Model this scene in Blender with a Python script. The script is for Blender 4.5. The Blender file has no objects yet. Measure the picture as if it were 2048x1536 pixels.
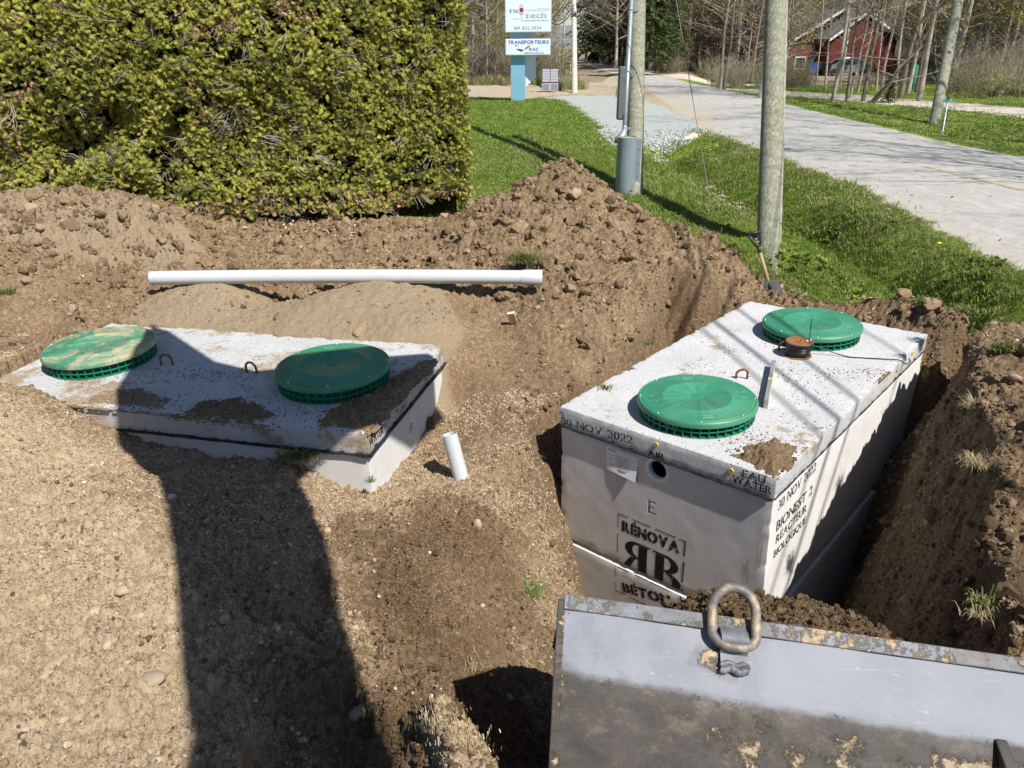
import bpy, bmesh, math, random
import numpy as np
from mathutils import Vector, Matrix, Euler, Quaternion

random.seed(7)
rng = np.random.default_rng(7)
SC = bpy.context.scene
COL = SC.collection

# ------------------------------------------------------------------ camera, sky, sun
PITCH, ROLL, FOC = 0.4224, math.radians(-0.6), 1500.0
CAM = np.array([0.0, 0.0, 1.97])
_f = np.array([0, math.cos(PITCH), -math.sin(PITCH)])
_u0 = np.array([0, math.sin(PITCH), math.cos(PITCH)])
_x0 = np.array([1.0, 0, 0])
_r = math.cos(ROLL) * _x0 + math.sin(ROLL) * _u0
_u = -math.sin(ROLL) * _x0 + math.cos(ROLL) * _u0
cd = bpy.data.cameras.new('camera')
cam = bpy.data.objects.new('camera', cd)
COL.objects.link(cam)
cd.sensor_width = 36.0
cd.lens = 36.0 * FOC / 2048.0
cd.clip_start = 0.05
cd.clip_end = 4000.0
cam.matrix_world = Matrix(((_r[0], _u[0], -_f[0], CAM[0]), (_r[1], _u[1], -_f[1], CAM[1]), (_r[2], _u[2], -_f[2], CAM[2]), (0, 0, 0, 1)))
SC.camera = cam
SUN_EL, SUN_AZ = math.radians(53), math.radians(-49.5)          # azimuth counted from +X
SUN = np.array([math.cos(SUN_EL) * math.cos(SUN_AZ), math.cos(SUN_EL) * math.sin(SUN_AZ), math.sin(SUN_EL)])
world = bpy.data.worlds.new('World')
SC.world = world
world.use_nodes = True
wt = world.node_tree
wt.nodes.clear()
sky = wt.nodes.new('ShaderNodeTexSky')
sky.sky_type = 'NISHITA'
sky.sun_disc = False
sky.sun_elevation = SUN_EL
sky.sun_rotation = math.radians(90) - SUN_AZ
sky.air_density = 1.0
sky.dust_density = 0.2
sky.ozone_density = 2.5
bg = wt.nodes.new('ShaderNodeBackground')
bg.inputs['Strength'].default_value = 0.072
wo = wt.nodes.new('ShaderNodeOutputWorld')
wt.links.new(sky.outputs[0], bg.inputs[0])
wt.links.new(bg.outputs[0], wo.inputs[0])
ld = bpy.data.lights.new('sun', 'SUN')
ld.energy = 5.0
ld.angle = math.radians(0.55)
ld.color = (1.0, 0.955, 0.88)
sun = bpy.data.objects.new('sun', ld)
COL.objects.link(sun)
sun.rotation_euler = Vector(SUN.tolist()).to_track_quat('Z', 'Y').to_euler()
SC.view_settings.view_transform = 'Standard'
SC.view_settings.look = 'None'
SC.view_settings.gamma = 1.0
SC.view_settings.use_curve_mapping = False
SC.view_settings.exposure = 0.5
SC.cycles.max_bounces = 6
SC.cycles.transparent_max_bounces = 8


def Pz(px, py, z):
    d = _f + _r * (px - 1024) / FOC + _u * (768 - py) / FOC
    return CAM + d * (z - CAM[2]) / d[2]


def Pd(px, py, dd):
    return CAM + dd * (_f + _r * (px - 1024) / FOC + _u * (768 - py) / FOC)


# ------------------------------------------------------------------ material helpers
class NT:
    def __init__(s, name):
        s.m = bpy.data.materials.new(name)
        s.m.use_nodes = True
        s.t = s.m.node_tree
        s.t.nodes.clear()
        s.out = s.t.nodes.new('ShaderNodeOutputMaterial')
        s.b = s.t.nodes.new('ShaderNodeBsdfPrincipled')
        s.t.links.new(s.b.outputs[0], s.out.inputs[0])
        s.tc = s.t.nodes.new('ShaderNodeTexCoord')
        s._bump = None

    def new(s, typ, **kw):
        n = s.t.nodes.new(typ)
        for k, v in kw.items():
            setattr(n, k, v)
        return n

    def link(s, a, b):
        s.t.links.new(a, b)

    def setv(s, sock, v):
        if isinstance(v, bpy.types.NodeSocket):
            s.link(v, sock)
        elif isinstance(v, (tuple, list)) and len(v) == 3 and sock.type == 'RGBA':
            sock.default_value = (*v, 1)
        else:
            sock.default_value = v

    def noise(s, scale, detail=4, rough=0.6, coord='Object', dist=0.0, vscale=None):
        n = s.new('ShaderNodeTexNoise')
        n.inputs['Scale'].default_value = scale
        n.inputs['Detail'].default_value = detail
        n.inputs['Roughness'].default_value = rough
        n.inputs['Distortion'].default_value = dist
        c = s.tc.outputs[coord] if isinstance(coord, str) else coord
        if vscale:
            mp = s.new('ShaderNodeMapping')
            s.link(c, mp.inputs[0])
            mp.inputs['Scale'].default_value = vscale
            c = mp.outputs[0]
        s.link(c, n.inputs['Vector'])
        return n.outputs['Fac']

    def voro(s, scale, feature='F1', coord='Object', out='Distance', vscale=None):
        n = s.new('ShaderNodeTexVoronoi', feature=feature)
        n.inputs['Scale'].default_value = scale
        c = s.tc.outputs[coord]
        if vscale:
            mp = s.new('ShaderNodeMapping')
            s.link(c, mp.inputs[0])
            mp.inputs['Scale'].default_value = vscale
            c = mp.outputs[0]
        s.link(c, n.inputs['Vector'])
        return n.outputs[out]

    def ramp(s, fac, stops, interp='LINEAR'):
        n = s.new('ShaderNodeValToRGB')
        n.color_ramp.interpolation = interp
        el = n.color_ramp.elements
        while len(el) > 1:
            el.remove(el[-1])
        for i, (p, c) in enumerate(stops):
            e = el[0] if i == 0 else el.new(p)
            e.position = p
            if isinstance(c, (int, float)):
                c = (c, c, c)
            e.color = (*c, 1)
        s.setv(n.inputs[0], fac)
        return n.outputs[0]

    def mix(s, fac, a, b, mode='MIX'):
        n = s.new('ShaderNodeMix', data_type='RGBA', blend_type=mode)
        s.setv(n.inputs['Factor'], fac)
        s.setv(n.inputs[6], a)
        s.setv(n.inputs[7], b)
        return n.outputs[2]

    def math(s, op, a, b=0.0, clamp=False):
        n = s.new('ShaderNodeMath', operation=op, use_clamp=clamp)
        s.setv(n.inputs[0], a)
        s.setv(n.inputs[1], b)
        return n.outputs[0]

    def attr(s, name):
        n = s.new('ShaderNodeAttribute', attribute_name=name)
        return n.outputs['Fac']

    def rnd(s):
        return s.new('ShaderNodeObjectInfo').outputs['Random']

    def col(s, v):
        s.setv(s.b.inputs['Base Color'], v)

    def rough(s, v):
        s.setv(s.b.inputs['Roughness'], v)

    def spec(s, v):
        s.b.inputs['Specular IOR Level'].default_value = v

    def metal(s, v):
        s.setv(s.b.inputs['Metallic'], v)

    def bump(s, h, strength=0.5, dist=0.01):
        n = s.new('ShaderNodeBump')
        n.inputs['Strength'].default_value = strength
        n.inputs['Distance'].default_value = dist
        s.setv(n.inputs['Height'], h)
        if s._bump is not None:
            s.link(s._bump, n.inputs['Normal'])
        s._bump = n.outputs[0]
        s.link(s._bump, s.b.inputs['Normal'])

    def wear(s, fac):
        """paint missing where fac is 1"""
        tr = s.new('ShaderNodeBsdfTransparent')
        mx = s.new('ShaderNodeMixShader')
        s.setv(mx.inputs[0], fac)
        s.link(s.b.outputs[0], mx.inputs[1])
        s.link(tr.outputs[0], mx.inputs[2])
        s.link(mx.outputs[0], s.out.inputs[0])

    def leafy(s, amount=0.35, color=None):
        tl = s.new('ShaderNodeBsdfTranslucent')
        if color is not None:
            s.setv(tl.inputs[0], color)
        mx = s.new('ShaderNodeMixShader')
        mx.inputs[0].default_value = amount
        s.link(s.b.outputs[0], mx.inputs[1])
        s.link(tl.outputs[0], mx.inputs[2])
        s.link(mx.outputs[0], s.out.inputs[0])


M = {}


def plain(name, col, rough=0.6, spec=0.4, metal=0.0, var=0.12, scale=8.0, bump=0.0):
    n = NT(name)
    f = n.noise(scale, 5, 0.65)
    lo = tuple(c * (1 - var) for c in col)
    hi = tuple(min(1, c * (1 + var)) for c in col)
    n.col(n.ramp(f, [(0.3, lo), (0.7, hi)]))
    n.rough(rough)
    n.spec(spec)
    n.metal(metal)
    if bump:
        n.bump(n.noise(scale * 6, 4, 0.6), bump, 0.004)
    M[name] = n.m
    return n.m


# ---- soil
def soil_mat():
    n = NT('soil')
    damp = n.attr('damp')
    sand = n.attr('sand')
    n1 = n.noise(2.2, 6, 0.7)
    n2 = n.noise(38, 6, 0.75)
    n3 = n.noise(230, 3, 0.7)
    brown = n.ramp(n2, [(0.22, (0.12, 0.077, 0.043)), (0.5, (0.235, 0.159, 0.092)), (0.75, (0.37, 0.262, 0.162))])
    dry = n.ramp(n2, [(0.22, (0.21, 0.143, 0.082)), (0.5, (0.36, 0.262, 0.162)), (0.78, (0.5, 0.38, 0.25))])
    fine = n.ramp(n3, [(0.25, (0.25, 0.187, 0.118)), (0.6, (0.36, 0.28, 0.184)), (0.8, (0.47, 0.38, 0.262))])
    pale = n.ramp(n2, [(0.22, (0.34, 0.245, 0.148)), (0.5, (0.54, 0.413, 0.268)), (0.78, (0.71, 0.57, 0.4))])
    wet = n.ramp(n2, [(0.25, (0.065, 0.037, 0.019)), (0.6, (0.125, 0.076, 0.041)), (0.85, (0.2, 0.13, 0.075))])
    c = n.mix(n.ramp(n.math('ADD', n.math('MULTIPLY', n1, 0.6), n.math('MULTIPLY', n2, 0.4)), [(0.45, 0), (0.66, 1)]), brown, dry)
    nz = n.math('MULTIPLY', n.math('SUBTRACT', n1, 0.5), 0.9)
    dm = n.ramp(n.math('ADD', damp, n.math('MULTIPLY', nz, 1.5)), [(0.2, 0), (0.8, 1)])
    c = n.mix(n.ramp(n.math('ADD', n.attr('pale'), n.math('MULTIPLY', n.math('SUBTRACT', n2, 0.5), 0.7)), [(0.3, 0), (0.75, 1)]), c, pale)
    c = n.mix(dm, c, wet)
    sd = n.ramp(n.math('ADD', sand, n.math('MULTIPLY', nz, 0.7)), [(0.35, 0), (0.62, 1)])
    c = n.mix(sd, c, fine)
    # stony grains
    v = n.voro(120, out='Color')
    g = n.ramp(v, [(0.0, 0), (0.86, 0), (0.9, 1)])
    c = n.mix(n.math('MULTIPLY', g, n.math('SUBTRACT', 0.5, n.math('MULTIPLY', dm, 0.32))), c, (0.58, 0.5, 0.4))
    n.col(c)
    n.rough(0.95)
    n.spec(0.12)
    n.bump(n.noise(60, 8, 0.85), 1.0, 0.014)
    n.bump(n.math('SUBTRACT', 1.0, n.voro(95)), 0.55, 0.006)
    n.bump(n.math('SUBTRACT', 1.0, n.voro(260)), 0.6, 0.0028)
    M['soil'] = n.m


soil_mat()


def clod_mat(name, stops, sc=60):
    n = NT(name)
    r = n.rnd()
    nn = n.noise(sc, 5, 0.7)
    c = n.ramp(r, stops)
    c = n.mix(n.ramp(nn, [(0.3, 0.0), (0.8, 0.45)]), c, (0.36, 0.27, 0.17))
    n.col(c)
    n.rough(0.95)
    n.spec(0.12)
    n.bump(n.noise(90, 6, 0.8), 0.9, 0.006)
    M[name] = n.m


clod_mat('clod', [(0, (0.09, 0.057, 0.031)), (0.4, (0.19, 0.126, 0.073)), (0.8, (0.32, 0.225, 0.139)), (1, (0.43, 0.325, 0.21))])
clod_mat('pale_clod', [(0, (0.28, 0.2, 0.12)), (0.3, (0.46, 0.35, 0.23)), (0.75, (0.62, 0.495, 0.35)), (1, (0.76, 0.65, 0.51))])
clod_mat('dark_clod', [(0, (0.06, 0.034, 0.018)), (0.6, (0.12, 0.073, 0.04)), (1, (0.21, 0.14, 0.083))])
n = NT('pebble')
r_ = n.rnd()
n.col(n.mix(n.ramp(n.noise(40, 4), [(0.35, 0), (0.7, 0.5)]), n.ramp(r_, [(0, (0.25, 0.2, 0.15)), (0.3, (0.42, 0.34, 0.25)), (0.6, (0.5, 0.43, 0.34)), (0.85, (0.33, 0.3, 0.27)), (0.97, (0.68, 0.66, 0.62))], 'CONSTANT'), (0.4, 0.31, 0.21)))
n.rough(0.8); n.spec(0.25); n.bump(n.noise(70, 4), 0.3, 0.003)
M['pebble'] = n.m
n = NT('stone')
n.col(n.mix(n.ramp(n.noise(14, 6), [(0.42, 0), (0.62, 0.85)]), n.ramp(n.rnd(), [(0, (0.38, 0.29, 0.19)), (0.5, (0.46, 0.36, 0.24)), (1, (0.3, 0.25, 0.2))]), (0.3, 0.22, 0.15)))
n.rough(0.85); n.spec(0.2); n.bump(n.noise(30, 6, 0.7), 0.6, 0.008)
M['stone'] = n.m

# ---- grass / lawn
n = NT('lawn')
a1 = n.noise(0.8, 5, 0.7); a2 = n.noise(26, 6, 0.8)
c = n.ramp(a2, [(0.25, (0.11, 0.15, 0.025)), (0.5, (0.19, 0.26, 0.04)), (0.72, (0.26, 0.32, 0.065)), (0.85, (0.34, 0.33, 0.14))])
c = n.mix(n.ramp(a1, [(0.45, 0), (0.75, 0.45)]), c, (0.16, 0.19, 0.05))
bare = n.attr('damp')
c = n.mix(n.ramp(n.math('ADD', bare, n.math('MULTIPLY', n.math('SUBTRACT', a2, 0.5), 0.8)), [(0.45, 0), (0.7, 1)]), c, (0.26, 0.19, 0.12))
n.col(c); n.rough(0.9); n.spec(0.15); n.bump(n.noise(60, 6, 0.8), 1.0, 0.02)
M['lawn'] = n.m
n = NT('grass_blade')
gi = n.rnd()
gc = n.ramp(gi, [(0, (0.09, 0.155, 0.025)), (0.35, (0.15, 0.235, 0.034)), (0.7, (0.215, 0.3, 0.048)), (0.93, (0.3, 0.36, 0.09)), (1, (0.5, 0.44, 0.22))])
n.col(gc); n.rough(0.6); n.spec(0.25); n.leafy(0.3, gc)
M['grass_blade'] = n.m
n = NT('torn_grass')
gc = n.ramp(n.new('ShaderNodeNewGeometry').outputs['Random Per Island'], [(0, (0.06, 0.08, 0.02)), (0.4, (0.12, 0.15, 0.035)), (0.7, (0.2, 0.21, 0.07)), (1, (0.33, 0.28, 0.14))])
n.col(gc); n.rough(0.7); n.spec(0.2); n.leafy(0.2, gc)
M['torn_grass'] = n.m
n = NT('dry_grass')
gc = n.ramp(n.rnd(), [(0, (0.36, 0.29, 0.16)), (0.5, (0.45, 0.38, 0.22)), (0.8, (0.2, 0.26, 0.08)), (1, (0.13, 0.22, 0.05))])
n.col(gc); n.rough(0.7); n.spec(0.2); n.leafy(0.25, gc)
M['dry_grass'] = n.m
n = NT('straw')
gc = n.ramp(n.new('ShaderNodeNewGeometry').outputs['Random Per Island'], [(0, (0.3, 0.23, 0.13)), (0.5, (0.48, 0.38, 0.23)), (1, (0.62, 0.52, 0.36))])
n.col(gc); n.rough(0.8); n.spec(0.15)
M['straw'] = n.m
plain('print_dim', (0.3, 0.32, 0.33), 0.7)
plain('dandelion', (0.75, 0.62, 0.03), 0.7)

# ---- road, gravel
n = NT('asphalt')
a = n.noise(0.35, 6, 0.7, vscale=(1.6, 0.35, 1)); b = n.noise(90, 4, 0.8); st = n.noise(1.2, 6, 0.75, vscale=(3.0, 0.25, 1))
c = n.ramp(b, [(0.2, (0.26, 0.25, 0.23)), (0.5, (0.42, 0.405, 0.372)), (0.8, (0.56, 0.54, 0.5))])
c = n.mix(n.ramp(a, [(0.4, 0), (0.7, 0.6)]), c, (0.42, 0.41, 0.385))
c = n.mix(n.ramp(n.noise(14, 6, 0.85), [(0.35, 0.5), (0.6, 0)]), c, (0.17, 0.165, 0.16))
c = n.mix(n.ramp(st, [(0.52, 0), (0.72, 0.3)]), c, (0.24, 0.235, 0.23))
c = n.mix(n.ramp(n.noise(2.6, 7, 0.8, vscale=(2.2, 0.3, 1)), [(0.5, 0), (0.7, 0.55)]), c, (0.52, 0.505, 0.48))
ck = n.voro(0.9, 'DISTANCE_TO_EDGE', vscale=(1.0, 0.45, 1))
ckn = n.ramp(n.math('ADD', ck, n.math('MULTIPLY', n.math('SUBTRACT', n.noise(5, 5, 0.7), 0.5), 0.12)), [(0.0, 1), (0.008, 1), (0.016, 0)])
crk = n.math('MULTIPLY', ckn, n.ramp(n.noise(0.4, 3), [(0.55, 0), (0.7, .6)]))
c = n.mix(n.math('MULTIPLY', crk, 0.75), c, (0.07, 0.065, 0.06))
edge = n.attr('damp')
c = n.mix(n.ramp(n.math('ADD', edge, n.math('MULTIPLY', n.math('SUBTRACT', n.noise(3, 6, 0.7), 0.5), 1.2)), [(0.4, 0), (0.8, 0.85)]), c, (0.4, 0.345, 0.275))
n.col(c); n.rough(0.9); n.spec(0.2); n.bump(b, 0.5, 0.004); n.bump(crk, -0.6, 0.01)
M['asphalt'] = n.m


def gravel(name, lo, hi, sc=45):
    n = NT(name)
    v = n.voro(sc, out='Color'); b = n.noise(1.0, 6, 0.7)
    c = n.ramp(v, [(0.1, lo), (0.9, hi)])
    c = n.mix(n.ramp(b, [(0.4, 0), (0.7, 0.5)]), c, tuple(x * 0.85 for x in hi))
    n.col(c); n.rough(0.95); n.spec(0.15)
    n.bump(n.voro(sc), 0.7, 0.02)
    M[name] = n.m


gravel('pale_gravel', (0.25, 0.275, 0.26), (0.46, 0.49, 0.465))
gravel('tan_gravel', (0.3, 0.24, 0.17), (0.5, 0.42, 0.32))
gravel('path_gravel', (0.42, 0.36, 0.29), (0.64, 0.58, 0.49))
n = NT('gravel_stone')
n.col(n.ramp(n.rnd(), [(0, (0.2, 0.215, 0.205)), (1, (0.48, 0.5, 0.48))])); n.rough(0.9)
M['gravel_stone'] = n.m


# ---- concrete
def concrete(name, base, top=False, sandy=0.0, grime=0.25):
    n = NT(name)
    a = n.noise(3, 6, 0.7); b = n.noise(130, 5, 0.8); d = n.noise(26, 5, 0.8)
    c = n.ramp(a, [(0.3, tuple(x * 0.86 for x in base)), (0.7, tuple(min(1, x * 1.08) for x in base))])
    v = n.noise(9, 5, 0.7, vscale=(1, 1, 0.12))
    if top:
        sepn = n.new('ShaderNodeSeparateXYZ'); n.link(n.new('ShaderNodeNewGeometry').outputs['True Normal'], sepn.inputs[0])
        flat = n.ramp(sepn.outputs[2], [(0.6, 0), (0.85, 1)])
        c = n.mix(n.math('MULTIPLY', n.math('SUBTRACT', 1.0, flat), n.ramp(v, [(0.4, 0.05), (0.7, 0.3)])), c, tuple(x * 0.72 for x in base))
        c = n.mix(n.math('MULTIPLY', flat, n.ramp(b, [(0.36, 0.7), (0.5, 0)])), c, tuple(x * 0.5 for x in base))
        c = n.mix(n.ramp(n.noise(60, 5, 0.8), [(0.36, 0.4), (0.47, 0)]), c, (0.33, 0.29, 0.24))
        n.bump(b, 1.0, 0.006)
        n.bump(d, 0.8, 0.01)
    else:
        c = n.mix(n.ramp(n.noise(1.7, 6, 0.75), [(0.42, 0), (0.7, 0.4)]), c, tuple(x * 0.78 for x in base))
        c = n.mix(n.ramp(n.noise(22, 4, 0.7, vscale=(1, 1, 0.05)), [(0.6, 0), (0.75, 0.3)]), c, tuple(min(1, x * 1.25) for x in base))
        c = n.mix(n.ramp(v, [(0.45, 0), (0.7, grime)]), c, tuple(x * 0.72 for x in base))
        c = n.mix(n.ramp(n.noise(170, 2), [(0.2, 0.7), (0.28, 0)]), c, tuple(x * 0.45 for x in base))
        n.bump(d, 0.25, 0.003)
        n.bump(b, 0.25, 0.0015)
    if sandy:
        s1 = n.noise(2.6, 7, 0.72)
        m = n.ramp(n.math('ADD', s1, n.math('MULTIPLY', n.math('SUBTRACT', d, 0.5), 0.35)), [(0.62 - sandy, 0), (0.70 - sandy, 1)])
        c = n.mix(m, c, n.ramp(b, [(0.3, (0.24, 0.18, 0.12)), (0.7, (0.46, 0.37, 0.26))]))
    n.col(c); n.rough(0.92); n.spec(0.2)
    M[name] = n.m


concrete('concrete_top', (0.61, 0.615, 0.63), top=True, sandy=0.02)
concrete('concrete_top_sandy', (0.56, 0.565, 0.575), top=True, sandy=0.09)
concrete('concrete_wall', (0.67, 0.665, 0.65))
plain('sealant', (0.02, 0.02, 0.022), 0.6, 0.4, bump=0.6, scale=30)
plain('white_plastic', (0.76, 0.77, 0.78), 0.4, 0.5, var=0.05)
plain('yellow_plastic', (0.72, 0.5, 0.04), 0.5, 0.5)
plain('black_void', (0.006, 0.006, 0.007), 0.7, 0.2)
plain('rust', (0.22, 0.09, 0.045), 0.85, 0.2, var=0.4, scale=40, bump=0.5)
n = NT('pvc')
mud = n.ramp(n.noise(5, 6, 0.7, vscale=(1, 3, 3)), [(0.54, 0), (0.72, 0.55)])
n.col(n.mix(mud, (0.5, 0.52, 0.53), (0.46, 0.37, 0.25))); n.rough(0.42); n.spec(0.5)
M['pvc'] = n.m


def spray_paint(name, col, lo=0.36, hi=0.5):
    n = NT(name)
    n.col(col); n.rough(0.8); n.spec(0.2)
    f = n.noise(75, 6, 0.8)
    g = n.noise(9, 3, 0.6)
    n.wear(n.ramp(n.math('ADD', n.math('MULTIPLY', f, 0.6), n.math('MULTIPLY', g, 0.4)), [(lo, 0.05), (hi, 0.15), (hi + 0.12, 0.85)]))
    M[name] = n.m


spray_paint('black_spray', (0.015, 0.015, 0.017), 0.54, 0.62)
spray_paint('faint_spray', (0.045, 0.045, 0.05), 0.46, 0.56)


# ---- green plastic covers
def cover_mat(name, dirt):
    n = NT(name)
    a = n.noise(4, 5, 0.6)
    g = n.ramp(a, [(0.3, (0.012, 0.17, 0.095)), (0.7, (0.02, 0.235, 0.135))])
    # faint chalky rays around the middle of the cover
    sep = n.new('ShaderNodeSeparateXYZ'); n.link(n.tc.outputs['Object'], sep.inputs[0])
    ang = n.math('ARCTAN2', sep.outputs[1], sep.outputs[0])
    ln = n.new('ShaderNodeCombineXYZ'); n.link(n.math('MULTIPLY', ang, 5.0), ln.inputs[0])
    rad = n.math('SQRT', n.math('ADD', n.math('MULTIPLY', sep.outputs[0], sep.outputs[0]), n.math('MULTIPLY', sep.outputs[1], sep.outputs[1])))
    n.link(n.math('MULTIPLY', rad, 1.5), ln.inputs[1])
    rays = n.noise(2.2, 4, 0.6, coord=ln.outputs[0])
    msk = n.ramp(rad, [(0.02, 0.0), (0.06, 0.55), (0.2, 0.35), (0.3, 0.0)])
    g = n.mix(n.math('MULTIPLY', n.ramp(rays, [(0.45, 0), (0.7, 1)]), msk), g, (0.1, 0.4, 0.28))
    dm = n.ramp(n.math('ADD', n.noise(5, 9, 0.8, dist=0.6), dirt), [(0.52, 0.04), (0.6, 0.3), (0.7, .92)])
    dm = n.math('MAXIMUM', dm, n.ramp(n.noise(1.7, 6, .7), [(.35, 0.0), (.7, .13)]))
    g = n.mix(dm, g, (0.46, 0.36, 0.24))
    n.col(g); n.spec(0.4)
    n.rough(n.ramp(dm, [(0, 0.42), (1, 0.9)]))
    n.bump(n.noise(200, 3), 0.08, 0.002)
    M[name] = n.m


cover_mat('green_cover', -0.12)
cover_mat('green_cover_sandy', 0.085)
plain('green_ring', (0.012, 0.17, 0.095), 0.5, 0.4)
plain('steel', (0.5, 0.5, 0.5), 0.35, 0.5, 0.9)
plain('brown_board', (0.24, 0.12, 0.05), 0.7, 0.3, var=0.25)
plain('orange_core', (0.42, 0.13, 0.025), 0.6, 0.3)
plain('black_cable', (0.015, 0.015, 0.02), 0.35, 0.5)
plain('aluminium', (0.55, 0.56, 0.56), 0.4, 0.5, 0.7, scale=30)
plain('yellow_label', (0.7, 0.62, 0.2), 0.5)
plain('paper', (0.78, 0.79, 0.8), 0.6, var=0.03)
plain('print_blue', (0.03, 0.09, 0.4), 0.6)
plain('print_grey', (0.2, 0.2, 0.22), 0.7)
plain('print_pale', (0.42, 0.44, 0.46), 0.7)
plain('print_red', (0.3, 0.02, 0.02), 0.6)
plain('print_brown', (0.24, 0.16, 0.09), 0.6)
plain('print_orange', (0.6, 0.3, 0.1), 0.6)

# ---- bucket steel
n = NT('bucket_steel')
a = n.noise(4, 8, 0.75); b = n.noise(14, 8, 0.8, vscale=(1, 1, 1)); sc_ = n.noise(60, 4, 0.8, vscale=(0.25, 1, 1))
c = n.ramp(b, [(0.3, (0.05, 0.06, 0.085)), (0.6, (0.095, 0.108, 0.14)), (0.8, (0.19, 0.2, 0.23))])
c = n.mix(n.ramp(sc_, [(0.58, 0), (0.75, 0.5)]), c, (0.22, 0.23, 0.25))
mud_in = n.attr('mud')
mm = n.ramp(n.math('ADD', n.math('ADD', n.math('MULTIPLY', a, 0.55), n.math('MULTIPLY', b, 0.45)), mud_in), [(0.56, 0), (0.6, 1)])
low_ = n.attr('low')
c = n.mix(n.math('MULTIPLY', n.math('SUBTRACT', 1.0, n.attr('low')), n.ramp(n.noise(7, 8, .75), [(.3, .25), (.7, .8)])), c, (0.25, 0.265, 0.3))
for sv_, sc2 in (((0.12, 3.2, 3.2), 26), ((1.4, 2.6, .3), 22), ((.5, .2, 3.0), 24)):
    c = n.mix(n.ramp(n.noise(sc2, 3, 0.55, vscale=sv_), [(0.69, 0), (0.74, 0.42)]), c, (0.36, 0.37, 0.38))
mfilm = n.ramp(n.math('ADD', n.noise(2.5, 6, 0.7), n.math('ADD', n.math('MULTIPLY', mud_in, 1.2), n.math('SUBTRACT', n.math('MULTIPLY', low_, .45), .15))), [(0.36, 0), (0.56, 0.96)])
c = n.mix(mfilm, c, n.ramp(n.noise(9, 8, .8, vscale=(1, 1.6, 1.6)), [(.38, (0.014, 0.012, 0.01)), (.54, (.038, .028, .019)), (.74, (.15, .108, .066))]))
c = n.mix(mm, c, n.ramp(n.noise(50, 5), [(0.3, (0.23, 0.17, 0.105)), (0.7, (0.46, 0.37, 0.25))]))
n.col(c); n.spec(0.6)
n.metal(0.0)
scr = n.noise(40, 3, 0.6, vscale=(0.04, 1, 1))
n.bump(scr, 0.15, 0.0015)
n.rough(n.mix(mm, n.ramp(b, [(0.3, 0.48), (0.7, 0.72)]), (0.95, 0.95, 0.95)))
n.bump(mm, 0.8, 0.006); n.bump(n.noise(45, 6, 0.8), 0.35, 0.003)
M['bucket_steel'] = n.m
n = NT('worn_ring')
c = n.mix(n.ramp(n.noise(18, 7, 0.75), [(0.45, 0), (0.62, 1)]), (0.13, 0.12, 0.12), (0.4, 0.32, 0.22))
c = n.mix(n.ramp(n.noise(30, 5, 0.7), [(0.55, 0), (0.7, 0.7)]), c, (0.2, 0.1, 0.055))
n.col(c); n.rough(0.6); n.metal(0.2); n.bump(n.noise(50, 6), 0.6, 0.003)
M['worn_ring'] = n.m

# ---- poles and metal street things
n = NT('pole_wood')
g = n.noise(14, 7, 0.75, vscale=(3, 3, 0.16)); k = n.noise(3.2, 5, 0.6, vscale=(1.4, 1.4, 0.7))
wv = n.new('ShaderNodeTexWave', wave_type='RINGS', rings_direction='Y')
wv.inputs['Scale'].default_value = 2.4; wv.inputs['Distortion'].default_value = 9; wv.inputs['Detail'].default_value = 4
n.link(n.tc.outputs['Object'], wv.inputs[0])
c = n.ramp(g, [(0.3, (0.115, 0.12, 0.088)), (0.5, (0.25, 0.25, 0.19)), (0.66, (0.4, 0.39, 0.31))])
c = n.mix(n.ramp(wv.outputs['Fac'], [(0.0, 0.45), (0.35, 0)]), c, (0.16, 0.165, 0.11))
c = n.mix(n.ramp(k, [(0.5, 0), (0.75, 0.5)]), c, (0.2, 0.235, 0.17))
chk = n.noise(30, 4, 0.7, vscale=(2.4, 2.4, 0.1))
c = n.mix(n.ramp(chk, [(0.3, 0.85), (0.4, 0)]), c, (0.06, 0.06, 0.04))
n.col(c); n.rough(0.9); n.spec(0.15); n.bump(g, 0.8, 0.01); n.bump(chk, 0.8, 0.006)
M['pole_wood'] = n.m
plain('pale_pole', (0.46, 0.43, 0.38), 0.9, 0.2, var=0.25, scale=6)
plain('galvanised', (0.3, 0.35, 0.39), 0.45, 0.5, 0.35, var=0.15, scale=14)
plain('grey_duct', (0.22, 0.27, 0.3), 0.5, 0.5, 0.1, var=0.08, scale=4)
plain('grey_paint', (0.13, 0.15, 0.15), 0.55, 0.4)
plain('grey_wood', (0.33, 0.32, 0.27), 0.9, 0.2, var=0.3, scale=12)
plain('wire', (0.03, 0.03, 0.03), 0.6, 0.4)
plain('guy_steel', (0.13, 0.14, 0.13), 0.6, 0.5, 0.4)
plain('sign_blue', (0.19, 0.4, 0.55), 0.5, 0.4, var=0.05, scale=2)
plain('sign_blue_pale', (0.5, 0.57, 0.68), 0.5, 0.4, var=0.05, scale=2)  # paler blue of the fin
plain('sign_panel', (0.66, 0.74, 0.82), 0.35, 0.5, var=0.03, scale=2)
plain('sign_frame', (0.62, 0.64, 0.66), 0.4, 0.5, 0.2)
plain('dark_red', (0.14, 0.05, 0.04), 0.7)
plain('box_grey', (0.42, 0.45, 0.5), 0.6, var=0.08)
plain('box_louvre', (0.2, 0.22, 0.25), 0.6)
plain('mail_green', (0.02, 0.1, 0.07), 0.5)
plain('mail_blue', (0.03, 0.13, 0.24), 0.5)
plain('road_yellow', (0.5, 0.4, 0.12), 0.8, var=0.3, scale=12)
plain('shovel_wood', (0.36, 0.26, 0.15), 0.7, var=0.2, scale=15)
plain('shovel_black', (0.03, 0.03, 0.03), 0.5)
plain('shovel_steel', (0.07, 0.065, 0.06), 0.7, 0.3, 0.0, var=0.4, scale=15)
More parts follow.
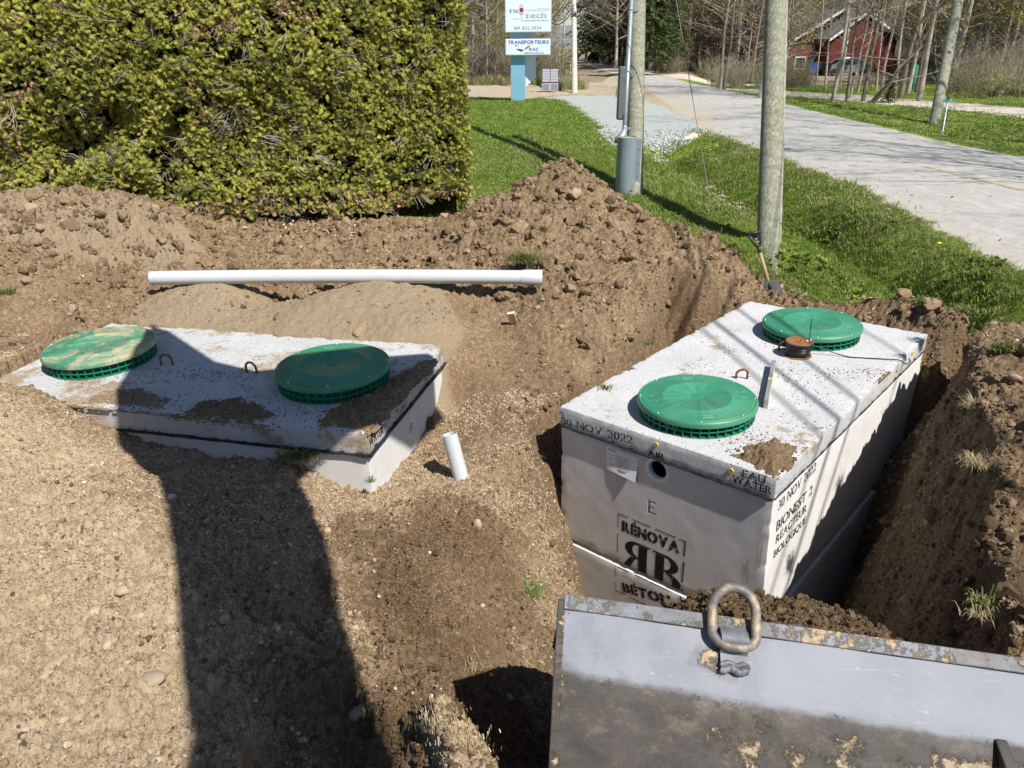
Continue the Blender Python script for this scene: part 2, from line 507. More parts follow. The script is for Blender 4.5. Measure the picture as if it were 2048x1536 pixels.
plain('old_board', (0.52, 0.45, 0.34), 0.9, var=0.3, scale=20)
# ---- house, car etc.
plain('red_siding', (0.13, 0.032, 0.026), 0.8, 0.2, var=0.2, scale=3)
plain('roof_shingle', (0.11, 0.115, 0.11), 0.9, 0.2, var=0.25, scale=10)
plain('white_trim', (0.7, 0.68, 0.64), 0.6)
plain('window_glass', (0.03, 0.035, 0.04), 0.1, 0.6)
plain('car_paint', (0.3, 0.34, 0.4), 0.25, 0.6, 0.5, var=0.03)
plain('rubber', (0.02, 0.02, 0.02), 0.8)
plain('bin_blue', (0.02, 0.07, 0.5), 0.5)
plain('bin_black', (0.02, 0.02, 0.022), 0.5)
plain('canoe_green', (0.01, 0.16, 0.1), 0.4)
plain('excavator_yellow', (0.6, 0.38, 0.05), 0.5)
# ---- trees
plain('bark_grey', (0.34, 0.3, 0.25), 0.95, 0.1, var=0.35, scale=8, bump=0.4)
plain('bark_dark', (0.22, 0.18, 0.145), 0.95, 0.1, var=0.35, scale=8, bump=0.4)
plain('bark_pale', (0.4, 0.36, 0.31), 0.95, 0.1, var=0.3, scale=8, bump=0.4)
n = NT('bark_birch')
f = n.noise(5, 6, 0.7, vscale=(1, 1, 3.5))
n.col(n.ramp(f, [(0.36, (0.03, 0.028, 0.025)), (0.42, (0.55, 0.54, 0.51)), (0.8, (0.68, 0.66, 0.62))])); n.rough(0.8)
M['bark_birch'] = n.m
for nm, stops in (('bud_green', [(0, (0.18, 0.2, 0.05)), (0.5, (0.27, 0.3, 0.07)), (1, (0.33, 0.28, 0.1))]),
                  ('bud_red', [(0, (0.25, 0.12, 0.07)), (1, (0.32, 0.2, 0.1))]),
                  ('needle', [(0, (0.03, 0.055, 0.018)), (0.6, (0.055, 0.09, 0.025)), (1, (0.12, 0.15, 0.035))]),
                  ('brush_leaf', [(0, (0.2, 0.22, 0.07)), (1, (0.32, 0.34, 0.12))])):
    n = NT(nm)
    g = n.new('ShaderNodeNewGeometry')
    gc = n.ramp(g.outputs['Random Per Island'], stops)
    n.col(gc); n.rough(0.8); n.spec(0.15); n.leafy(0.3, gc)
    M[nm] = n.m
n = NT('woods_floor')
n.col(n.ramp(n.noise(0.7, 7, 0.75), [(0.3, (0.14, 0.105, 0.07)), (0.55, (0.25, 0.2, 0.135)), (0.75, (0.2, 0.22, 0.08))])); n.rough(1.0)
M['woods_floor'] = n.m
n = NT('hazy_hill')
n.col(n.ramp(n.noise(0.05, 7, 0.75), [(0.3, (0.13, 0.15, 0.17)), (0.7, (0.2, 0.21, 0.22))])); n.rough(1.0)  # blue-grey stands in for distance haze
M['hazy_hill'] = n.m
# cedar
n = NT('cedar')
isl = n.new('ShaderNodeNewGeometry').outputs['Random Per Island']
rn = n.math('ADD', n.math('MULTIPLY', n.rnd(), 0.6), n.math('MULTIPLY', isl, 0.4)); pos = n.new('ShaderNodeNewGeometry').outputs['Position']
big = n.noise(0.9, 4, 0.65, coord=pos)
gc = n.ramp(n.math('ADD', n.math('MULTIPLY', rn, 0.65), n.math('MULTIPLY', n.math('SUBTRACT', big, 0.32), 0.95)),
            [(0.0, (0.03, 0.055, 0.016)), (0.26, (0.14, 0.165, 0.035)), (0.46, (0.38, 0.37, 0.07)), (0.68, (0.55, 0.56, 0.11)), (0.8, (0.6, 0.54, 0.2)), (0.9, (0.34, 0.25, 0.12)), (1, (0.26, 0.17, 0.09))])
n.col(gc); n.rough(0.55); n.spec(0.3); n.leafy(0.3, gc)
M['cedar'] = n.m
n = NT('cedar_brown')
gc = n.ramp(n.rnd(), [(0, (0.28, 0.18, 0.1)), (1, (0.55, 0.36, 0.24))])
n.col(gc); n.rough(0.8); n.spec(0.1)
M['cedar_brown'] = n.m
plain('hedge_inside', (0.018, 0.018, 0.008), 1.0, 0.0)  # near black, paints the shade between the fronds
n = NT('dead_leaf')
gc = n.ramp(n.rnd(), [(0, (0.25, 0.15, 0.09)), (0.6, (0.42, 0.28, 0.19)), (1, (0.55, 0.45, 0.35))])
n.col(gc); n.rough(0.8)
M['dead_leaf'] = n.m


# ------------------------------------------------------------------ mesh helpers
def tag(o, label=None, cat=None, group=None, kind=None):
    if label:
        o['label'] = label
    if cat:
        o['category'] = cat
    if group:
        o['group'] = group
    if kind:
        o['kind'] = kind
    return o


def thing(name, loc, label, cat, group=None):
    o = bpy.data.objects.new(name, None)
    o.empty_display_size = 0.1
    COL.objects.link(o)
    o.location = tuple(float(v) for v in loc)
    o['off'] = [float(v) for v in loc]
    return tag(o, label, cat, group)


def origin_of(parent):
    if parent is None:
        return np.zeros(3)
    p = parent
    while p.parent is not None:
        p = p.parent
    return np.array(list(p['off'])) if 'off' in p else np.zeros(3)


def frame_from(a, b):
    t = (b - a) / max(1e-9, np.linalg.norm(b - a))
    h = np.array([0, 0, 1.0]) if abs(t[2]) < 0.95 else np.array([1.0, 0, 0])
    s = np.cross(t, h); s /= np.linalg.norm(s)
    return t, s, np.cross(s, t)


class MB:
    def __init__(s, origin=None, axes=None):
        s.v = []; s.f = []; s.o = origin; s.ax = axes
        s.n = 0

    def add(s, vs, fs):
        vs = np.asarray(vs, float)
        if s.ax is not None:
            vs = vs @ np.asarray(s.ax)
        if s.o is not None:
            vs = vs + s.o
        b = s.n
        s.v.append(vs)
        s.f += [tuple(i + b for i in f) for f in fs]
        s.n += len(vs)
        return s

    def box(s, c, d, rot=None):
        c = np.asarray(c, float); d = np.asarray(d, float) / 2
        q = np.array([[x, y, z] for x in (-1, 1) for y in (-1, 1) for z in (-1, 1)], float) * d
        if rot is not None:
            q = q @ np.asarray(rot)
        return s.add(q + c, [(0, 1, 3, 2), (4, 6, 7, 5), (0, 4, 5, 1), (2, 3, 7, 6), (0, 2, 6, 4), (1, 5, 7, 3)])

    def tube(s, pts, r, n=8, caps=True, closed=False):
        pts = np.asarray(pts, float); m = len(pts)
        r = np.full(m, float(r)) if np.isscalar(r) else np.asarray(r, float)
        rings = []
        ref = None
        for i in range(m):
            a = pts[max(0, i - 1)] if not closed else pts[(i - 1) % m]
            b = pts[min(m - 1, i + 1)] if not closed else pts[(i + 1) % m]
            t = (b - a) / max(1e-9, np.linalg.norm(b - a))
            if ref is None:
                _, sd, up = frame_from(a, b)
            else:
                sd = ref - t * (ref @ t); sd /= max(1e-9, np.linalg.norm(sd)); up = np.cross(sd, t)
            ref = sd
            an = np.arange(n) * 2 * math.pi / n
            rings.append(pts[i] + r[i] * (np.cos(an)[:, None] * sd + np.sin(an)[:, None] * up))
        fs = []
        for i in range(m if closed else m - 1):
            j = (i + 1) % m
            for k in range(n):
                fs.append((i * n + k, i * n + (k + 1) % n, j * n + (k + 1) % n, j * n + k))
        if caps and not closed:
            fs.append(tuple(range(n - 1, -1, -1)))
            fs.append(tuple(range((m - 1) * n, m * n)))
        return s.add(np.concatenate(rings), fs)

    def lathe(s, prof, c, n=32, axis='z', caps=(False, False)):
        """prof: (radius, height)"""
        an = np.arange(n) * 2 * math.pi / n
        vs = []
        for r, h in prof:
            ring = np.stack([r * np.cos(an), r * np.sin(an), np.full(n, h)], 1)
            vs.append(ring)
        vs = np.concatenate(vs)
        if axis == 'x':
            vs = vs[:, [2, 0, 1]]
        elif axis == 'y':
            vs = vs[:, [0, 2, 1]] * np.array([1, 1, -1])
        m = len(prof); fs = []
        for i in range(m - 1):
            for k in range(n):
                fs.append((i * n + k, i * n + (k + 1) % n, (i + 1) * n + (k + 1) % n, (i + 1) * n + k))
        if caps[0]:
            fs.append(tuple(range(n - 1, -1, -1)))
        if caps[1]:
            fs.append(tuple(range((m - 1) * n, m * n)))
        return s.add(vs + np.asarray(c, float), fs)

    def prism(s, poly, a, b):
        """poly in the local plane given by 3-D points, extruded by vector b-a"""
        p = np.asarray(poly, float); k = len(p)
        d = np.asarray(b, float) - np.asarray(a, float)
        vs = np.concatenate([p + a, p + a + d])
        fs = [tuple(range(k - 1, -1, -1)), tuple(range(k, 2 * k))]
        fs += [(i, (i + 1) % k, k + (i + 1) % k, k + i) for i in range(k)]
        return s.add(vs, fs)

    def build(s, name, mat, parent=None, smooth=False, bevel=0.0, attrs=None, kind=None, autosmooth=None):
        me = bpy.data.meshes.new(name)
        v = np.concatenate(s.v) - origin_of(parent)
        me.from_pydata(v.tolist(), [], s.f)
        me.materials.append(M[mat] if isinstance(mat, str) else mat)
        me.validate()
        if attrs:
            for k, arr in attrs.items():
                at = me.attributes.new(k, 'FLOAT', 'POINT')
                at.data.foreach_set('value', np.asarray(arr, np.float32))
        if smooth:
            me.polygons.foreach_set('use_smooth', [True] * len(me.polygons))
            if autosmooth:
                bm = bmesh.new(); bm.from_mesh(me)
                for e in bm.edges:
                    if len(e.link_faces) == 2 and e.calc_face_angle(0) > autosmooth:
                        e.smooth = False
                bm.to_mesh(me); bm.free()
        o = bpy.data.objects.new(name, me)
        COL.objects.link(o)
        if parent is not None:
            o.parent = parent
        if bevel:
            md = o.modifiers.new('bevel', 'BEVEL'); md.width = bevel; md.segments = 2; md.limit_method = 'ANGLE'
        if kind:
            o['kind'] = kind
        return o


def copy_thing(o, loc=None, rz=0.0, scale=1.0, label=None, parent=None):
    c = o.copy(); COL.objects.link(c)
    if parent is not None:
        c.parent = parent
    else:
        if loc is not None:
            c.location = tuple(float(v) for v in loc)
        c.rotation_euler = (0, 0, rz)
        c.scale = (scale,) * 3
        if label:
            c['label'] = label
    for ch in list(o.children):
        copy_thing(ch, parent=c)
    return c


# --- smooth random field in numpy
_LAT = rng.random((256, 256)) * 2 * math.pi


def perlin(x, y, seed=0):
    xi = np.floor(x).astype(int); yi = np.floor(y).astype(int)
    xf = x - xi; yf = y - yi
    u = xf * xf * xf * (xf * (xf * 6 - 15) + 10); v = yf * yf * yf * (yf * (yf * 6 - 15) + 10)

    def g(i, j, dx, dy):
        a = _LAT[(i + seed * 37) & 255, (j + seed * 91) & 255]
        return np.cos(a) * dx + np.sin(a) * dy
    a = g(xi, yi, xf, yf); b = g(xi + 1, yi, xf - 1, yf); c = g(xi, yi + 1, xf, yf - 1); d = g(xi + 1, yi + 1, xf - 1, yf - 1)
    return (a + u * (b - a) + v * ((c + u * (d - c)) - (a + u * (b - a)))) * 1.5


def fbm(x, y, f, octs, gain=0.55, seed=0):
    o = np.zeros_like(x); amp = 1.0
    for k in range(octs):
        o += amp * perlin(x * f + 17.3 * k, y * f - 9.1 * k, seed + k); amp *= gain; f *= 2.03
    return o


def billow(x, y, f, octs, gain=0.5, seed=0):
    o = np.zeros_like(x); amp = 1.0
    for k in range(octs):
        o += amp * (np.abs(perlin(x * f + 5.3 * k, y * f + 3.1 * k, seed + k)) * 2 - 0.5); amp *= gain; f *= 2.03
    return o


def sstep(a, b, x):
    t = np.clip((x - a) / (b - a), 0, 1)
    return t * t * (3 - 2 * t)


def poly_sd(x, y, poly):
    """signed distance, positive inside"""
    p = np.asarray(poly, float); q = np.roll(p, -1, 0)
    dmin = np.full(x.shape, 1e9); ins = np.zeros(x.shape, bool)
    for a, b in zip(p, q):
        e = b - a; L = e @ e
        t = np.clip(((x - a[0]) * e[0] + (y - a[1]) * e[1]) / L, 0, 1)
        dx = x - a[0] - t * e[0]; dy = y - a[1] - t * e[1]
        dmin = np.minimum(dmin, dx * dx + dy * dy)
        c = ((a[1] > y) != (b[1] > y))
        with np.errstate(divide='ignore', invalid='ignore'):
            xx = (b[0] - a[0]) * (y - a[1]) / (b[1] - a[1] + 1e-12) + a[0]
        ins ^= c & (x < xx)
    d = np.sqrt(dmin)
    return np.where(ins, d, -d)


def line_d(x, y, pts):
    p = np.asarray(pts, float); dmin = np.full(x.shape, 1e9)
    for a, b in zip(p[:-1], p[1:]):
        e = b - a; L = e @ e
        t = np.clip(((x - a[0]) * e[0] + (y - a[1]) * e[1]) / L, 0, 1)
        dmin = np.minimum(dmin, (x - a[0] - t * e[0]) ** 2 + (y - a[1] - t * e[1]) ** 2)
    return np.sqrt(dmin)


# ------------------------------------------------------------------ the two tank frames
def rotm(yaw, tx, ty):
    cz, sz, cx, sx, cy, sy = math.cos(yaw), math.sin(yaw), math.cos(tx), math.sin(tx), math.cos(ty), math.sin(ty)
    return np.array([[cz, -sz, 0], [sz, cz, 0], [0, 0, 1]]) @ np.array([[1, 0, 0], [0, cx, -sx], [0, sx, cx]]) @ np.array([[cy, 0, sy], [0, 1, 0], [-sy, 0, cy]])


RO, RM = np.array([1.311, 3.1996, 0.0]), rotm(-0.7343, 0.0173, -0.0261)       # corner nearest the bucket
LO, LM = np.array([-0.7688, 3.4915, 0.12]), rotm(-0.2482, 0.0198, -0.0143)
RW, RL = 1.3814, 2.5518
LL, LD = 2.64, 1.2655


def rp(u, v, w=0.0):
    return RO + RM @ np.array([u, v, w])


def lp(u, v, w=0.0):
    return LO + LM @ np.array([u, v, w])


# ------------------------------------------------------------------ ground heights
cp = []


def G(*rows):
    for px, py, z in rows:
        cp.append(Pz(px, py, z))


def D(*rows):
    for px, py, d in rows:
        cp.append(Pd(px, py, d))


G((0, 1536, .25), (200, 1536, .22), (400, 1536, .17), (600, 1536, .02), (740, 1536, -.06), (830, 1400, -.02), (860, 1500, .0), (900, 1410, .0), (960, 1500, -.04),
  (820, 1536, -.03), (770, 1400, -.1), (1010, 1450, -.3), (1050, 1536, -.5), (1060, 1400, -.5), (1020, 1320, -.4), (650, 1300, .0), (560, 1330, .06), (600, 1420, -.02),
  (0, 1200, .25), (200, 1200, .2), (400, 1200, .14), (560, 1200, .1), (700, 1250, -.02), (850, 1250, -.12), (950, 1250, -.2), (0, 1000, .25),
  (200, 1000, .18), (400, 1000, .08), (550, 1000, .04), (680, 1050, -.06), (800, 1050, -.16), (900, 1050, -.22), (1000, 1050, -.28), (1060, 1120, -.42),
  (1110, 1190, -.6), (1180, 1225, -.78), (0, 860, .26), (0, 800, .27), (50, 800, .25), (85, 822, .18), (130, 850, .08), (190, 882, -.03), (290, 908, -.11), (400, 925, -.13), (480, 938, -.12),
  (560, 930, -.08), (610, 958, -.14), (660, 970, -.2), (730, 980, -.24), (800, 968, -.32), (850, 935, -.34), (890, 880, -.36), (925, 970, -.3), (1000, 920, -.3), (1060, 950, -.36),
  (895, 705, .06), (940, 700, .05), (905, 790, -.2), (960, 760, -.1), (1000, 700, .02), (1000, 800, -.15), (1050, 850, -.22), (1090, 800, -.2),
  (1100, 700, -.02), (1180, 720, -.08), (1250, 690, .0), (1100, 620, .2), (1000, 620, .15), (1200, 620, .22), (1300, 640, .12), (1300, 560, .36), (1400, 600, .12), (1400, 560, .3), (1440, 535, .28),
  (160, 640, .15), (300, 600, .2), (590, 602, .15), (930, 610, .18), (975, 650, .12),
  (500, 520, .14), (700, 520, .12), (900, 520, .2), (300, 520, .3), (100, 600, .2), (0, 650, .2), (0, 700, .18), (100, 520, .42), (0, 520, .48), (200, 480, .5),
  (400, 480, .36), (500, 470, .25), (700, 468, .25), (850, 452, .28), (880, 490, .22), (700, 500, .14),
  (1905, 730, .2), (1950, 860, .24), (2048, 700, .34), (2048, 850, .33), (1990, 1000, .2), (2048, 980, .24), (2048, 1200, .08), (1970, 1200, .02), (2040, 1300, -.02), (1960, 660, .26),
  (1700, 520, .2), (1850, 580, .2), (2048, 640, .22), (2048, 560, .25), (1600, 500, .2), (1540, 500, .2), (1480, 480, .2), (1350, 420, .18), (1250, 395, .2),
  (1580, 572, -.02), (1640, 585, -.03), (1700, 592, -.02), (1560, 556, -.03), (1535, 566, -.04), (1545, 520, .2), (1500, 512, .22), (1510, 572, -.03), (1490, 530, .2), (1930, 612, .2))
D((0, 390, 6.6), (100, 400, 6.6), (250, 425, 6.6), (0, 450, 6.3), (350, 442, 6.75), (430, 567, 5.75), (770, 562, 5.75), (640, 590, 5.6), (860, 580, 5.7), (350, 590, 5.7),
  (1145, 322, 7.25), (1110, 332, 7.2), (1180, 345, 7.2), (1090, 350, 7.15), (1050, 392, 7.15), (1200, 383, 7.1), (1240, 420, 7.0), (1300, 445, 6.85), (1400, 500, 6.6), (1450, 512, 6.5),
  (945, 415, 7.3), (1000, 400, 7.25), (1100, 450, 6.65), (1200, 480, 6.45), (1050, 490, 6.45), (1150, 550, 6.05), (1250, 540, 6.15), (1350, 510, 6.4))
for u, v, dz in ((-2.5, LD + .05, .02), (-2.0, LD + .05, .02), (-1.4, LD + .05, .03), (-.8, LD + .05, .03), (-.2, LD + .04, .01), (-3.0, .9, -.02), (-3.0, .3, 0.0)):
    cp.append(lp(u, v, dz))
for u, v, z in ((-1.38, 2.66, -.05), (-1.3, 2.82, -.04), (-1.1, 2.68, -.06), (-.7, 2.72, -.06), (-.25, 2.75, -.07), (-1.2, 2.95, -.03), (-.6, 3.0, .0), (0.1, 3.3, .18), (-.5, 3.5, .2), (1.4, .5, .3), (1.6, 1.5, .3), (.8, 3, .22), (1.8, -.6, .2), (1.6, -1.4, .1), (1.0, -1.9, .0)):
    q = rp(u, v); cp.append(np.array([q[0], q[1], z]))
cp += [np.array(t, float) for t in ((.6, 8.35, .18), (-.3, 8.3, .2), (1.4, 7.95, .18), (2.0, 7.3, .19), (0, 10, .2), (3, 9, .2), (-3, 9, .25), (-6, 8, .3), (-6, 4, .3), (-5, 2, .3), (-4, 0, .28),
                                      (0, 0, .05), (2, 0, .05), (4.4, 6, .24), (5, 9, .2), (5, 3, .25), (5, 0, .2), (-2, 10, .2), (0.5, .8, -.15), (-1, .7, .15), (1.2, 1.2, -.35), (1.8, 1.4, -.2))]
cp = np.array(cp)


def _k(d2):
    return np.sqrt(d2 + 0.02)


_n = len(cp)
_d2 = ((cp[:, None, :2] - cp[None, :, :2]) ** 2).sum(2)
_A = np.zeros((_n + 3, _n + 3)); _A[:_n, :_n] = _k(_d2) - 0.02 * np.eye(_n)
_P = np.concatenate([np.ones((_n, 1)), cp[:, :2]], 1)
_A[:_n, _n:] = _P; _A[_n:, :_n] = _P.T
_w = np.linalg.solve(_A, np.concatenate([cp[:, 2], np.zeros(3)]))


def rbf(x, y):
    x = np.clip(x, -5.5, 4.8); y = np.clip(y, .6, 9.6)
    o = np.full(x.shape, _w[_n]) + _w[_n + 1] * x + _w[_n + 2] * y
    for i in range(_n):
        o += _w[i] * np.sqrt((x - cp[i, 0]) ** 2 + (y - cp[i, 1]) ** 2 + 0.02)
    return o


def zp(pts, z):
    return [tuple(Pz(a, b, z)[:2]) for a, b in pts]


TR = [(.34, 2.95), (.36, 2.5), (.40, 1.9), (.46, 1.6), (.6, 1.1), (.72, .7), (.84, .3), (1.0, -.3), (1.2, -.8), (1.2, -1.5), (.4, -1.45), (.0, -1.2), (-.2, -1.0), (-.38, -.88),
      (-.6, -.74), (-.9, -.6), (-1.2, -.42), (-1.55, -.14), (-1.68, .3), (-1.62, .8), (-1.62, 1.3), (-1.72, 1.6), (-1.92, 1.8), (-1.95, 2.15), (-1.7, 2.3), (-1.55, 2.45), (-1.35, 2.6), (-.9, 2.6), (-.1, 2.62)]
TRENCH = [tuple(rp(u, v)[:2]) for u, v in TR]
LTANK = [tuple(lp(u, v)[:2]) for u, v in ((0, 0), (0, LD), (-LL, LD), (-LL, 0))]
DIRT = [(-14, 9.2), (-8, 8.9), (-3, 9.0), (-.55, 8.35), (-.3, 7.95), (.3, 7.9), (.75, 7.75), (1.25, 7.3), (1.75, 6.95), (2.05, 6.6), (2.25, 6.5), (2.55, 6.4), (2.9, 6.1), (3.2, 5.8), (3.35, 5.35), (3.4, 4.95), (3.75, 4.55),
        (4.2, 3.6), (4.4, 1), (4.2, -8), (-14, -8)]
SAND = zp([(180, 645), (300, 592), (430, 566), (520, 585), (600, 598), (700, 568), (770, 562), (850, 575), (900, 606), (925, 645), (895, 690), (880, 700), (600, 672), (300, 650)], .22)
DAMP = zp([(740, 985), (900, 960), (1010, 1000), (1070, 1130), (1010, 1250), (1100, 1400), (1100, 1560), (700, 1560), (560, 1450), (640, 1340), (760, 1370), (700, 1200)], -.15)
DAMP2 = zp([(980, 640), (1050, 660), (1130, 700), (1120, 800), (1060, 880), (960, 900), (930, 820), (960, 760), (1000, 720)], -.1)
near_e = [(4.4, -10), (4.4, 3)] + zp([(2048, 545), (1900, 474), (1700, 372), (1560, 320), (1420, 268), (1345, 215), (1290, 172), (1240, 152), (1190, 134)], .3) + [(7.0, 100)]
far_e = [(9.3, 100)] + zp([(1205, 128.5), (1260, 133), (1300, 146), (1380, 165), (1500, 190), (1600, 215), (1750, 250), (1900, 287), (2048, 314)], .3) + [(8.7, 3), (8.7, -10)]
ROAD = near_e + far_e
DRIVE = [(1.8, 27.5), (1.0, 29), (2.5, 31), (4.3, 30), (4.7, 24), (4.45, 19), (4.35, 17.6), (3.7, 16.2), (3.2, 15.2), (2.8, 14.7), (2.3, 14.6), (2.0, 15.2), (2.0, 17), (2.1, 20)]
TAN = [(-14, 31), (-1.4, 30.5), (1, 29), (2.5, 31), (4.3, 30), (4.5, 24), (4.25, 18.5), (4.3, 17.2), (4.7, 17.5), (5.2, 22), (5.3, 27), (6.8, 38), (7.3, 52), (6.5, 52), (5, 43), (-14, 40)]
PATHC = zp([(1440, 176), (1560, 184), (1700, 192), (1800, 201), (1950, 211), (2048, 220), (2300, 245)], .25)
DRIVE2 = [(9.5, 47), (13, 47), (19, 50), (19, 55), (12, 55), (9.8, 53)]
DITCH = [(3.5, 2), (3.45, 6), (3.4, 7.5), (3.25, 9), (3.05, 11.5), (2.85, 14.3)]
DITCH2 = [(3.3, 17.5), (3.6, 20)]


STEP = zp([(520, 1440), (545, 1370), (600, 1335), (700, 1300), (745, 1350), (820, 1400), (850, 1480), (860, 1600), (480, 1600)], .05)
LEDGE = zp([(440, 1180), (500, 1120), (640, 1100), (690, 1180), (640, 1240), (560, 1260), (480, 1250)], .08)
BLOCK = zp([(850, 1400), (890, 1395), (960, 1450), (1010, 1530), (1010, 1600), (880, 1600), (865, 1500)], .08)


def far_z(x, y):
    z = np.full(x.shape, .2)
    s = x / np.maximum(y, 1)
    cor = sstep(.03, -.06, s) + sstep(.12, .24, s)
    z += cor * np.clip(y - 66 - 16 * sstep(.24, .28, s) * sstep(.6, .55, s), 0, None) * .2 * sstep(66, 84, y)
    z += -.75 * sstep(33, 58, y) * sstep(.21, .27, s)
    z += sstep(36, 44, y) * sstep(4, 1, x) * .35
    return z


def region(x, y):
    """masks shared by heights and zones"""
    jx = fbm(x, y, 2.2, 4, seed=40); jy = fbm(x, y, 2.2, 4, seed=50)
    xs = x + .06 * jx; ys = y + .06 * jy
    return xs, ys


def height(x, y, rough=True):
    x = np.asarray(x, float); y = np.asarray(y, float)
    xs, ys = region(x, y)
    nearm = sstep(10.2, 8.6, y) * sstep(-6.5, -5, x) * sstep(5.4, 4.6, x)
    z = far_z(x, y)
    m = nearm > 0
    if m.any():
        z[m] = z[m] * (1 - nearm[m]) + rbf(x[m], y[m]) * nearm[m]
    dirt = poly_sd(xs, ys, DIRT)
    sand = sstep(-.12, .1, poly_sd(xs, ys, SAND))
    dm = sstep(-.1, .12, dirt)
    dd = line_d(x, y, DITCH)
    z -= (1 - dm) * .42 * np.exp(-(dd / .42) ** 2) * sstep(15.3, 14.2, y)
    road = poly_sd(xs, ys, ROAD)
    rm = sstep(-.7, .1, road)
    z = z * (1 - rm) + .3 * rm
    z += .05 * sstep(.2, 1.8, road)
    dr = sstep(-.4, .3, poly_sd(xs, ys, DRIVE))
    z = z * (1 - dr) + .27 * dr
    bank = sstep(3.2, 1.2, x) * sstep(11, 16, y) * sstep(32, 26, y)
    z += bank * .06
    z = z + 0 * x
    if rough:
        big = .035 * fbm(x, y, 1.3, 3, seed=3)
        rougher = .45 + .55 * sstep(-.3, .3, fbm(x, y, .8, 2, seed=9)) + .85 * sstep(5.0, 6.0, y)
        lump = (.020 * billow(x, y, 5.5, 3, .6, seed=11) + .009 * billow(x + .01 * jn(x, y), y, 14, 3, .65, seed=17) + (.009 + .007 * sstep(4.8, 5.8, y)) * fbm(x, y, 26, 3, .75, seed=23)) * rougher
        sandn = .012 * fbm(x, y, 3.2, 3, seed=31) + .010 * fbm(x, y, 13, 4, .7, seed=33)
        lump = lump + .014 * billow(x, y, 8, 4, .7, seed=27) * sstep(4.6, 3.6, y) + .016 * np.clip(fbm(x, y, 15, 4, .7, seed=29) - .1, 0, 1) * sstep(4.6, 3.6, y)
        z += dm * (big * (1 - .6 * sand) + lump * (1 - sand) + sandn * sand)
        z += (1 - dm) * (1 - rm) * (1 - dr) * (.02 * fbm(x, y, 1.1, 3, seed=61) + .008 * fbm(x, y, 9, 2, seed=63))
        z += dr * .01 * fbm(x, y, 6, 3, seed=66) + rm * .012 * fbm(x, y, 1.2, 3, seed=67)
        # broken step in the foreground and the block of turf beside it
        hs = poly_sd(x + .035 * fbm(x, y, 5, 4, .65, seed=411), y + .035 * fbm(x, y, 5, 4, .65, seed=415), STEP)
        z -= (.10 + .03 * fbm(x, y, 4, 3, seed=417)) * sstep(-.005, .03, hs)
        h2 = poly_sd(x + .03 * fbm(x, y, 6, 4, .65, seed=421), y + .03 * fbm(x, y, 6, 4, .65, seed=425), LEDGE)
        z -= (.06 + .02 * fbm(x, y, 4, 3, seed=427)) * sstep(-.005, .04, h2)
        bb = poly_sd(x + .02 * fbm(x, y, 8, 4, .65, seed=431), y + .02 * fbm(x, y, 8, 4, .65, seed=435), BLOCK)
        z += .15 * sstep(-.012, .03, bb)
    # the trench round the right-hand tank
    td = poly_sd(x + .05 * fbm(x, y, 3.0, 4, seed=71), y + .05 * fbm(x, y, 3.0, 4, seed=75), TRENCH)
    q = np.stack([x - RO[0], y - RO[1]], -1) @ RM[:2, :2]
    fl = -1.72 + .62 * sstep(.9, 2.4, q[..., 1]) * sstep(-.6, .1, q[..., 0]) + .35 * sstep(.6, 1.1, q[..., 0]) + .04 * fbm(x, y, 5, 3, seed=81)
    steep = 2.6 + 1.2 * fbm(x, y, 1.6, 3, seed=83) + 1.5 * sstep(.2, -.3, q[..., 0] + RW) + 1.3 * sstep(-.1, .2, q[..., 0]) * sstep(-.4, 0, q[..., 1])
    cut = np.clip(td, 0, None) * np.clip(steep, 1.6, 5) + sstep(0, .02, td) * .05
    cz = z - cut + (td > 0) * (.03 * fbm(x, y, 7, 3, seed=85))
    z = np.where(td > 0, np.maximum(np.minimum(cz, z), np.minimum(fl, z)), z)
    # hollow under the left-hand tank
    lt = poly_sd(x + .05 * fbm(x, y, 5, 3, seed=91), y + .05 * fbm(x, y, 5, 3, seed=93), [tuple(lp(u, v)[:2]) for u, v in ((.3, -.3), (.3, LD - .06), (-LL - .3, LD - .06), (-LL - .3, -.3))])
    lt2 = poly_sd(x, y, LTANK)
    hole = (lt > 0) & (lt2 > .035)
    z = np.where(hole, np.minimum(z, -1.0), z)
    return z


def jn(x, y):
    return fbm(x, y, 4, 2, seed=99)


def H(x, y, rough=True):
    return float(height(np.array([float(x)]), np.array([float(y)]), rough)[0])


def Hs(xy, rough=True):
    xy = np.asarray(xy, float)
    return height(xy[:, 0], xy[:, 1], rough)


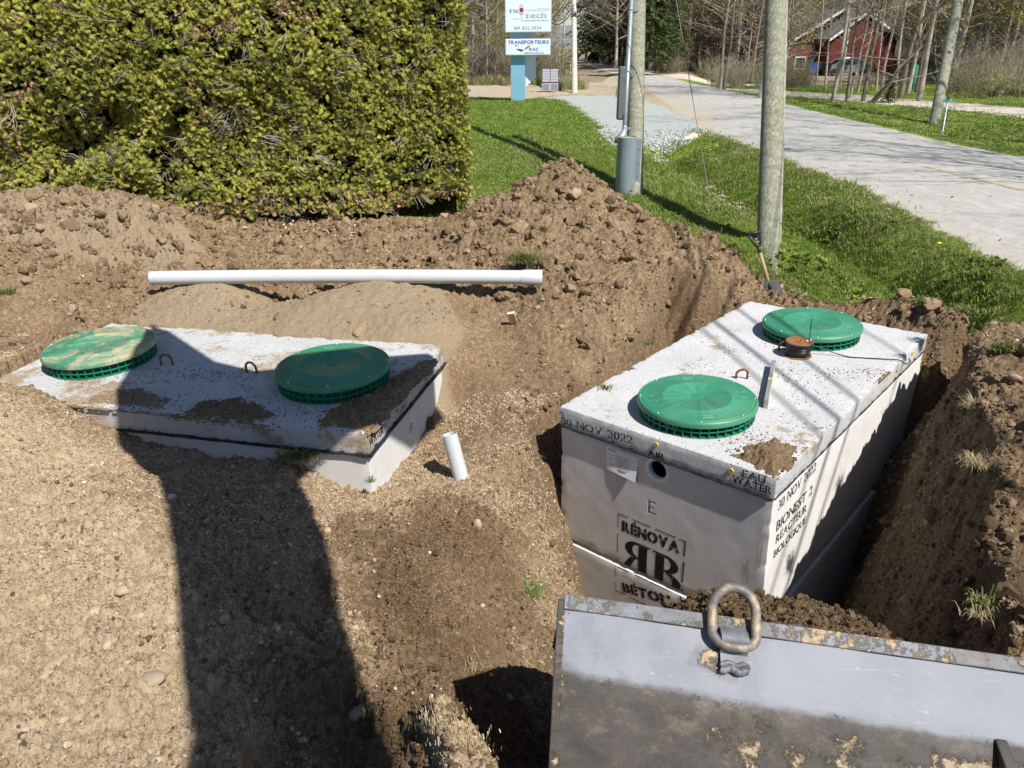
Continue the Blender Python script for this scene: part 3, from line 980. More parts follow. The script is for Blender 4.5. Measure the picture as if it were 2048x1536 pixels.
def build_ground():
    sl = np.concatenate([np.linspace(-5, -1.0, 16)[:-1], np.linspace(-1.0, -.66, 40)[:-1], np.linspace(-.66, .74, 770)[:-1], np.linspace(.74, 1.1, 40)[:-1], np.linspace(1.1, 5, 16)])
    yl = [-12, -8, -5, -3, -2, -1, -.4, 0, .2, .4, .55, .68, .78, .86]
    y = .92
    while y < 7.2:
        yl.append(y); y += .0115
    st = .0125
    while y < 900:
        yl.append(y); st = max(.0125, y * .0115 - .06); y += st
    yl = np.array(yl)
    X = sl[None, :] * (np.maximum(yl, .3) + 1.6)[:, None]
    Y = np.repeat(yl[:, None], len(sl), 1)
    x = X.ravel(); y = Y.ravel()
    z = height(x, y)
    nr, nc = X.shape
    idx = np.arange(nr * nc).reshape(nr, nc)
    F = np.stack([idx[:-1, :-1], idx[:-1, 1:], idx[1:, 1:], idx[1:, :-1]], -1).reshape(-1, 4)
    cx = x[F].mean(1); cy = y[F].mean(1)
    jx = fbm(cx, cy, 2.2, 4, seed=40); jy = fbm(cx, cy, 2.2, 4, seed=50)
    xs = cx + .06 * jx; ys = cy + .06 * jy
    xr = cx + .10 * fbm(cx, cy, 1.5, 5, .65, seed=44); yr = cy + .10 * fbm(cx, cy, 1.5, 5, .65, seed=54)
    zone = np.zeros(len(F), int)                     # 0 lawn
    zone[poly_sd(xr, yr, TAN) > 0] = 3
    zone[poly_sd(xr, yr, DRIVE) > 0] = 2
    zone[line_d(xr, yr, PATHC) < 1.25] = 5
    zone[poly_sd(xr, yr, DRIVE2) > 0] = 5
    wood = ((cy > 46) | ((cy > 36) & (cx > 12)) | ((cx > 20)) | ((cy > 39) & (cx < 6)))
    zone[wood & (zone == 0)] = 4
    zone[poly_sd(xr, yr, ROAD) > 0] = 1
    zone[poly_sd(xs + .05 * fbm(cx, cy, 9, 3, seed=46), ys, DIRT) > 0] = 6
    xs, ys = region(x, y)
    damp = np.zeros_like(x); sand = np.zeros_like(x); pale = np.zeros_like(x)
    near = y < 12
    xn, yn = x[near], y[near]; xsn, ysn = xs[near], ys[near]
    sand[near] = sstep(-.12, .1, poly_sd(xsn, ysn, SAND)) * .9
    sand[near] = np.maximum(sand[near], .9 * sstep(.35, .0, np.hypot((xn + 4.6) / 1.6, (yn - 6.6) / .5) - 1))
    fgs = sstep(-.2, -.75, xn) * sstep(4.2, 3.2, yn)
    pale[near] = fgs * (.42 + .5 * sstep(-.9, -1.6, xn / np.maximum(yn, .8) * 2.2) + .45 * fbm(xn, yn, .9, 4, seed=403))
    pale[near] = np.maximum(pale[near], .35 * sstep(-.2, -.8, xn) * sstep(5.2, 4.4, yn))
    pale[near] = np.maximum(pale[near], .45 * sstep(.15, -.1, xn) * sstep(.0, .4, -poly_sd(xn, yn, DAMP) + .2) * sstep(4.6, 3.6, yn))
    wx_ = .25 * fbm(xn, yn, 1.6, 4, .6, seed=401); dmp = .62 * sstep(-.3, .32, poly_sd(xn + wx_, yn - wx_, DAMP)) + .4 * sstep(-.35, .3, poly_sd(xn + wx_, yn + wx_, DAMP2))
    td = poly_sd(xn, yn, TRENCH)
    q = np.stack([xn - RO[0], yn - RO[1]], -1) @ RM[:2, :2]
    dmp = np.maximum(dmp, sstep(-.05, .1, td) * .42)
    dmp = np.maximum(dmp, .38 * sstep(2.5, 2.7, q[:, 1]) * sstep(-1.4, -1.2, q[:, 0]))
    dmp = np.maximum(dmp, .3 * sstep(.3, .8, q[:, 0]))
    rbase = rbf(xn, yn)
    dmp = np.maximum(dmp, .35 * sstep(.5, .9, rbase) * sstep(-2, -1, xn))
    blk = sstep(-.03, .03, poly_sd(xn, yn, BLOCK)); pale[near] = np.maximum(pale[near], blk); dmp = dmp * (1 - blk)
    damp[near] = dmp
    road = poly_sd(x, y, ROAD)
    isr = road > -.3
    nd = line_d(x, y, near_e); fd = line_d(x, y, far_e)
    tanside = sstep(.75, .1, nd) * .6 + sstep(.35, 0, fd) * .5 + sstep(2.2, .4, nd) * sstep(16, 20, y) * sstep(34, 28, y) * .6
    damp = np.where(isr, tanside, damp)
    # dry margin of the lawn beside the dig, bare ditch floor
    lawnm = (road < -.02) & (y < 40)
    ds = poly_sd(x, y, DIRT)
    dit = line_d(x, y, DITCH)
    damp = np.where(lawnm & (ds < 0), np.maximum(.5 * sstep(-.35, 0, ds), .42 * np.exp(-(dit / .22) ** 2) * sstep(6.5, 10.5, y)), damp)
    names = [('lawn', 'lawn'), ('road', 'asphalt'), ('gravel_drive', 'pale_gravel'), ('sandy_shoulder', 'tan_gravel'), ('woodland_ground', 'woods_floor'), ('gravel_path', 'path_gravel'), ('ground', 'soil')]
    for zi, (nm, mt) in enumerate(names):
        f = F[zone == zi]
        if not len(f):
            continue
        used, inv = np.unique(f, return_inverse=True)
        inv = inv.reshape(f.shape)
        me = bpy.data.meshes.new(nm)
        me.vertices.add(len(used)); me.vertices.foreach_set('co', np.stack([x[used], y[used], z[used]], 1).astype(np.float32).ravel())
        me.loops.add(f.size); me.loops.foreach_set('vertex_index', inv.astype(np.int32).ravel())
        me.polygons.add(len(f)); me.polygons.foreach_set('loop_start', np.arange(0, f.size, 4, dtype=np.int32))
        me.polygons.foreach_set('use_smooth', [True] * len(f))
        me.update(calc_edges=True)
        for k, arr in (('damp', damp), ('sand', sand), ('pale', pale)):
            at = me.attributes.new(k, 'FLOAT', 'POINT'); at.data.foreach_set('value', arr[used].astype(np.float32))
        me.materials.append(M[mt])
        o = bpy.data.objects.new(nm, me); COL.objects.link(o); o['kind'] = 'structure'


build_ground()

# far hill at the end of the road, haze painted into its colour
mb = MB()
hx = np.linspace(-500, 700, 90)
hz = 27 * np.exp(-((hx - 40) / 260) ** 2) + 1.5 * np.sin(hx * .05) + .8 * np.sin(hx * .17)
vs = []; fs = []
for i, (a, b) in enumerate(zip(hx, hz)):
    vs += [(a, 880, -2), (a, 1040, max(2, b)), (a, 1400, -2)]
for i in range(89):
    for k in range(2):
        fs.append((i * 3 + k, (i + 1) * 3 + k, (i + 1) * 3 + k + 1, i * 3 + k + 1))
mb.add(vs, fs)
o = mb.build('hill', 'hazy_hill', smooth=True); o['kind'] = 'structure'


# ------------------------------------------------------------------ lettering
_glyph = {}
STENCIL = set('0ODQ')


def glyph(ch, bold=0.0):
    """2-D mesh of a character in the built-in face: cap height about .73, origin at its left foot"""
    key = (ch, bold)
    if key in _glyph:
        return _glyph[key]
    cu = bpy.data.curves.new('g', 'FONT'); cu.body = ch; cu.size = 1.0; cu.offset = bold; cu.resolution_u = 4
    ob = bpy.data.objects.new('g', cu); COL.objects.link(ob)
    bpy.context.view_layer.update()
    me = bpy.data.meshes.new_from_object(ob.evaluated_get(bpy.context.evaluated_depsgraph_get()))
    v = np.array([p.co[:2] for p in me.vertices]) if len(me.vertices) else np.zeros((0, 2))
    f = [tuple(p.vertices) for p in me.polygons]
    bpy.data.objects.remove(ob); bpy.data.curves.remove(cu); bpy.data.meshes.remove(me)
    _glyph[key] = (v, f)
    return _glyph[key]


def cut_mesh(v, f, strips):
    """remove vertical (x) or horizontal (y) strips: list of (axis, lo, hi)"""
    bm = bmesh.new()
    bv = [bm.verts.new((a, b, 0)) for a, b in v]
    for q in f:
        try:
            bm.faces.new([bv[i] for i in q])
        except ValueError:
            pass
    for ax, lo, hi in strips:
        no = (1, 0, 0) if ax == 0 else (0, 1, 0)
        for c in (lo, hi):
            co = (c, 0, 0) if ax == 0 else (0, c, 0)
            bmesh.ops.bisect_plane(bm, geom=bm.verts[:] + bm.edges[:] + bm.faces[:], dist=1e-6, plane_co=co, plane_no=no)
        rm = [q for q in bm.faces if lo < q.calc_center_median()[ax] < hi]
        bmesh.ops.delete(bm, geom=rm, context='FACES')
    bm.verts.index_update()
    v2 = np.array([x.co[:2] for x in bm.verts]) if len(bm.verts) else np.zeros((0, 2))
    f2 = [tuple(x.index for x in q.verts) for q in bm.faces]
    bm.free()
    return v2, f2


def text2d(s, height, bold=0.02, stencil=False, gap=0.06, widen=1.0):
    """returns verts, faces, width; letters stand on y = 0"""
    V = []; Fc = []; x = 0; n = 0
    sc = height / 0.73
    for ch in s:
        if ch == ' ':
            x += .36 * sc * widen; continue
        v, f = glyph(ch, bold)
        if not len(v):
            continue
        lo, hi = v[:, 0].min(), v[:, 0].max()
        if stencil:
            st = []; w = hi - lo
            g = .035
            c = (lo + hi) / 2
            if ch in '0OQGUC2369SJ8':
                st = [(0, c - g, c + g)]
            elif ch in 'DPRB':
                st = [(0, lo + w * .36 - g * .6, lo + w * .36 + g)]
            elif ch in 'AÀ4':
                st = [(1, .16, .22)]
            elif ch in 'EÉF':
                st = [(0, lo + w * .38, lo + w * .38 + g * 1.6)]
            elif ch in 'NVWT':
                st = [(1, .42, .47)]
            if st:
                v, f = cut_mesh(v, f, st)
        vv = (v - [lo, 0]) * sc * [widen, 1] + [x, 0]
        V.append(vv); Fc += [tuple(i + n for i in q) for q in f]; n += len(vv)
        x += (hi - lo) * sc * widen + gap * sc
    return (np.concatenate(V) if V else np.zeros((0, 2))), Fc, x - gap * sc


def lay(mbx, v2, f2, o, ex, ey, en, off):
    o = np.asarray(o, float)
    v = o + v2[:, :1] * ex + v2[:, 1:2] * ey + np.asarray(en) * off
    mbx.add(v, f2)


def plane_hit(px, py, o, ex, ey):
    """point of a face seen at a picture position, in the face's own metres"""
    d = _f + _r * (px - 1024) / FOC + _u * (768 - py) / FOC
    n = np.cross(ex, ey)
    t = ((o - CAM) @ n) / (d @ n)
    q = CAM + d * t - o
    A = np.array([[ex @ ex, ex @ ey], [ex @ ey, ey @ ey]])
    return np.linalg.solve(A, np.array([q @ ex, q @ ey]))


# ------------------------------------------------------------------ rough cast blocks
def cast_block(us, vs, ws, Mx, O, r=.008, amp=.0007, res=.028, taper=0.0, seed=0, chip=.012):
    """block u0..u1, v0..v1, w0..w1 (w = height); walls lean in by taper per metre downward"""
    (u0, u1), (v0, v1), (w0, w1) = us, vs, ws
    def axis(a, b):
        k = max(2, int(round((b - a) / res)))
        return np.linspace(a, b, k + 1)
    U, V, W = axis(u0, u1), axis(v0, v1), axis(w0, w1)
    vid = {}; pts = []; fs = []

    def pid(p):
        k = (round(p[0], 5), round(p[1], 5), round(p[2], 5))
        if k not in vid:
            vid[k] = len(pts); pts.append(k)
        return vid[k]
    def sheet(A, B, fn, flip):
        for i in range(len(A) - 1):
            for j in range(len(B) - 1):
                q = [pid(fn(A[i], B[j])), pid(fn(A[i + 1], B[j])), pid(fn(A[i + 1], B[j + 1])), pid(fn(A[i], B[j + 1]))]
                fs.append(tuple(q[::-1] if flip else q))
    sheet(U, V, lambda a, b: (a, b, w1), False); sheet(U, V, lambda a, b: (a, b, w0), True)
    sheet(U, W, lambda a, b: (a, v0, b), False); sheet(U, W, lambda a, b: (a, v1, b), True)
    sheet(V, W, lambda a, b: (u1, a, b), False); sheet(V, W, lambda a, b: (u0, a, b), True)
    P = np.array(pts)
    C = np.array([(u0 + u1) / 2, (v0 + v1) / 2, (w0 + w1) / 2]); Hh = np.array([(u1 - u0) / 2, (v1 - v0) / 2, (w1 - w0) / 2])
    q = np.clip(P - C, -(Hh - r), Hh - r) + C
    n = P - q; L = np.linalg.norm(n, axis=1, keepdims=True)
    nn = np.where(L > 1e-9, n / np.maximum(L, 1e-9), 0)
    # edges worn more than the faces
    onedge = (np.abs(n) > 1e-6).sum(1) >= 2
    f1 = fbm(P[:, 0] * 1.0 + P[:, 2] * .7, P[:, 1] + P[:, 2] * .9, 9, 4, seed=100 + seed)
    f2 = fbm(P[:, 0] * 1.3 - P[:, 2], P[:, 1] * .8 + P[:, 2], 23, 3, seed=110 + seed)
    Pd_ = q + nn * (r + amp * f1[:, None]) - nn * (onedge * chip * np.clip(f2 * 1.2 + .1, 0, 1))[:, None]
    s = 1 - taper * (w1 - Pd_[:, 2:3]) / np.maximum(Hh[:2].max(), .1)
    Pd_[:, :2] = C[:2] + (Pd_[:, :2] - C[:2]) - np.sign(Pd_[:, :2] - C[:2]) * taper * (w1 - Pd_[:, 2:3]) * (np.abs(Pd_[:, :2] - C[:2]) / Hh[:2])
    return np.asarray(O) + Pd_ @ np.asarray(Mx).T, fs


def seam_strip(mbx, u0, v0, u1, v1, w, Mx, O, hgt=.014, out=.004, seed=0, gaps=0.0):
    """uneven bead of sealant squeezed out of a joint along one side"""
    L = math.hypot(u1 - u0, v1 - v0); k = int(L / .012)
    t = np.linspace(0, 1, k)
    nx, ny = (v1 - v0) / L, -(u1 - u0) / L
    h = hgt * (.55 + .6 * np.clip(fbm(t * L, t * 0 + seed, 9, 4, seed=120 + seed) + .3, 0, 1.6))
    wv = .004 * fbm(t * L, t * 0 + seed + 3, 5, 3, seed=125)
    ring = []
    for i in range(k):
        bu, bv = u0 + (u1 - u0) * t[i], v0 + (v1 - v0) * t[i]
        for du, dw in ((-.004, 0.5), (out, .5), (out * 1.2, -.5), (-.004, -.5)):
            ring.append([bu + nx * du, bv + ny * du, w + wv[i] + dw * h[i]])
    fs = []
    for i in range(k - 1):
        if gaps and fbm(np.array([t[i] * L]), np.array([seed * 1.0]), 3, 2, seed=130)[0] > gaps:
            continue
        for a in range(4):
            b = (a + 1) % 4
            fs.append((i * 4 + a, i * 4 + b, i * 4 + 4 + b, i * 4 + 4 + a))
    mbx.add(np.asarray(O) + np.array(ring) @ np.asarray(Mx).T, fs)


def make_cover(parent, P, Mx, mat, label, screws=8, turn=0.0, base=0.0, h=.112):
    """green riser cover: domed disc on a ribbed ring. P: point on the slab, Mx: slab axes"""
    ex, ey, en = Mx[:, 0], Mx[:, 1], Mx[:, 2]
    R = .345
    top = MB(P, [ex, ey, en])
    prof = [(0.0, h + .004), (.03, h + .0045), (.033, h + .0025), (.042, h + .0025), (.045, h + .0045), (.19, h + .003), (.194, h + .0055), (.2, h + .0055), (.204, h + .003), (.318, h), (.322, h - .003), (.33, h - .003), (.335, h - .001), (R - .004, h - .006), (R, h - .014), (R, h - .034), (R - .012, h - .036)]
    top.lathe(prof, (0, 0, 0), 96)
    # low raised arrows and the grip marks near the rim
    for a in (0.5, 2.07, 3.64, 5.21):
        a += turn
        c, s = math.cos(a), math.sin(a)
        def tr(x, y):
            return (.262 * c + x * c - y * s, .262 * s + x * s + y * c, h + .0006)
        for poly in ([(-.012, -.05), (.012, -.05), (.012, .02), (-.012, .02)], [(-.026, .02), (.026, .02), (0, .052)]):
            b = [tr(x, y) for x, y in poly]; k = len(b)
            vs = b + [(x, y, z + .0035) for x, y, z in b]
            # an open outline: four thin bars
            for i in range(k):
                p0, p1 = np.array(b[i]), np.array(b[(i + 1) % k])
                top.tube([p0, p1], .0022, 4)
    o = top.build('access_cover', mat, parent, smooth=True, autosmooth=.6)
    if label:
        o['label'] = label
    # put the object origin at the middle of the cover so its texture runs from there
    me = o.data; loc = np.asarray(P) - origin_of(parent)
    me.transform(Matrix.Translation(Vector((-loc).tolist()))); o.location = loc.tolist()
    rg = MB(P, [ex, ey, en])
    r0 = .318
    rg.lathe([(r0 - .02, h - .034), (r0 - .02, base - .02)], (0, 0, 0), 72)
    for z in (base + .004, base + .038, h - .042):
        rg.lathe([(r0 - .02, z - .003), (r0 + .012, z - .003), (r0 + .012, z + .003), (r0 - .02, z + .003)], (0, 0, 0), 72)
    for i in range(44):
        a = i * 2 * math.pi / 44
        c, s = math.cos(a), math.sin(a)
        rot = np.array([[c, s, 0], [-s, c, 0], [0, 0, 1]])
        if i % 11 < 2:
            # round bosses here and there
            rg.lathe([(.016, -.006), (.016, .014), (.011, .014), (.011, -.006)], (0, 0, 0), 14, axis='x')
            k = rg.v[-1]
            loc0 = (k - P) @ np.array([ex, ey, en]).T
            loc0 = loc0 @ rot + np.array([(r0) * c, (r0) * s, base + .05])
            rg.v[-1] = P + loc0 @ np.array([ex, ey, en])
        rg.box(((r0 - .002) * c, (r0 - .002) * s, (h - .04 + base) / 2), (.034, .0045, h - .044 - base), rot)
    ro = rg.build('ribbed_ring', 'green_ring', parent, smooth=False)
    sc_me = None
    for i in range(screws):
        a = (i + .35) * 2 * math.pi / screws + turn
        sc = MB(P, [ex, ey, en])
        sc.lathe([(0, h + .004), (.005, h + .003), (.006, h - .003)], (.326 * math.cos(a), .326 * math.sin(a), 0), 8)
        s_ = sc.build('screw', 'steel', o, smooth=True)
        s_.data.transform(Matrix.Translation(Vector((-loc).tolist())))
    return o


def loop(parent, P, Mx, ang, r=.036, tilt=0.0, hh=.03):
    ex, ey, en = Mx[:, 0], Mx[:, 1], Mx[:, 2]
    m = MB(P, [ex, ey, en])
    t = np.linspace(0, math.pi, 15)
    c, s = math.cos(ang), math.sin(ang)
    pts = [(r * c, r * s, -.02)] + [(r * math.cos(a) * c + tilt * math.sin(a), r * math.cos(a) * s, hh + r * math.sin(a)) for a in t] + [(-r * c, -r * s, -.02)]
    m.tube(pts, .0075, 8)
    return m.build('lifting_loop', 'rust', parent, smooth=True)


def bool_cut(o, cutters):
    for c in cutters:
        md = o.modifiers.new('cut', 'BOOLEAN'); md.object = c; md.solver = 'EXACT'
    bpy.context.view_layer.update()
    dg = bpy.context.evaluated_depsgraph_get()
    me = bpy.data.meshes.new_from_object(o.evaluated_get(dg))
    o.modifiers.clear(); old = o.data; o.data = me
    bpy.data.meshes.remove(old)
    for c in cutters:
        bpy.data.objects.remove(c)


# ================================================================== right-hand tank
rt = thing('septic_tank', rp(-RW / 2, RL / 2, -1.6), 'long concrete tank in the deep trench, stencilled 30 NOV 2022 above a round inlet', 'concrete tank', 'concrete septic tanks')
ST = .126
v, f = cast_block((-RW, 0), (0, RL), (-ST, 0), RM, RO, r=.007, amp=.0009, res=.022, seed=1)
MB().add(v, f).build('top_slab', 'concrete_top', rt, smooth=True, autosmooth=.7)
v, f = cast_block((-RW + .008, -.008), (.008, RL - .008), (-.942, -ST - .004), RM, RO, r=.005, amp=.0006, taper=-.012, seed=2)
upper = MB().add(v, f).build('upper_wall', 'concrete_wall', rt, smooth=True, autosmooth=.7)
v, f = cast_block((-RW + .03, -.03), (.03, RL - .03), (-.98, -.93), RM, RO, r=.004, amp=.0006, seed=9)
MB().add(v, f).build('joint_recess', 'concrete_wall', rt, smooth=True, autosmooth=.7)
v, f = cast_block((-RW - .014, .014), (-.014, RL + .014), (-1.66, -.968), RM, RO, r=.008, amp=.0007, taper=.01, seed=3)
MB().add(v, f).build('lower_wall', 'concrete_wall', rt, smooth=True, autosmooth=.7)
# face axes
FX, FY, FN = RM[:, 0], RM[:, 2], -RM[:, 1]                  # front face: origin RO, +u to the right
SX, SY, SN = RM[:, 1], RM[:, 2], RM[:, 0]                   # long side face
FO = rp(0, .0, 0)
TOPW = -.008; TAP = .012; BOTW = .014; SEAM = -.955
def wall_o(w):
    w = np.asarray(w, float)
    return np.where(w > SEAM, TOPW + TAP * np.clip(-w - ST, 0, 9), BOTW - .01 * (-w - .968))
# inlet hole: position read on the front face
hu, hw = plane_hit(1313, 942, FO, FX, FY)
cut = MB(rp(hu, .012, hw), [RM[:, 0], RM[:, 2], -RM[:, 1]])
cut.lathe([(.074, -.16), (.074, .05)], (0, 0, 0), 32, caps=(True, True))
c1 = cut.build('cutter', 'black_void')
eu, ew = plane_hit(1294, 1026, FO, FX, FY)
v2, f2, wd = text2d('E', .088, .01)
c2m = MB()
fr = np.asarray(rp(eu, .012, ew))
k = len(v2)
vv = np.concatenate([fr + v2[:, :1] * FX + v2[:, 1:2] * FY + FN * .02, fr + v2[:, :1] * FX + v2[:, 1:2] * FY - FN * .012])
bars = MB(fr, [FX, FY, FN])
ep = [(0, 0), (.052, 0), (.056, .02), (.05, .015), (.018, .015), (.018, .038), (.044, .038), (.044, .052), (.018, .052), (.018, .075), (.05, .075), (.056, .07), (.052, .09), (0, .09)]
bars.prism([(x, y, 0) for x, y in ep], (0, 0, -.011), (0, 0, .03))
c2 = bars.build('cutter', 'black_void')
try:
    bool_cut(upper, [c1, c2])
except Exception as ex_:
    print('boolean failed', ex_)
hole = MB(rp(hu, .012, hw), [RM[:, 0], RM[:, 2], -RM[:, 1]])
hole.lathe([(.0, -.155), (.07, -.155), (.0725, -.15), (.0725, -.012)], (0, 0, 0), 32)
hb = hole.build('inlet_hole', 'black_void', rt, smooth=True)
gk = MB(rp(hu, .012, hw), [RM[:, 0], RM[:, 2], -RM[:, 1]])
gk.lathe([(.056, -.03), (.056, .0), (.062, .006), (.076, .006), (.08, .0), (.08, -.006)], (0, 0, 0), 40)
gk.build('inlet_gasket', 'white_plastic', rt, smooth=True, autosmooth=.6)
# lettering sprayed through stencils
def face_text(s, px0, py0, px1, py1, h, O, X, Y, Nn, mat, off, parent, name='lettering', bold=.02, stencil=True, gap=.06, label=None, cutat=None):
    a = plane_hit(px0, py0, O, X, Y); b = plane_hit(px1, py1, O, X, Y)
    v2, f2, w = text2d(s, h, bold, stencil, gap)
    L = math.hypot(*(b - a)); d = (b - a) / L
    m = MB()
    v2 = v2 * [L / w, 1]
    R2 = np.stack([v2[:, 0] * d[0] - v2[:, 1] * d[1], v2[:, 0] * d[1] + v2[:, 1] * d[0]], 1) + a
    m.add(O + R2[:, :1] * X + R2[:, 1:2] * Y + Nn * off, f2)
    return m.build(name, mat, parent)


face_text('30 NOV 2022', 1124, 848, 1266, 888, .05, FO, FX, FY, FN, 'faint_spray', .0016, rt, bold=.015)
face_text('AIR', 1295, 911, 1330, 921, .04, FO, FX, FY, FN, 'black_spray', .0016, rt, bold=.03)
face_text('EAU', 1484, 953, 1531, 968, .044, FO, FX, FY, FN, 'faint_spray', .0016, rt, bold=.03)
face_text('WATER', 1464, 963, 1543, 989, .043, FO, FX, FY, FN, 'black_spray', .0016, rt, bold=.025)
FB = FO - FN * .012
LB = FO + FN * .0008
wall_off = lambda w: -.012 - .02 * max(0, -w - ST)


def lay_wall(poly2, faces, name, mat, off=.0011):
    """lettering on the front wall, following its slight batter and the step at the joint"""
    v = np.asarray(poly2, float)
    o = wall_o(v[:, 1]) + off
    P = FO + v[:, :1] * FX + v[:, 1:2] * FY + FN * o[:, None]
    return MB().add(P, faces).build(name, mat, rt)


def map2(v2, a, b, L0):
    L = math.hypot(*(b - a)); d = (b - a) / L
    v2 = v2 * [L / L0, 1]
    return np.stack([v2[:, 0] * d[0] - v2[:, 1] * d[1], v2[:, 0] * d[1] + v2[:, 1] * d[0]], 1) + a


def split_w(v, f, w=-.955):
    return cut_mesh(v, f, [(1, w - .0145, w + .0145)])


a = plane_hit(1244, 1060, FO, FX, FY); b = plane_hit(1359, 1106, FO, FX, FY)
v2, f2, w0 = text2d('RÉNOVA', .07, .062, True, .04)
lay_wall(map2(v2, a, b, w0), f2, 'lettering', 'black_spray')
a = plane_hit(1249, 1180, FO, FX, FY); b = plane_hit(1345, 1208, FO, FX, FY)
v2, f2, w0 = text2d('BÉTON', .064, .062, True, .04)
lay_wall(map2(v2, a, b, w0), f2, 'lettering', 'black_spray')
# monogram: two big serif letters back to back
la = plane_hit(1243, 1145, FO, FX, FY); lb = plane_hit(1362, 1180, FO, FX, FY)
mw = float(lb[0] - la[0]); base = (la[1] + lb[1]) / 2
mh = .235


def ring_seg(cx, cy, rx, ry, tx, ty, a0, a1, k=14):
    V = []; Fq = []
    for i in range(k + 1):
        a = a0 + (a1 - a0) * i / k
        V.append((cx + rx * math.cos(a), cy + ry * math.sin(a)))
        V.append((cx + (rx - tx) * math.cos(a), cy + (ry - ty) * math.sin(a)))
    for i in range(k):
        Fq.append((2 * i, 2 * i + 2, 2 * i + 3, 2 * i + 1))
    return V, Fq


def big_letter(kind):
    V = []; Fq = []
    def put(v, f):
        n = len(V); V.extend(v); Fq.extend([tuple(i + n for i in q) for q in f])
    def rect(x0, y0, x1, y1):
        put([(x0, y0), (x1, y0), (x1, y1), (x0, y1)], [(0, 1, 2, 3)])
    rect(.09, .06, .38, .94)                                     # stem
    rect(0, .0, .42, .05); rect(0, .95, .42, 1.0)                # serifs
    v, f = ring_seg(.44, .75, .4, .25, .25, .075, -math.pi / 2, math.pi / 2); put(v, f)
    rect(.38, .93, .46, 1.0); rect(.38, .5, .46, .56)
    if kind == 'B':
        v, f = ring_seg(.46, .26, .48, .26, .28, .075, -math.pi / 2, math.pi / 2); put(v, f)
        rect(.38, .0, .48, .07)
    else:
        put([(.46, .5), (.66, .48), (.95, .06), (.72, .06)], [(0, 3, 2, 1)])
        rect(.66, .0, 1.05, .05)
    return np.array(V), Fq


for kind, x0, flip, s in (('R', la[0] + mw * .5, True, mw * .5), ('B', la[0] + mw * .5, False, mw * .5)):
    v2, f2 = big_letter(kind)
    v2 = v2 * [s * (1.0 if not flip else -1.0), mh] + [x0 + (.01 if not flip else -.01), base]
    if flip:
        f2 = [q[::-1] for q in f2]
    v2, f2 = split_w(v2, f2)
    lay_wall(v2, f2, 'monogram', 'black_spray')
# dashed frame round the stencil
fv = []; ff = []
c0 = plane_hit(1236, 1029, FO, FX, FY); c1_ = plane_hit(1372, 1080, FO, FX, FY); c2_ = plane_hit(1366, 1245, FO, FX, FY)
fx0, fx1, fy1, fy0 = c0[0], c1_[0], (c0[1] + c1_[1]) / 2, c2_[1]
def fr(x0, y0, x1, y1):
    n = len(fv); fv.extend([(x0, y0), (x1, y0), (x1, y1), (x0, y1)]); ff.append((n, n + 1, n + 2, n + 3))
t_ = .007
for s0, s1 in ((0, .16), (.22, .5), (.56, .86), (.9, 1.0)):
    fr(fx0 + (fx1 - fx0) * s0, fy1 - t_, fx0 + (fx1 - fx0) * s1, fy1); fr(fx0 + (fx1 - fx0) * s0, fy0, fx0 + (fx1 - fx0) * s1, fy0 + t_)
for s0, s1 in ((0, .12), (.2, .42), (.5, .75), (.82, 1.0)):
    fr(fx0, fy0 + (fy1 - fy0) * s0, fx0 + t_ * .6, fy0 + (fy1 - fy0) * s1); fr(fx1 - t_ * 1.3, fy0 + (fy1 - fy0) * s0, fx1, fy0 + (fy1 - fy0) * s1)
v2, f2 = split_w(np.array(fv), ff)
lay_wall(v2, f2, 'stencil_frame', 'black_spray')
# side lettering, each line read from its place on the long face
SO = rp(0, 0, 0)
for s, q, hh, mt in (('30 NOV 2022', (1557, 1022, 1632, 940), .062, 'faint_spray'), ('BIONEST 2', (1552, 1064, 1624, 987), .066, 'black_spray'),
                     ('RÉACTEUR', (1551, 1088, 1612, 1022), .056, 'black_spray'), ('BIOLOGIQUE', (1546, 1117, 1610, 1045), .05, 'black_spray')):
    O2 = SO - SN * .004
    a = plane_hit(q[0], q[1], O2, SX, SY); b = plane_hit(q[2], q[3], O2, SX, SY)
    v2, f2, w0 = text2d(s, hh, .02, True, .06)
    P2 = map2(v2, a, b, w0)
    off = wall_o(P2[:, 1]) + .0012
    MB().add(SO + P2[:, :1] * SX + P2[:, 1:2] * SY + SN * off[:, None], f2).build('lettering', mt, rt)
# yellow capped sockets in the slab
for px, py in ((1313, 889), (1463, 941)):
    u, w = plane_hit(px, py, FO, FX, FY)
    m = MB(rp(u, 0, w), [RM[:, 0], RM[:, 2], -RM[:, 1]])
    m.lathe([(.0, -.002), (.007, -.001), (.0075, .0075), (.0125, .0075), (.0125, -.004)], (0, 0, 0), 16)
    m.build('conduit_plug', 'yellow_plastic', rt, smooth=True, autosmooth=.6)
sm = MB()
seam_strip(sm, -RW + .01, .0, -.01, .0, -ST - .001, RM, RO, .012, .009, seed=1)
seam_strip(sm, 0, .01, 0, RL, -ST - .001, RM, RO, .008, .002, seed=2)
sm.build('joint_sealant', 'sealant', rt)
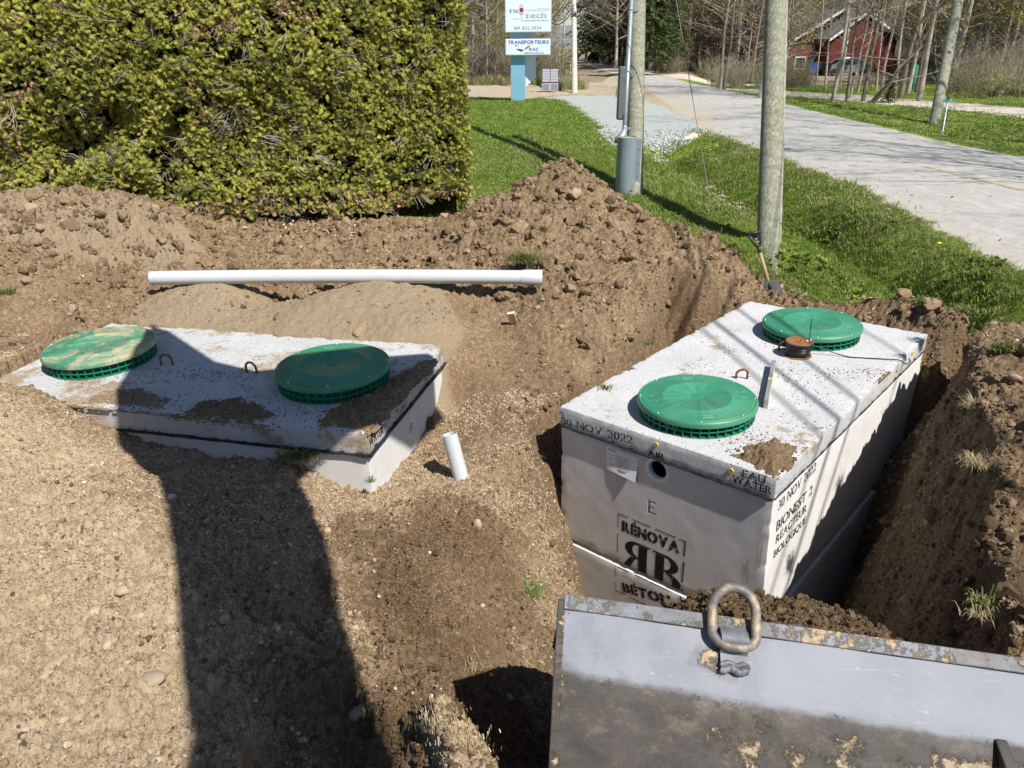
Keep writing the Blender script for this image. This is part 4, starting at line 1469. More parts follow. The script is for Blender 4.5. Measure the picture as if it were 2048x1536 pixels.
# paper sheet stuck under the slab, its lower corner curling
a = plane_hit(1213, 891, FO, FX, FY); b = plane_hit(1275, 906, FO, FX, FY)
c_ = plane_hit(1212, 937, FO, FX, FY)
pw = abs(b[0] - a[0]); ph = abs(a[1] - c_[1])
pv = []; pf = []
NX, NY = 14, 12
for j in range(NY + 1):
    for i in range(NX + 1):
        x, y = i / NX, j / NY
        curl = .012 * max(0, (x * .6 + (1 - y) * .8) - .75) ** 1.3 * 3 + .002 * math.sin(x * 5) + .004
        P = FO + FX * (a[0] + pw * x) + FY * (a[1] - ph * (1 - y) - .012 * x) + FN * (-.008 + curl)
        pv.append(P)
for j in range(NY):
    for i in range(NX):
        k = j * (NX + 1) + i; pf.append((k, k + 1, k + NX + 2, k + NX + 1))
sh = MB().add(pv, pf).build('instruction_sheet', 'paper', rt, smooth=True)
pr = MB()
def sheet_pt(x, y):
    curl = .012 * max(0, (x * .6 + (1 - y) * .8) - .75) ** 1.3 * 3 + .002 * math.sin(x * 5) + .0052
    return FO + FX * (a[0] + pw * x) + FY * (a[1] - ph * (1 - y) - .012 * x) + FN * (-.008 + curl)
def sheet_bar(x0, y0, x1, y1, mm_):
    k = 6; vs = []; fs = []
    for i in range(k + 1):
        x = x0 + (x1 - x0) * i / k
        vs += [sheet_pt(x, y0), sheet_pt(x, y1)]
    for i in range(k):
        fs.append((2 * i, 2 * i + 2, 2 * i + 3, 2 * i + 1))
    mm_.add(vs, fs)
def sheet_text(s, x, y, h, mm_):
    v2, f2, w0 = text2d(s, h, .03)
    v2 = v2 / [pw, ph] + [x, y]
    mm_.add([sheet_pt(*q) for q in v2], f2)
sheet_text('BIONEST', .06, .86, .0095, pr)
pr.build('print', 'print_blue', sh)
pg = MB()
for s, x, y, h in (('SA-3', .12, .68, .006), ('SA-3D', .08, .52, .006), ('a ..20', .1, .45, .006), ('SA-40', .4, .1, .008)):
    sheet_text(s, x, y, h, pg)
for y in np.arange(.25, .8, .035):
    if int(y * 100) % 11 > 2:
        sheet_bar(.34, y, .34 + .55 * (.6 + .4 * random.random()), y + .012, pg)
sheet_bar(.31, .2, .317, .8, pg); sheet_bar(.38, .16, .66, .2, pg); sheet_bar(.1, .3, .22, .312, pg); sheet_bar(.1, .26, .24, .272, pg)
pg.build('print', 'print_grey', sh)
# covers, positions from the survey of the picture
make_cover(rt, rp(-.6806, .4163), RM, 'green_cover', 'clean green cover nearest the bucket', turn=.3, h=.105)
make_cover(rt, rp(-.6599, 2.051), RM, 'green_cover', 'clean green cover at the road end', turn=1.0, h=.105)
for px, py, an in ((1483, 757, .5), (1566, 703, .9)):
    q = Pz(px, py, 0); L_ = (q - RO) @ RM
    loop(rt, rp(L_[0], L_[1], 0), RM, an, r=.034, tilt=.01, hh=.032)
# stains of rust down the corner
n = NT('rust_stain')
n.col((0.3, 0.19, 0.08)); n.rough(0.9)
n.wear(n.ramp(n.noise(10, 6, 0.8, vscale=(3, 3, .35)), [(0.42, 0.25), (0.56, 1)]))
M['rust_stain'] = n.m
for (px, py, w, h) in ((1527, 1040, .045, .3), (1497, 1118, .03, .16), (1345, 1150, .01, .08)):
    u, ww = plane_hit(px, py, FO, FX, FY)
    ks = 8; st_ = []; sf = []
    for i in range(ks + 1):
        t = i / ks; wd__ = w * (.5 + .5 * math.sin(2.2 * t + .8)) * (1 - .5 * t)
        jx_ = .006 * math.sin(7 * t + px)
        st_ += [(u - wd__ / 2 + jx_, ww - h * t), (u + wd__ / 2 + jx_, ww - h * t)]
    sf = [(2 * i, 2 * i + 2, 2 * i + 3, 2 * i + 1) for i in range(ks)]
    lay_wall(np.array(st_), sf, 'rust_stain', 'rust_stain', .002)

# ================================================================== left-hand tank
lt_ = thing('septic_tank', lp(-LL / 2, LD / 2, -1.0), 'concrete tank sunk in sand beside the long white pipe, one cover smeared with sand', 'concrete tank', 'concrete septic tanks')
v, f = cast_block((-LL, 0), (0, LD), (-.13, 0), LM, LO, r=.007, amp=.0009, res=.022, seed=5)
MB().add(v, f).build('top_slab', 'concrete_top_sandy', lt_, smooth=True, autosmooth=.7)
v, f = cast_block((-LL + .012, -.012), (.012, LD - .012), (-1.1, -.138), LM, LO, r=.005, amp=.0006, taper=.015, seed=6)
lw = MB().add(v, f).build('lower_wall', 'concrete_wall', lt_, smooth=True, autosmooth=.7)
EX, EY, EN = LM[:, 1], LM[:, 2], LM[:, 0]
u, w = plane_hit(823, 857, LO - EN * .012, EX, EY)
pt = lp(-.012, u, w)
cut = MB(pt, [LM[:, 1], LM[:, 2], LM[:, 0]])
cut.lathe([(.052, -.12), (.052, .05)], (0, 0, 0), 28, caps=(True, True))
c1 = cut.build('cutter', 'black_void')
try:
    bool_cut(lw, [c1])
except Exception as ex_:
    print('boolean failed', ex_)
h_ = MB(pt, [LM[:, 1], LM[:, 2], LM[:, 0]])
h_.lathe([(.0, -.1), (.051, -.1), (.051, -.008)], (0, 0, 0), 28)
h_.build('outlet_hole', 'black_void', lt_, smooth=True)
h_ = MB(pt, [LM[:, 1], LM[:, 2], LM[:, 0]])
h_.lathe([(.044, -.03), (.044, .002), (.054, .002), (.056, -.004)], (0, 0, 0), 28)
h_.build('outlet_ring', 'white_plastic', lt_, smooth=True)
EO = lp(0, 0, 0)
for s, q, hh in (('EAU', (741, 872, 762, 852), .05), ('WATER', (738, 893, 766, 866), .048)):
    a = plane_hit(q[0], q[1], EO, EX, EY); b = plane_hit(q[2], q[3], EO, EX, EY)
    v2, f2, w0 = text2d(s, hh, .02, True, .05)
    P2 = map2(v2, a, b, w0)
    MB().add(EO + P2[:, :1] * EX + P2[:, 1:2] * EY + EN * .004, f2).build('lettering', 'black_spray', lt_)
pl = MB(lp(0, plane_hit(763, 845, EO, EX, EY)[0], -.03), [LM[:, 1], LM[:, 2], LM[:, 0]])
pl.lathe([(.0, -.001), (.007, .0), (.008, .007), (.013, .007), (.013, -.004)], (0, 0, 0), 14)
pl.build('conduit_plug', 'yellow_plastic', lt_)
sm = MB()
seam_strip(sm, -LL, 0, 0, 0, -.134, LM, LO, .016, .008, seed=3)
seam_strip(sm, 0, 0, 0, LD, -.134, LM, LO, .018, .01, seed=4)
sm.build('joint_sealant', 'sealant', lt_)
make_cover(lt_, lp(-.4709, .5943), LM, 'green_cover', 'clean green cover at the pipe stub end', turn=.1)
make_cover(lt_, lp(-2.1627, .6173), LM, 'green_cover_sandy', 'green cover smeared with sand', turn=.7)
for px, py, an in ((333, 724, .2), (503, 742, -.1)):
    q = Pz(px, py, .13); L_ = (q - LO) @ LM
    loop(lt_, lp(L_[0], L_[1], 0), LM, an, r=.038, hh=.034)


# ================================================================== excavator bucket, close by on the right
BL, BR = Pd(1121, 1202, 2.1), Pd(2048, 1332, 1.97)
AX = (BR - BL) / np.linalg.norm(BR - BL)
d_ = Pd(1113, 1343, 2.0) - BL
d_ -= AX * (d_ @ AX)
g_ = Pd(1108, 1540, 1.93) - BL
g_ -= AX * (g_ @ AX)
e_a = d_ / np.linalg.norm(d_)
nrm = np.cross(AX, e_a); nrm /= np.linalg.norm(nrm)          # roughly upward / away
if nrm[2] < 0:
    nrm = -nrm
BWID = 1.75


def shear(a, b):
    return .055 * max(0.0, a) + .05 * max(0.0, -b)


def bq(s, a, b):
    """s along the bucket, a along the upper plate toward the camera, b out of the plate"""
    return BL + AX * (s + shear(a, b)) + e_a * a + nrm * b


pa = float(d_ @ e_a)
ga, gb = float(g_ @ e_a), float(g_ @ nrm)
# profile in (a, b): mouth edge, upper plate, bend, back plate, belly, cutting lip
dv = np.array([ga - pa, gb]); dv /= np.linalg.norm(dv)
P0 = np.array([0, 0.]); P1 = np.array([pa, 0.]); P2 = P1 + dv * .34
def wab(dy, dz):
    q = np.array([0, dy, dz]); return np.array([q @ e_a, q @ nrm])


P3 = wab(-.26, -.66); P4 = wab(-.02, -.84); P5 = wab(.36, -.88); P6 = wab(.64, -.76)
def arc(A, B_, C, r, k=6):
    u = (A - B_) / np.linalg.norm(A - B_); v = (C - B_) / np.linalg.norm(C - B_)
    p, q = B_ + u * r, B_ + v * r
    return [(1 - t) ** 2 * p + 2 * t * (1 - t) * B_ + t * t * q for t in np.linspace(0, 1, k)]
prof = [P0] + arc(P0, P1, P2, .05) + arc(P1, P2, P3, .06) + arc(P2, P3, P4, .06) + [P4, P5, P6]
prof = np.array(prof)
T_ = .014
nv = []
for i in range(len(prof)):
    a_ = prof[max(0, i - 1)]; b_ = prof[min(len(prof) - 1, i + 1)]
    t = (b_ - a_) / np.linalg.norm(b_ - a_); nv.append([t[1], -t[0]])
nv = np.array(nv)
cen = prof.mean(0)
if ((cen - prof[0]) @ nv[0]) < 0:
    nv = -nv
inner = prof + nv * T_
# resample the outer skin finely so dents and mud have something to sit on
def resample(p, st):
    o = [p[0]]
    for a_, b_ in zip(p[:-1], p[1:]):
        k = max(1, int(np.linalg.norm(b_ - a_) / st))
        for i in range(1, k + 1):
            o.append(a_ + (b_ - a_) * i / k)
    return np.array(o)
bk = thing('excavator_bucket', bq(BWID / 2, .2, -.4), 'wide worn steel digging bucket caked with dried mud in the bottom right corner', 'bucket')
po = resample(prof, .02); ns = 88
cumul = np.concatenate([[0], np.cumsum(np.linalg.norm(np.diff(po, axis=0), axis=1))])
ss = np.linspace(0, BWID, ns)
vs = []; mud = []; lowv = []
for j, q in enumerate(po):
    dent = .0035 * fbm(ss * 1.0, np.full(ns, cumul[j]), 3.5, 3, seed=140) + .0012 * fbm(ss, np.full(ns, cumul[j]), 14, 2, seed=141)
    for i in range(ns):
        vs.append(bq(ss[i], q[0], q[1]) + nrm * dent[i])
        m_ = 0.0
        c = cumul[j]
        m_ += .17 * math.exp(-(c / .02) ** 2)
        m_ += .17 * math.exp(-((ss[i] - .42) / .07) ** 2) * math.exp(-((c - .10) / .05) ** 2)
        m_ += .1 * math.exp(-(ss[i] / .03) ** 2)
        m_ += (-.03 + .095 * sstep(.25, .6, ss[i])) * float(sstep(pa + .02, pa + .08, c)) if c > pa else -.07
        m_ += .03 * math.exp(-((c - pa) / .02) ** 2)
        m_ -= .1 * float(sstep(.9, 1.3, ss[i])) * (c < pa)
        mud.append(m_)
        lowv.append(float(sstep(pa + .0, pa + .035, c)))
fs = [(j * ns + i, j * ns + i + 1, (j + 1) * ns + i + 1, (j + 1) * ns + i) for j in range(len(po) - 1) for i in range(ns - 1)]
mb = MB().add(vs, fs)
pi_ = inner; kk = len(pi_)
vs2 = [bq(0, *q) for q in pi_] + [bq(BWID, *q) for q in pi_]
fs2 = [(j, j + 1, kk + j + 1, kk + j) for j in range(kk - 1)]
mb.add(vs2, fs2); mud += [.05] * len(vs2)
rim = [bq(0, *prof[0]), bq(BWID, *prof[0]), bq(BWID, *inner[0]), bq(0, *inner[0]), bq(0, *prof[-1]), bq(BWID, *prof[-1]), bq(BWID, *inner[-1]), bq(0, *inner[-1])]
mb.add(rim, [(0, 1, 2, 3), (4, 7, 6, 5)]); mud += [.1] * 8
lowv += [1.0] * (len(mud) - len(lowv))
mb.build('bucket_shell', 'bucket_steel', bk, smooth=True, attrs={'mud': mud, 'low': lowv}, autosmooth=.9)
poly = list(prof) + [prof[-1] * .5 + prof[0] * .5 + np.array([-.03, -.02])]
for s0 in (0, BWID - .02):
    m = MB(); m.prism([bq(s0 - (.008 if s0 == 0 else 0), a_, b_) for a_, b_ in [(q - cen) * 1.012 + cen for q in poly]], (0, 0, 0), AX * .022)
    m.build('side_plate', 'bucket_steel', bk, attrs={'mud': [.05] * (2 * len(poly)), 'low': [.7] * (2 * len(poly))}, bevel=.003)
# reinforcing bar along the mouth and a welded seam lower down
m = MB(); m.prism([bq(.01, a_, b_) for a_, b_ in ((-.02, -.012), (.022, .003), (.022, .009), (-.02, .009))], (0, 0, 0), AX * (BWID - .02))
m.build('mouth_bar', 'bucket_steel', bk, attrs={'mud': [.06] * 8}, bevel=.003)
m = MB()
ts = np.linspace(0, .36, 60)
wl = .285
seam = []
for t in ts:
    c = pa + wl - .13 * (t / .36) * .2
    j = np.searchsorted(cumul, c); q = po[min(j, len(po) - 1)]
    seam.append(bq(t + .012, *q) + nrm * .003)
m.tube(seam, .004 + .0012 * np.abs(fbm(ts, ts * 0, 60, 2, seed=150)), 6)
m.build('weld_seam', 'bucket_steel', bk, smooth=True, attrs={'mud': [.1] * (60 * 6)})
# lifting ring and its bracket
rc0 = plane_hit(1463, 1255, BL, AX, e_a)
sx_ = rc0[0]
bh = thing('bogus', (0, 0, 0), None, None); bpy.data.objects.remove(bh)
br_ = MB()
aa = rc0[1] + .045
rb = [(t, .036 * math.sin(math.pi * min(1, max(0, (t + .045) / .075)))) for t in np.linspace(-.05, .062, 18)]
sec = [(aa + t, max(.004, b_)) for t, b_ in rb]
br_v = [bq(sx_ - .036, a_, b_ + .004) for a_, b_ in sec] + [bq(sx_ + .036, a_, b_ + .004) for a_, b_ in sec]
kk = len(sec)
br_.add(br_v, [(i, i + 1, kk + i + 1, kk + i) for i in range(kk - 1)] + [tuple(range(kk))[::-1], tuple(range(kk, 2 * kk))])
bo = br_.build('ring_bracket', 'bucket_steel', bk, smooth=True, attrs={'mud': [-.02] * (2 * kk)}, autosmooth=.7, bevel=.003)
wd_ = MB()
tt = np.linspace(-.038, .038, 24)
wd_.tube([bq(sx_ + t, aa + .068 + .004 * math.sin(t * 150), .006) for t in tt], .010 + .003 * np.abs(fbm(tt, tt * 0, 70, 2, seed=151)), 8)
wd_.tube([bq(sx_ + t, aa + .054 + .003 * math.sin(t * 170 + 1), .007) for t in tt], .007 + .002 * np.abs(fbm(tt, tt * 0, 70, 2, seed=152)), 8)
wd_.build('weld_bead', 'bucket_steel', bk, smooth=True, attrs={'mud': [.02] * (2 * 24 * 8)})
ring = MB()
hw_, hl_ = .058, .03
pts = []
for t in np.linspace(0, math.pi, 16):
    pts.append((hw_ * math.cos(t), -hl_ - hw_ * math.sin(t)))
for t in np.linspace(math.pi, 2 * math.pi, 16):
    pts.append((hw_ * math.cos(t), hl_ - hw_ * .62 * math.sin(t)))
cR = aa - .052
ring.tube([bq(sx_ + x, cR + y, .022 + max(0, -(y)) * .32) for x, y in pts], .0135, 12, closed=True)
ring.build('lifting_ring', 'worn_ring', bk, smooth=True)
# coupling ear low on the right
s_e = plane_hit(1985, 1500, BL, AX, e_a)[0]
for so in (-.0, .3):
    ear = MB()
    ear.prism([bq(s_e + so, a_, b_) for a_, b_ in [P1 + np.array([.0, .0]), P1 + dv * .05 + np.array([.035, .035]), P1 + dv * .2 + np.array([.09, .06]), P2 + np.array([.09, .03]), P2]], (0, 0, 0), AX * .03)
    ear.build('coupling_ear', 'bucket_steel', bk, attrs={'mud': [.0] * (ear.n), 'low': [.6] * ear.n}, bevel=.004)


# soil carried in the bucket
def soil_heap(name, fn, nx, ny, label, mat='soil', damp=.5, cat='soil', sand=0.0):
    vs = []; fs = []
    for j in range(ny + 1):
        for i in range(nx + 1):
            vs.append(fn(i / nx, j / ny))
    fs = [(j * (nx + 1) + i, j * (nx + 1) + i + 1, (j + 1) * (nx + 1) + i + 1, (j + 1) * (nx + 1) + i) for j in range(ny) for i in range(nx)]
    o = MB().add(vs, fs).build(name, mat, None, smooth=True, attrs={'damp': [damp] * len(vs), 'sand': [sand] * len(vs)})
    tag(o, label, cat)
    return o


HEAP_END = 1.06
_HR = np.array([-.035, -.06, -.11, -.19, -.34, -.62]); _HL = np.array([-.07, -.18, -.31, -.43, -.58, -.77])


def heap_pt(s, t):
    """s along the bucket, t from the plate to the lip"""
    S = .02 + s * HEAP_END
    e = float(sstep(.18, .5, s)); e *= 1 - .55 * float(sstep(.8, 1.0, s))
    dz = float(np.interp(t, np.linspace(0, 1, 6), _HR * e + _HL * (1 - e)))
    P = BL + AX * S + np.array([0, .012 + t * .62, dz])
    x = np.array([P[0]]); y = np.array([P[1]])
    rough = (.020 * billow(x, y, 9, 4, .6, seed=160) + .010 * fbm(x, y, 40, 3, seed=163))[0]
    return P + np.array([0, 0, rough * min(1, t * 6 + .2) - .4 * max(0, (s - .93) / .07) ** 2])


soil_heap('soil_heap', heap_pt, 190, 80, 'heap of crumbly dark brown soil held in the bucket behind its lifting ring', 'soil', .33, 'soil')

# ================================================================== pipes
pL, pR = Pd(303, 556, 5.83), Pd(1083, 555, 5.72)
pp = thing('white_pipe', (pL + pR) / 2, 'long white plastic pipe lying across two sand piles in front of the hedge', 'pipe', 'white plastic pipes')
m = MB()
ax = (pR - pL) / np.linalg.norm(pR - pL)
h = np.linspace(0, 1, 40)
bend = lambda t: np.array([0, 0, -.02 * math.sin(math.pi * t)])
pts = [pL + (pR - pL) * t + np.array([0, 0, .012 * math.sin(math.pi * t)]) for t in h]
m.tube(pts, .0535, 28, caps=False)
m.tube([pts[0] + ax * .001, pts[0] + ax * .3], .048, 28, caps=False)
m.build('pipe_wall', 'pvc', pp, smooth=True)
m = MB(); m.tube([pts[-1] - ax * .16, pts[-1] - ax * .13, pts[-1] + ax * .0, pts[-1] + ax * .006], [.054, .0595, .0595, .056], 28, caps=False); m.tube([pts[-1] + ax * .005, pts[-1] - ax * .12], [.054, .05], 28, caps=True)
m.build('bell_end', 'pvc', pp, smooth=True, autosmooth=.8)
m = MB(); m.tube([pts[0] + ax * .05, pts[0] + ax * .051], .0485, 24); m.build('open_end', 'tan_gravel', pp)
pr = MB()
t0 = .12
v2 = []; f2 = []; xq = 0.0
while xq < 1.0:                       # the print is too small to read: short dashes
    wq = random.uniform(.008, .03); k_ = len(v2)
    v2 += [(xq, 0), (xq + wq, 0), (xq + wq, .007), (xq, .007)]; f2.append((k_, k_ + 1, k_ + 2, k_ + 3)); xq += wq + random.uniform(.006, .03)
v2 = np.array(v2); w0 = 1.0
Lp = float(np.linalg.norm(pR - pL))
for k_ in range(3):
    st0 = .1 + k_ * .33
    vv = []
    for x, y in v2:
        t = min(.985, st0 + x * (.27 * Lp / w0) / Lp)
        an = -.55 + y / .0535
        P = pL + (pR - pL) * t + np.array([0, 0, .012 * math.sin(math.pi * t)])
        _, sd, up = frame_from(pL, pR)
        fwd_ = np.array([0, -1, 0.])
        vv.append(P + .0538 * (math.cos(an) * fwd_ + math.sin(an) * np.array([0, 0, 1.])))
    pr.add(vv, f2)
pr.build('printed_line', 'print_dim', pp)

sb, stp = Pz(925, 966, -.33), Pd(899, 868, 4.02)
stp = Pd(899, 868, float((sb - CAM) @ _f) - .06)
sp = thing('white_pipe', sb, 'short stub of white pipe poking out of the soil between the two tanks', 'pipe', 'white plastic pipes')
ax = (stp - sb) / np.linalg.norm(stp - sb)
m = MB(); m.tube([sb - ax * .25, sb, stp], .0445, 28, caps=False); m.tube([stp, stp - ax * .3], .0405, 28, caps=False)
q1 = []
an = np.arange(28) * 2 * math.pi / 28
_, sd, up = frame_from(sb, stp)
ringv = [stp + r_ * (math.cos(a) * sd + math.sin(a) * up) for r_ in (.0445, .0405) for a in an]
m.add(ringv, [(i, (i + 1) % 28, 28 + (i + 1) % 28, 28 + i) for i in range(28)])
m.build('pipe_wall', 'pvc', sp, smooth=True, autosmooth=.8)
m = MB(); m.tube([stp - ax * .26, stp - ax * .27], .0405, 24); m.build('pipe_depth', 'black_void', sp)

# ================================================================== shovel
hB = Pz(1548, 604, -.06)
_hd = float((hB - CAM) @ _f)
hT = Pd(1509, 466, _hd + .12)
sh_ = thing('shovel', hB, 'spade with D-shaped black grip and wooden shaft, stuck upright behind the tank', 'shovel')
ax = (hB - hT) / np.linalg.norm(hB - hT); L = float(np.linalg.norm(hB - hT))
sd = np.cross(ax, np.array([0, 1, 0])); sd /= np.linalg.norm(sd); nn_ = np.cross(sd, ax)
a0 = hT + ax * .13
m = MB(); m.tube([a0, a0 + ax * .36], .0155, 12); m.build('shaft', 'shovel_wood', sh_, smooth=True)
m = MB(); m.tube([a0 + ax * .35, a0 + ax * .40, hB - ax * .17], [.0185, .0175, .021], 12); m.build('socket', 'shovel_black', sh_, smooth=True)
m = MB()
m.tube([hT + sd * -.052, hT + sd * .052], .014, 10)
for s_ in (-1, 1):
    m.tube([hT + sd * .05 * s_, hT + sd * .048 * s_ + ax * .035, a0 + ax * .0 + sd * .012 * s_], [.011, .010, .012], 8)
m.tube([a0 - ax * .01, a0 + ax * .06], .018, 12)
m.build('grip', 'shovel_black', sh_, smooth=True)
m = MB(); bw = .095; vs = []; fs = []
NB = 12
for j in range(NB + 1):
    t = j / NB
    w_ = bw * (1 - .0 * t) * (1 if t < .7 else math.sqrt(max(0.0, 1 - ((t - .7) / .3) ** 2)) * .85 + .15)
    for i in range(9):
        x = -1 + 2 * i / 8
        vs.append(hB - ax * .19 + ax * .27 * t + sd * x * w_ + nn_ * (.018 * x * x + .03 * math.sin(t * 2.6) - .02))
for j in range(NB):
    for i in range(8):
        fs.append((j * 9 + i, j * 9 + i + 1, (j + 1) * 9 + i + 1, (j + 1) * 9 + i))
m.add(vs, fs)
o = m.build('blade', 'shovel_steel', sh_, smooth=True)
md = o.modifiers.new('thickness', 'SOLIDIFY'); md.thickness = .004

# ================================================================== things lying on the right-hand tank
def on_tank(px, py, w=0.0):
    d = _f + _r * (px - 1024) / FOC + _u * (768 - py) / FOC
    n = RM[:, 2]; o = RO + n * w
    t = ((o - CAM) @ n) / (d @ n)
    return CAM + d * t


l0, l1 = on_tank(1531, 816), on_tank(1546, 737)
ax = (l1 - l0); Ls = float(np.linalg.norm(ax)); ax /= Ls
up = RM[:, 2]; sd = np.cross(ax, up)
lv = thing('spirit_level', (l0 + l1) / 2, 'grey spirit level standing on edge on the concrete beside the nearer cover', 'level')
m = MB(l0, [ax, sd, up])
m.box((Ls / 2, 0, .0285), (Ls, .022, .006)); m.box((Ls / 2, 0, .003 + .001), (Ls, .024, .007)); m.box((Ls / 2, 0, .0565), (Ls, .024, .007)); m.box((Ls / 2, 0, .03), (Ls, .007, .05))
m.build('beam', 'aluminium', lv, bevel=.0012)
for x in (.0, Ls):
    m = MB(l0, [ax, sd, up]); m.box((x, 0, .0303), (.012, .0265, .062)); m.build('end_cap', 'grey_wood', lv, bevel=.002)
m = MB(l0, [ax, sd, up]); m.box((Ls / 2, 0, .0592), (.035, .0245, .003)); m.box((Ls / 2, 0, .043), (.036, .016, .03)); m.build('vial', 'yellow_label', lv)
m = MB(l0, [ax, sd, up]); m.box((Ls * .5, .0118, .03), (Ls * .9, .0015, .03)); m.build('side_strip', 'yellow_label', lv)

c = on_tank(1596, 711)
spl = thing('cable_spool', c, 'small brown spool wound with black cable, standing by the farther cover', 'cable spool')
m = MB(c, [RM[:, 0], RM[:, 1], RM[:, 2]]); m.lathe([(0, .0), (.088, 0), (.09, .004), (.088, .007), (0, .007)], (0, 0, 0), 40); m.build('flange', 'brown_board', spl, smooth=True, autosmooth=.6)
m = MB(c, [RM[:, 0], RM[:, 1], RM[:, 2]]); m.lathe([(.018, .099), (.09, .1), (.092, .105), (.09, .109), (.02, .108), (.018, .099)], (0, 0, 0), 40); m.build('flange', 'brown_board', spl, smooth=True, autosmooth=.6)
m = MB(c, [RM[:, 0], RM[:, 1], RM[:, 2]])
ts = np.linspace(0, 1, 320)
m.tube([((.073 + .003 * math.sin(t * 40)) * math.cos(t * 2 * math.pi * 8), (.073 + .003 * math.sin(t * 40)) * math.sin(t * 2 * math.pi * 8), .013 + .081 * t) for t in ts], .0062, 8)
m.lathe([(.068, .006), (.068, .1)], (0, 0, 0), 32)
m.build('wound_cable', 'black_cable', spl, smooth=True)
m = MB(c, [RM[:, 0], RM[:, 1], RM[:, 2]]); m.lathe([(.028, .1095), (.028, .113), (.014, .113), (.014, .06), (.0, .06)], (0, 0, 0), 24); m.lathe([(.0, .1125), (.006, .1125), (.006, .1)], (.05, .03, 0), 10); m.build('core', 'orange_core', spl, smooth=True, autosmooth=.6)
# stiff lead standing up out of the spool, and the lead running off over the slab edge
tpt = Pd(1611, 638, float((c - CAM) @ _f) + .0)
m = MB(); b0 = c + RM[:, 2] * .11 + RM[:, 0] * .055 + RM[:, 1] * .02
m.tube([b0 - RM[:, 2] * .03, b0 + RM[:, 2] * .07, b0 + RM[:, 2] * .17], .0028, 6)
m.build('stiff_lead', 'black_cable', spl, smooth=True)
m = MB(b0 - RM[:, 2] * .0, None); m.box((-.012, 0, .004), (.02, .012, .008)); m.box((.012, .004, .008), (.012, .014, .012)); m.build('lead_clip', 'white_plastic', spl, bevel=.002)
path = [(1620, 688, .075), (1645, 697, .05), (1672, 707, .018), (1700, 714, .006), (1730, 716, .006), (1768, 718, .008), (1797, 720, .012), (1808, 726, .012), (1815, 728, .01), (1820, 723, .02), (1818, 718, .03)]
cpts = [on_tank(a, b, w) for a, b, w in path]
def smoothline(p, k=6):
    p = [np.asarray(q) for q in p]; o = []
    for i in range(len(p) - 1):
        p0 = p[max(0, i - 1)]; p1 = p[i]; p2 = p[i + 1]; p3 = p[min(len(p) - 1, i + 2)]
        for t in np.linspace(0, 1, k, endpoint=False):
            o.append(.5 * ((2 * p1) + (-p0 + p2) * t + (2 * p0 - 5 * p1 + 4 * p2 - p3) * t * t + (-p0 + 3 * p1 - 3 * p2 + p3) * t ** 3))
    return o + [p[-1]]
m = MB(); m.tube(smoothline(cpts, 8), .0038, 6); m.build('trailing_cable', 'black_cable', spl, smooth=True)
m = MB(rp(-.004, plane_hit(1823, 711, RO, RM[:, 1], RM[:, 2])[0], -.03), [RM[:, 1], RM[:, 2], RM[:, 0]])
m.lathe([(.0, .004), (.007, .004), (.008, .012), (.013, .012), (.013, .002)], (0, 0, 0), 14); m.build('conduit_plug', 'yellow_plastic', rt)


def soil_patch(name, pts, frame, hmax, label, damp=.3, sand=0.0, n_=70, seed=0, group=None, rough=.012):
    """low spill of soil lying on a slab; pts is its outline in slab metres"""
    Pf = np.array(pts); lo = Pf.min(0) - .05; hi = Pf.max(0) + .05
    gx = np.linspace(lo[0], hi[0], n_); gy = np.linspace(lo[1], hi[1], n_)
    X, Y = np.meshgrid(gx, gy); x = X.ravel(); y = Y.ravel()
    sd_ = poly_sd(x + .03 * fbm(x, y, 9, 4, .65, seed=200 + seed), y + .03 * fbm(x, y, 9, 4, .65, seed=210 + seed), pts)
    hgt = hmax * np.clip(sd_ / .09, -.3, 1) + rough * billow(x, y, 22, 3, .6, seed=220 + seed) * np.clip(sd_ / .05, 0, 1) + .004 * fbm(x, y, 50, 2, seed=230 + seed) - .001
    I = np.arange(n_ * n_).reshape(n_, n_)
    F = np.stack([I[:-1, :-1], I[:-1, 1:], I[1:, 1:], I[1:, :-1]], -1).reshape(-1, 4)
    F = F[(hgt[F] > -.004).any(1)]
    u_, inv = np.unique(F, return_inverse=True)
    P = np.array([frame(x[i], y[i], max(-.006, hgt[i])) for i in u_])
    o = MB().add(P, [tuple(q) for q in inv.reshape(F.shape)]).build(name, 'soil', None, smooth=True, attrs={'damp': [damp] * len(P), 'sand': [sand] * len(P)})
    tag(o, label, 'soil', group)
    return o


def r_uv(px, py):
    q = (on_tank(px, py) - RO) @ RM
    return (q[0], q[1])


def l_uv(px, py):
    d = _f + _r * (px - 1024) / FOC + _u * (768 - py) / FOC
    n = LM[:, 2]; t = ((LO - CAM) @ n) / (d @ n)
    q = (CAM + d * t - LO) @ LM
    return (q[0], q[1])


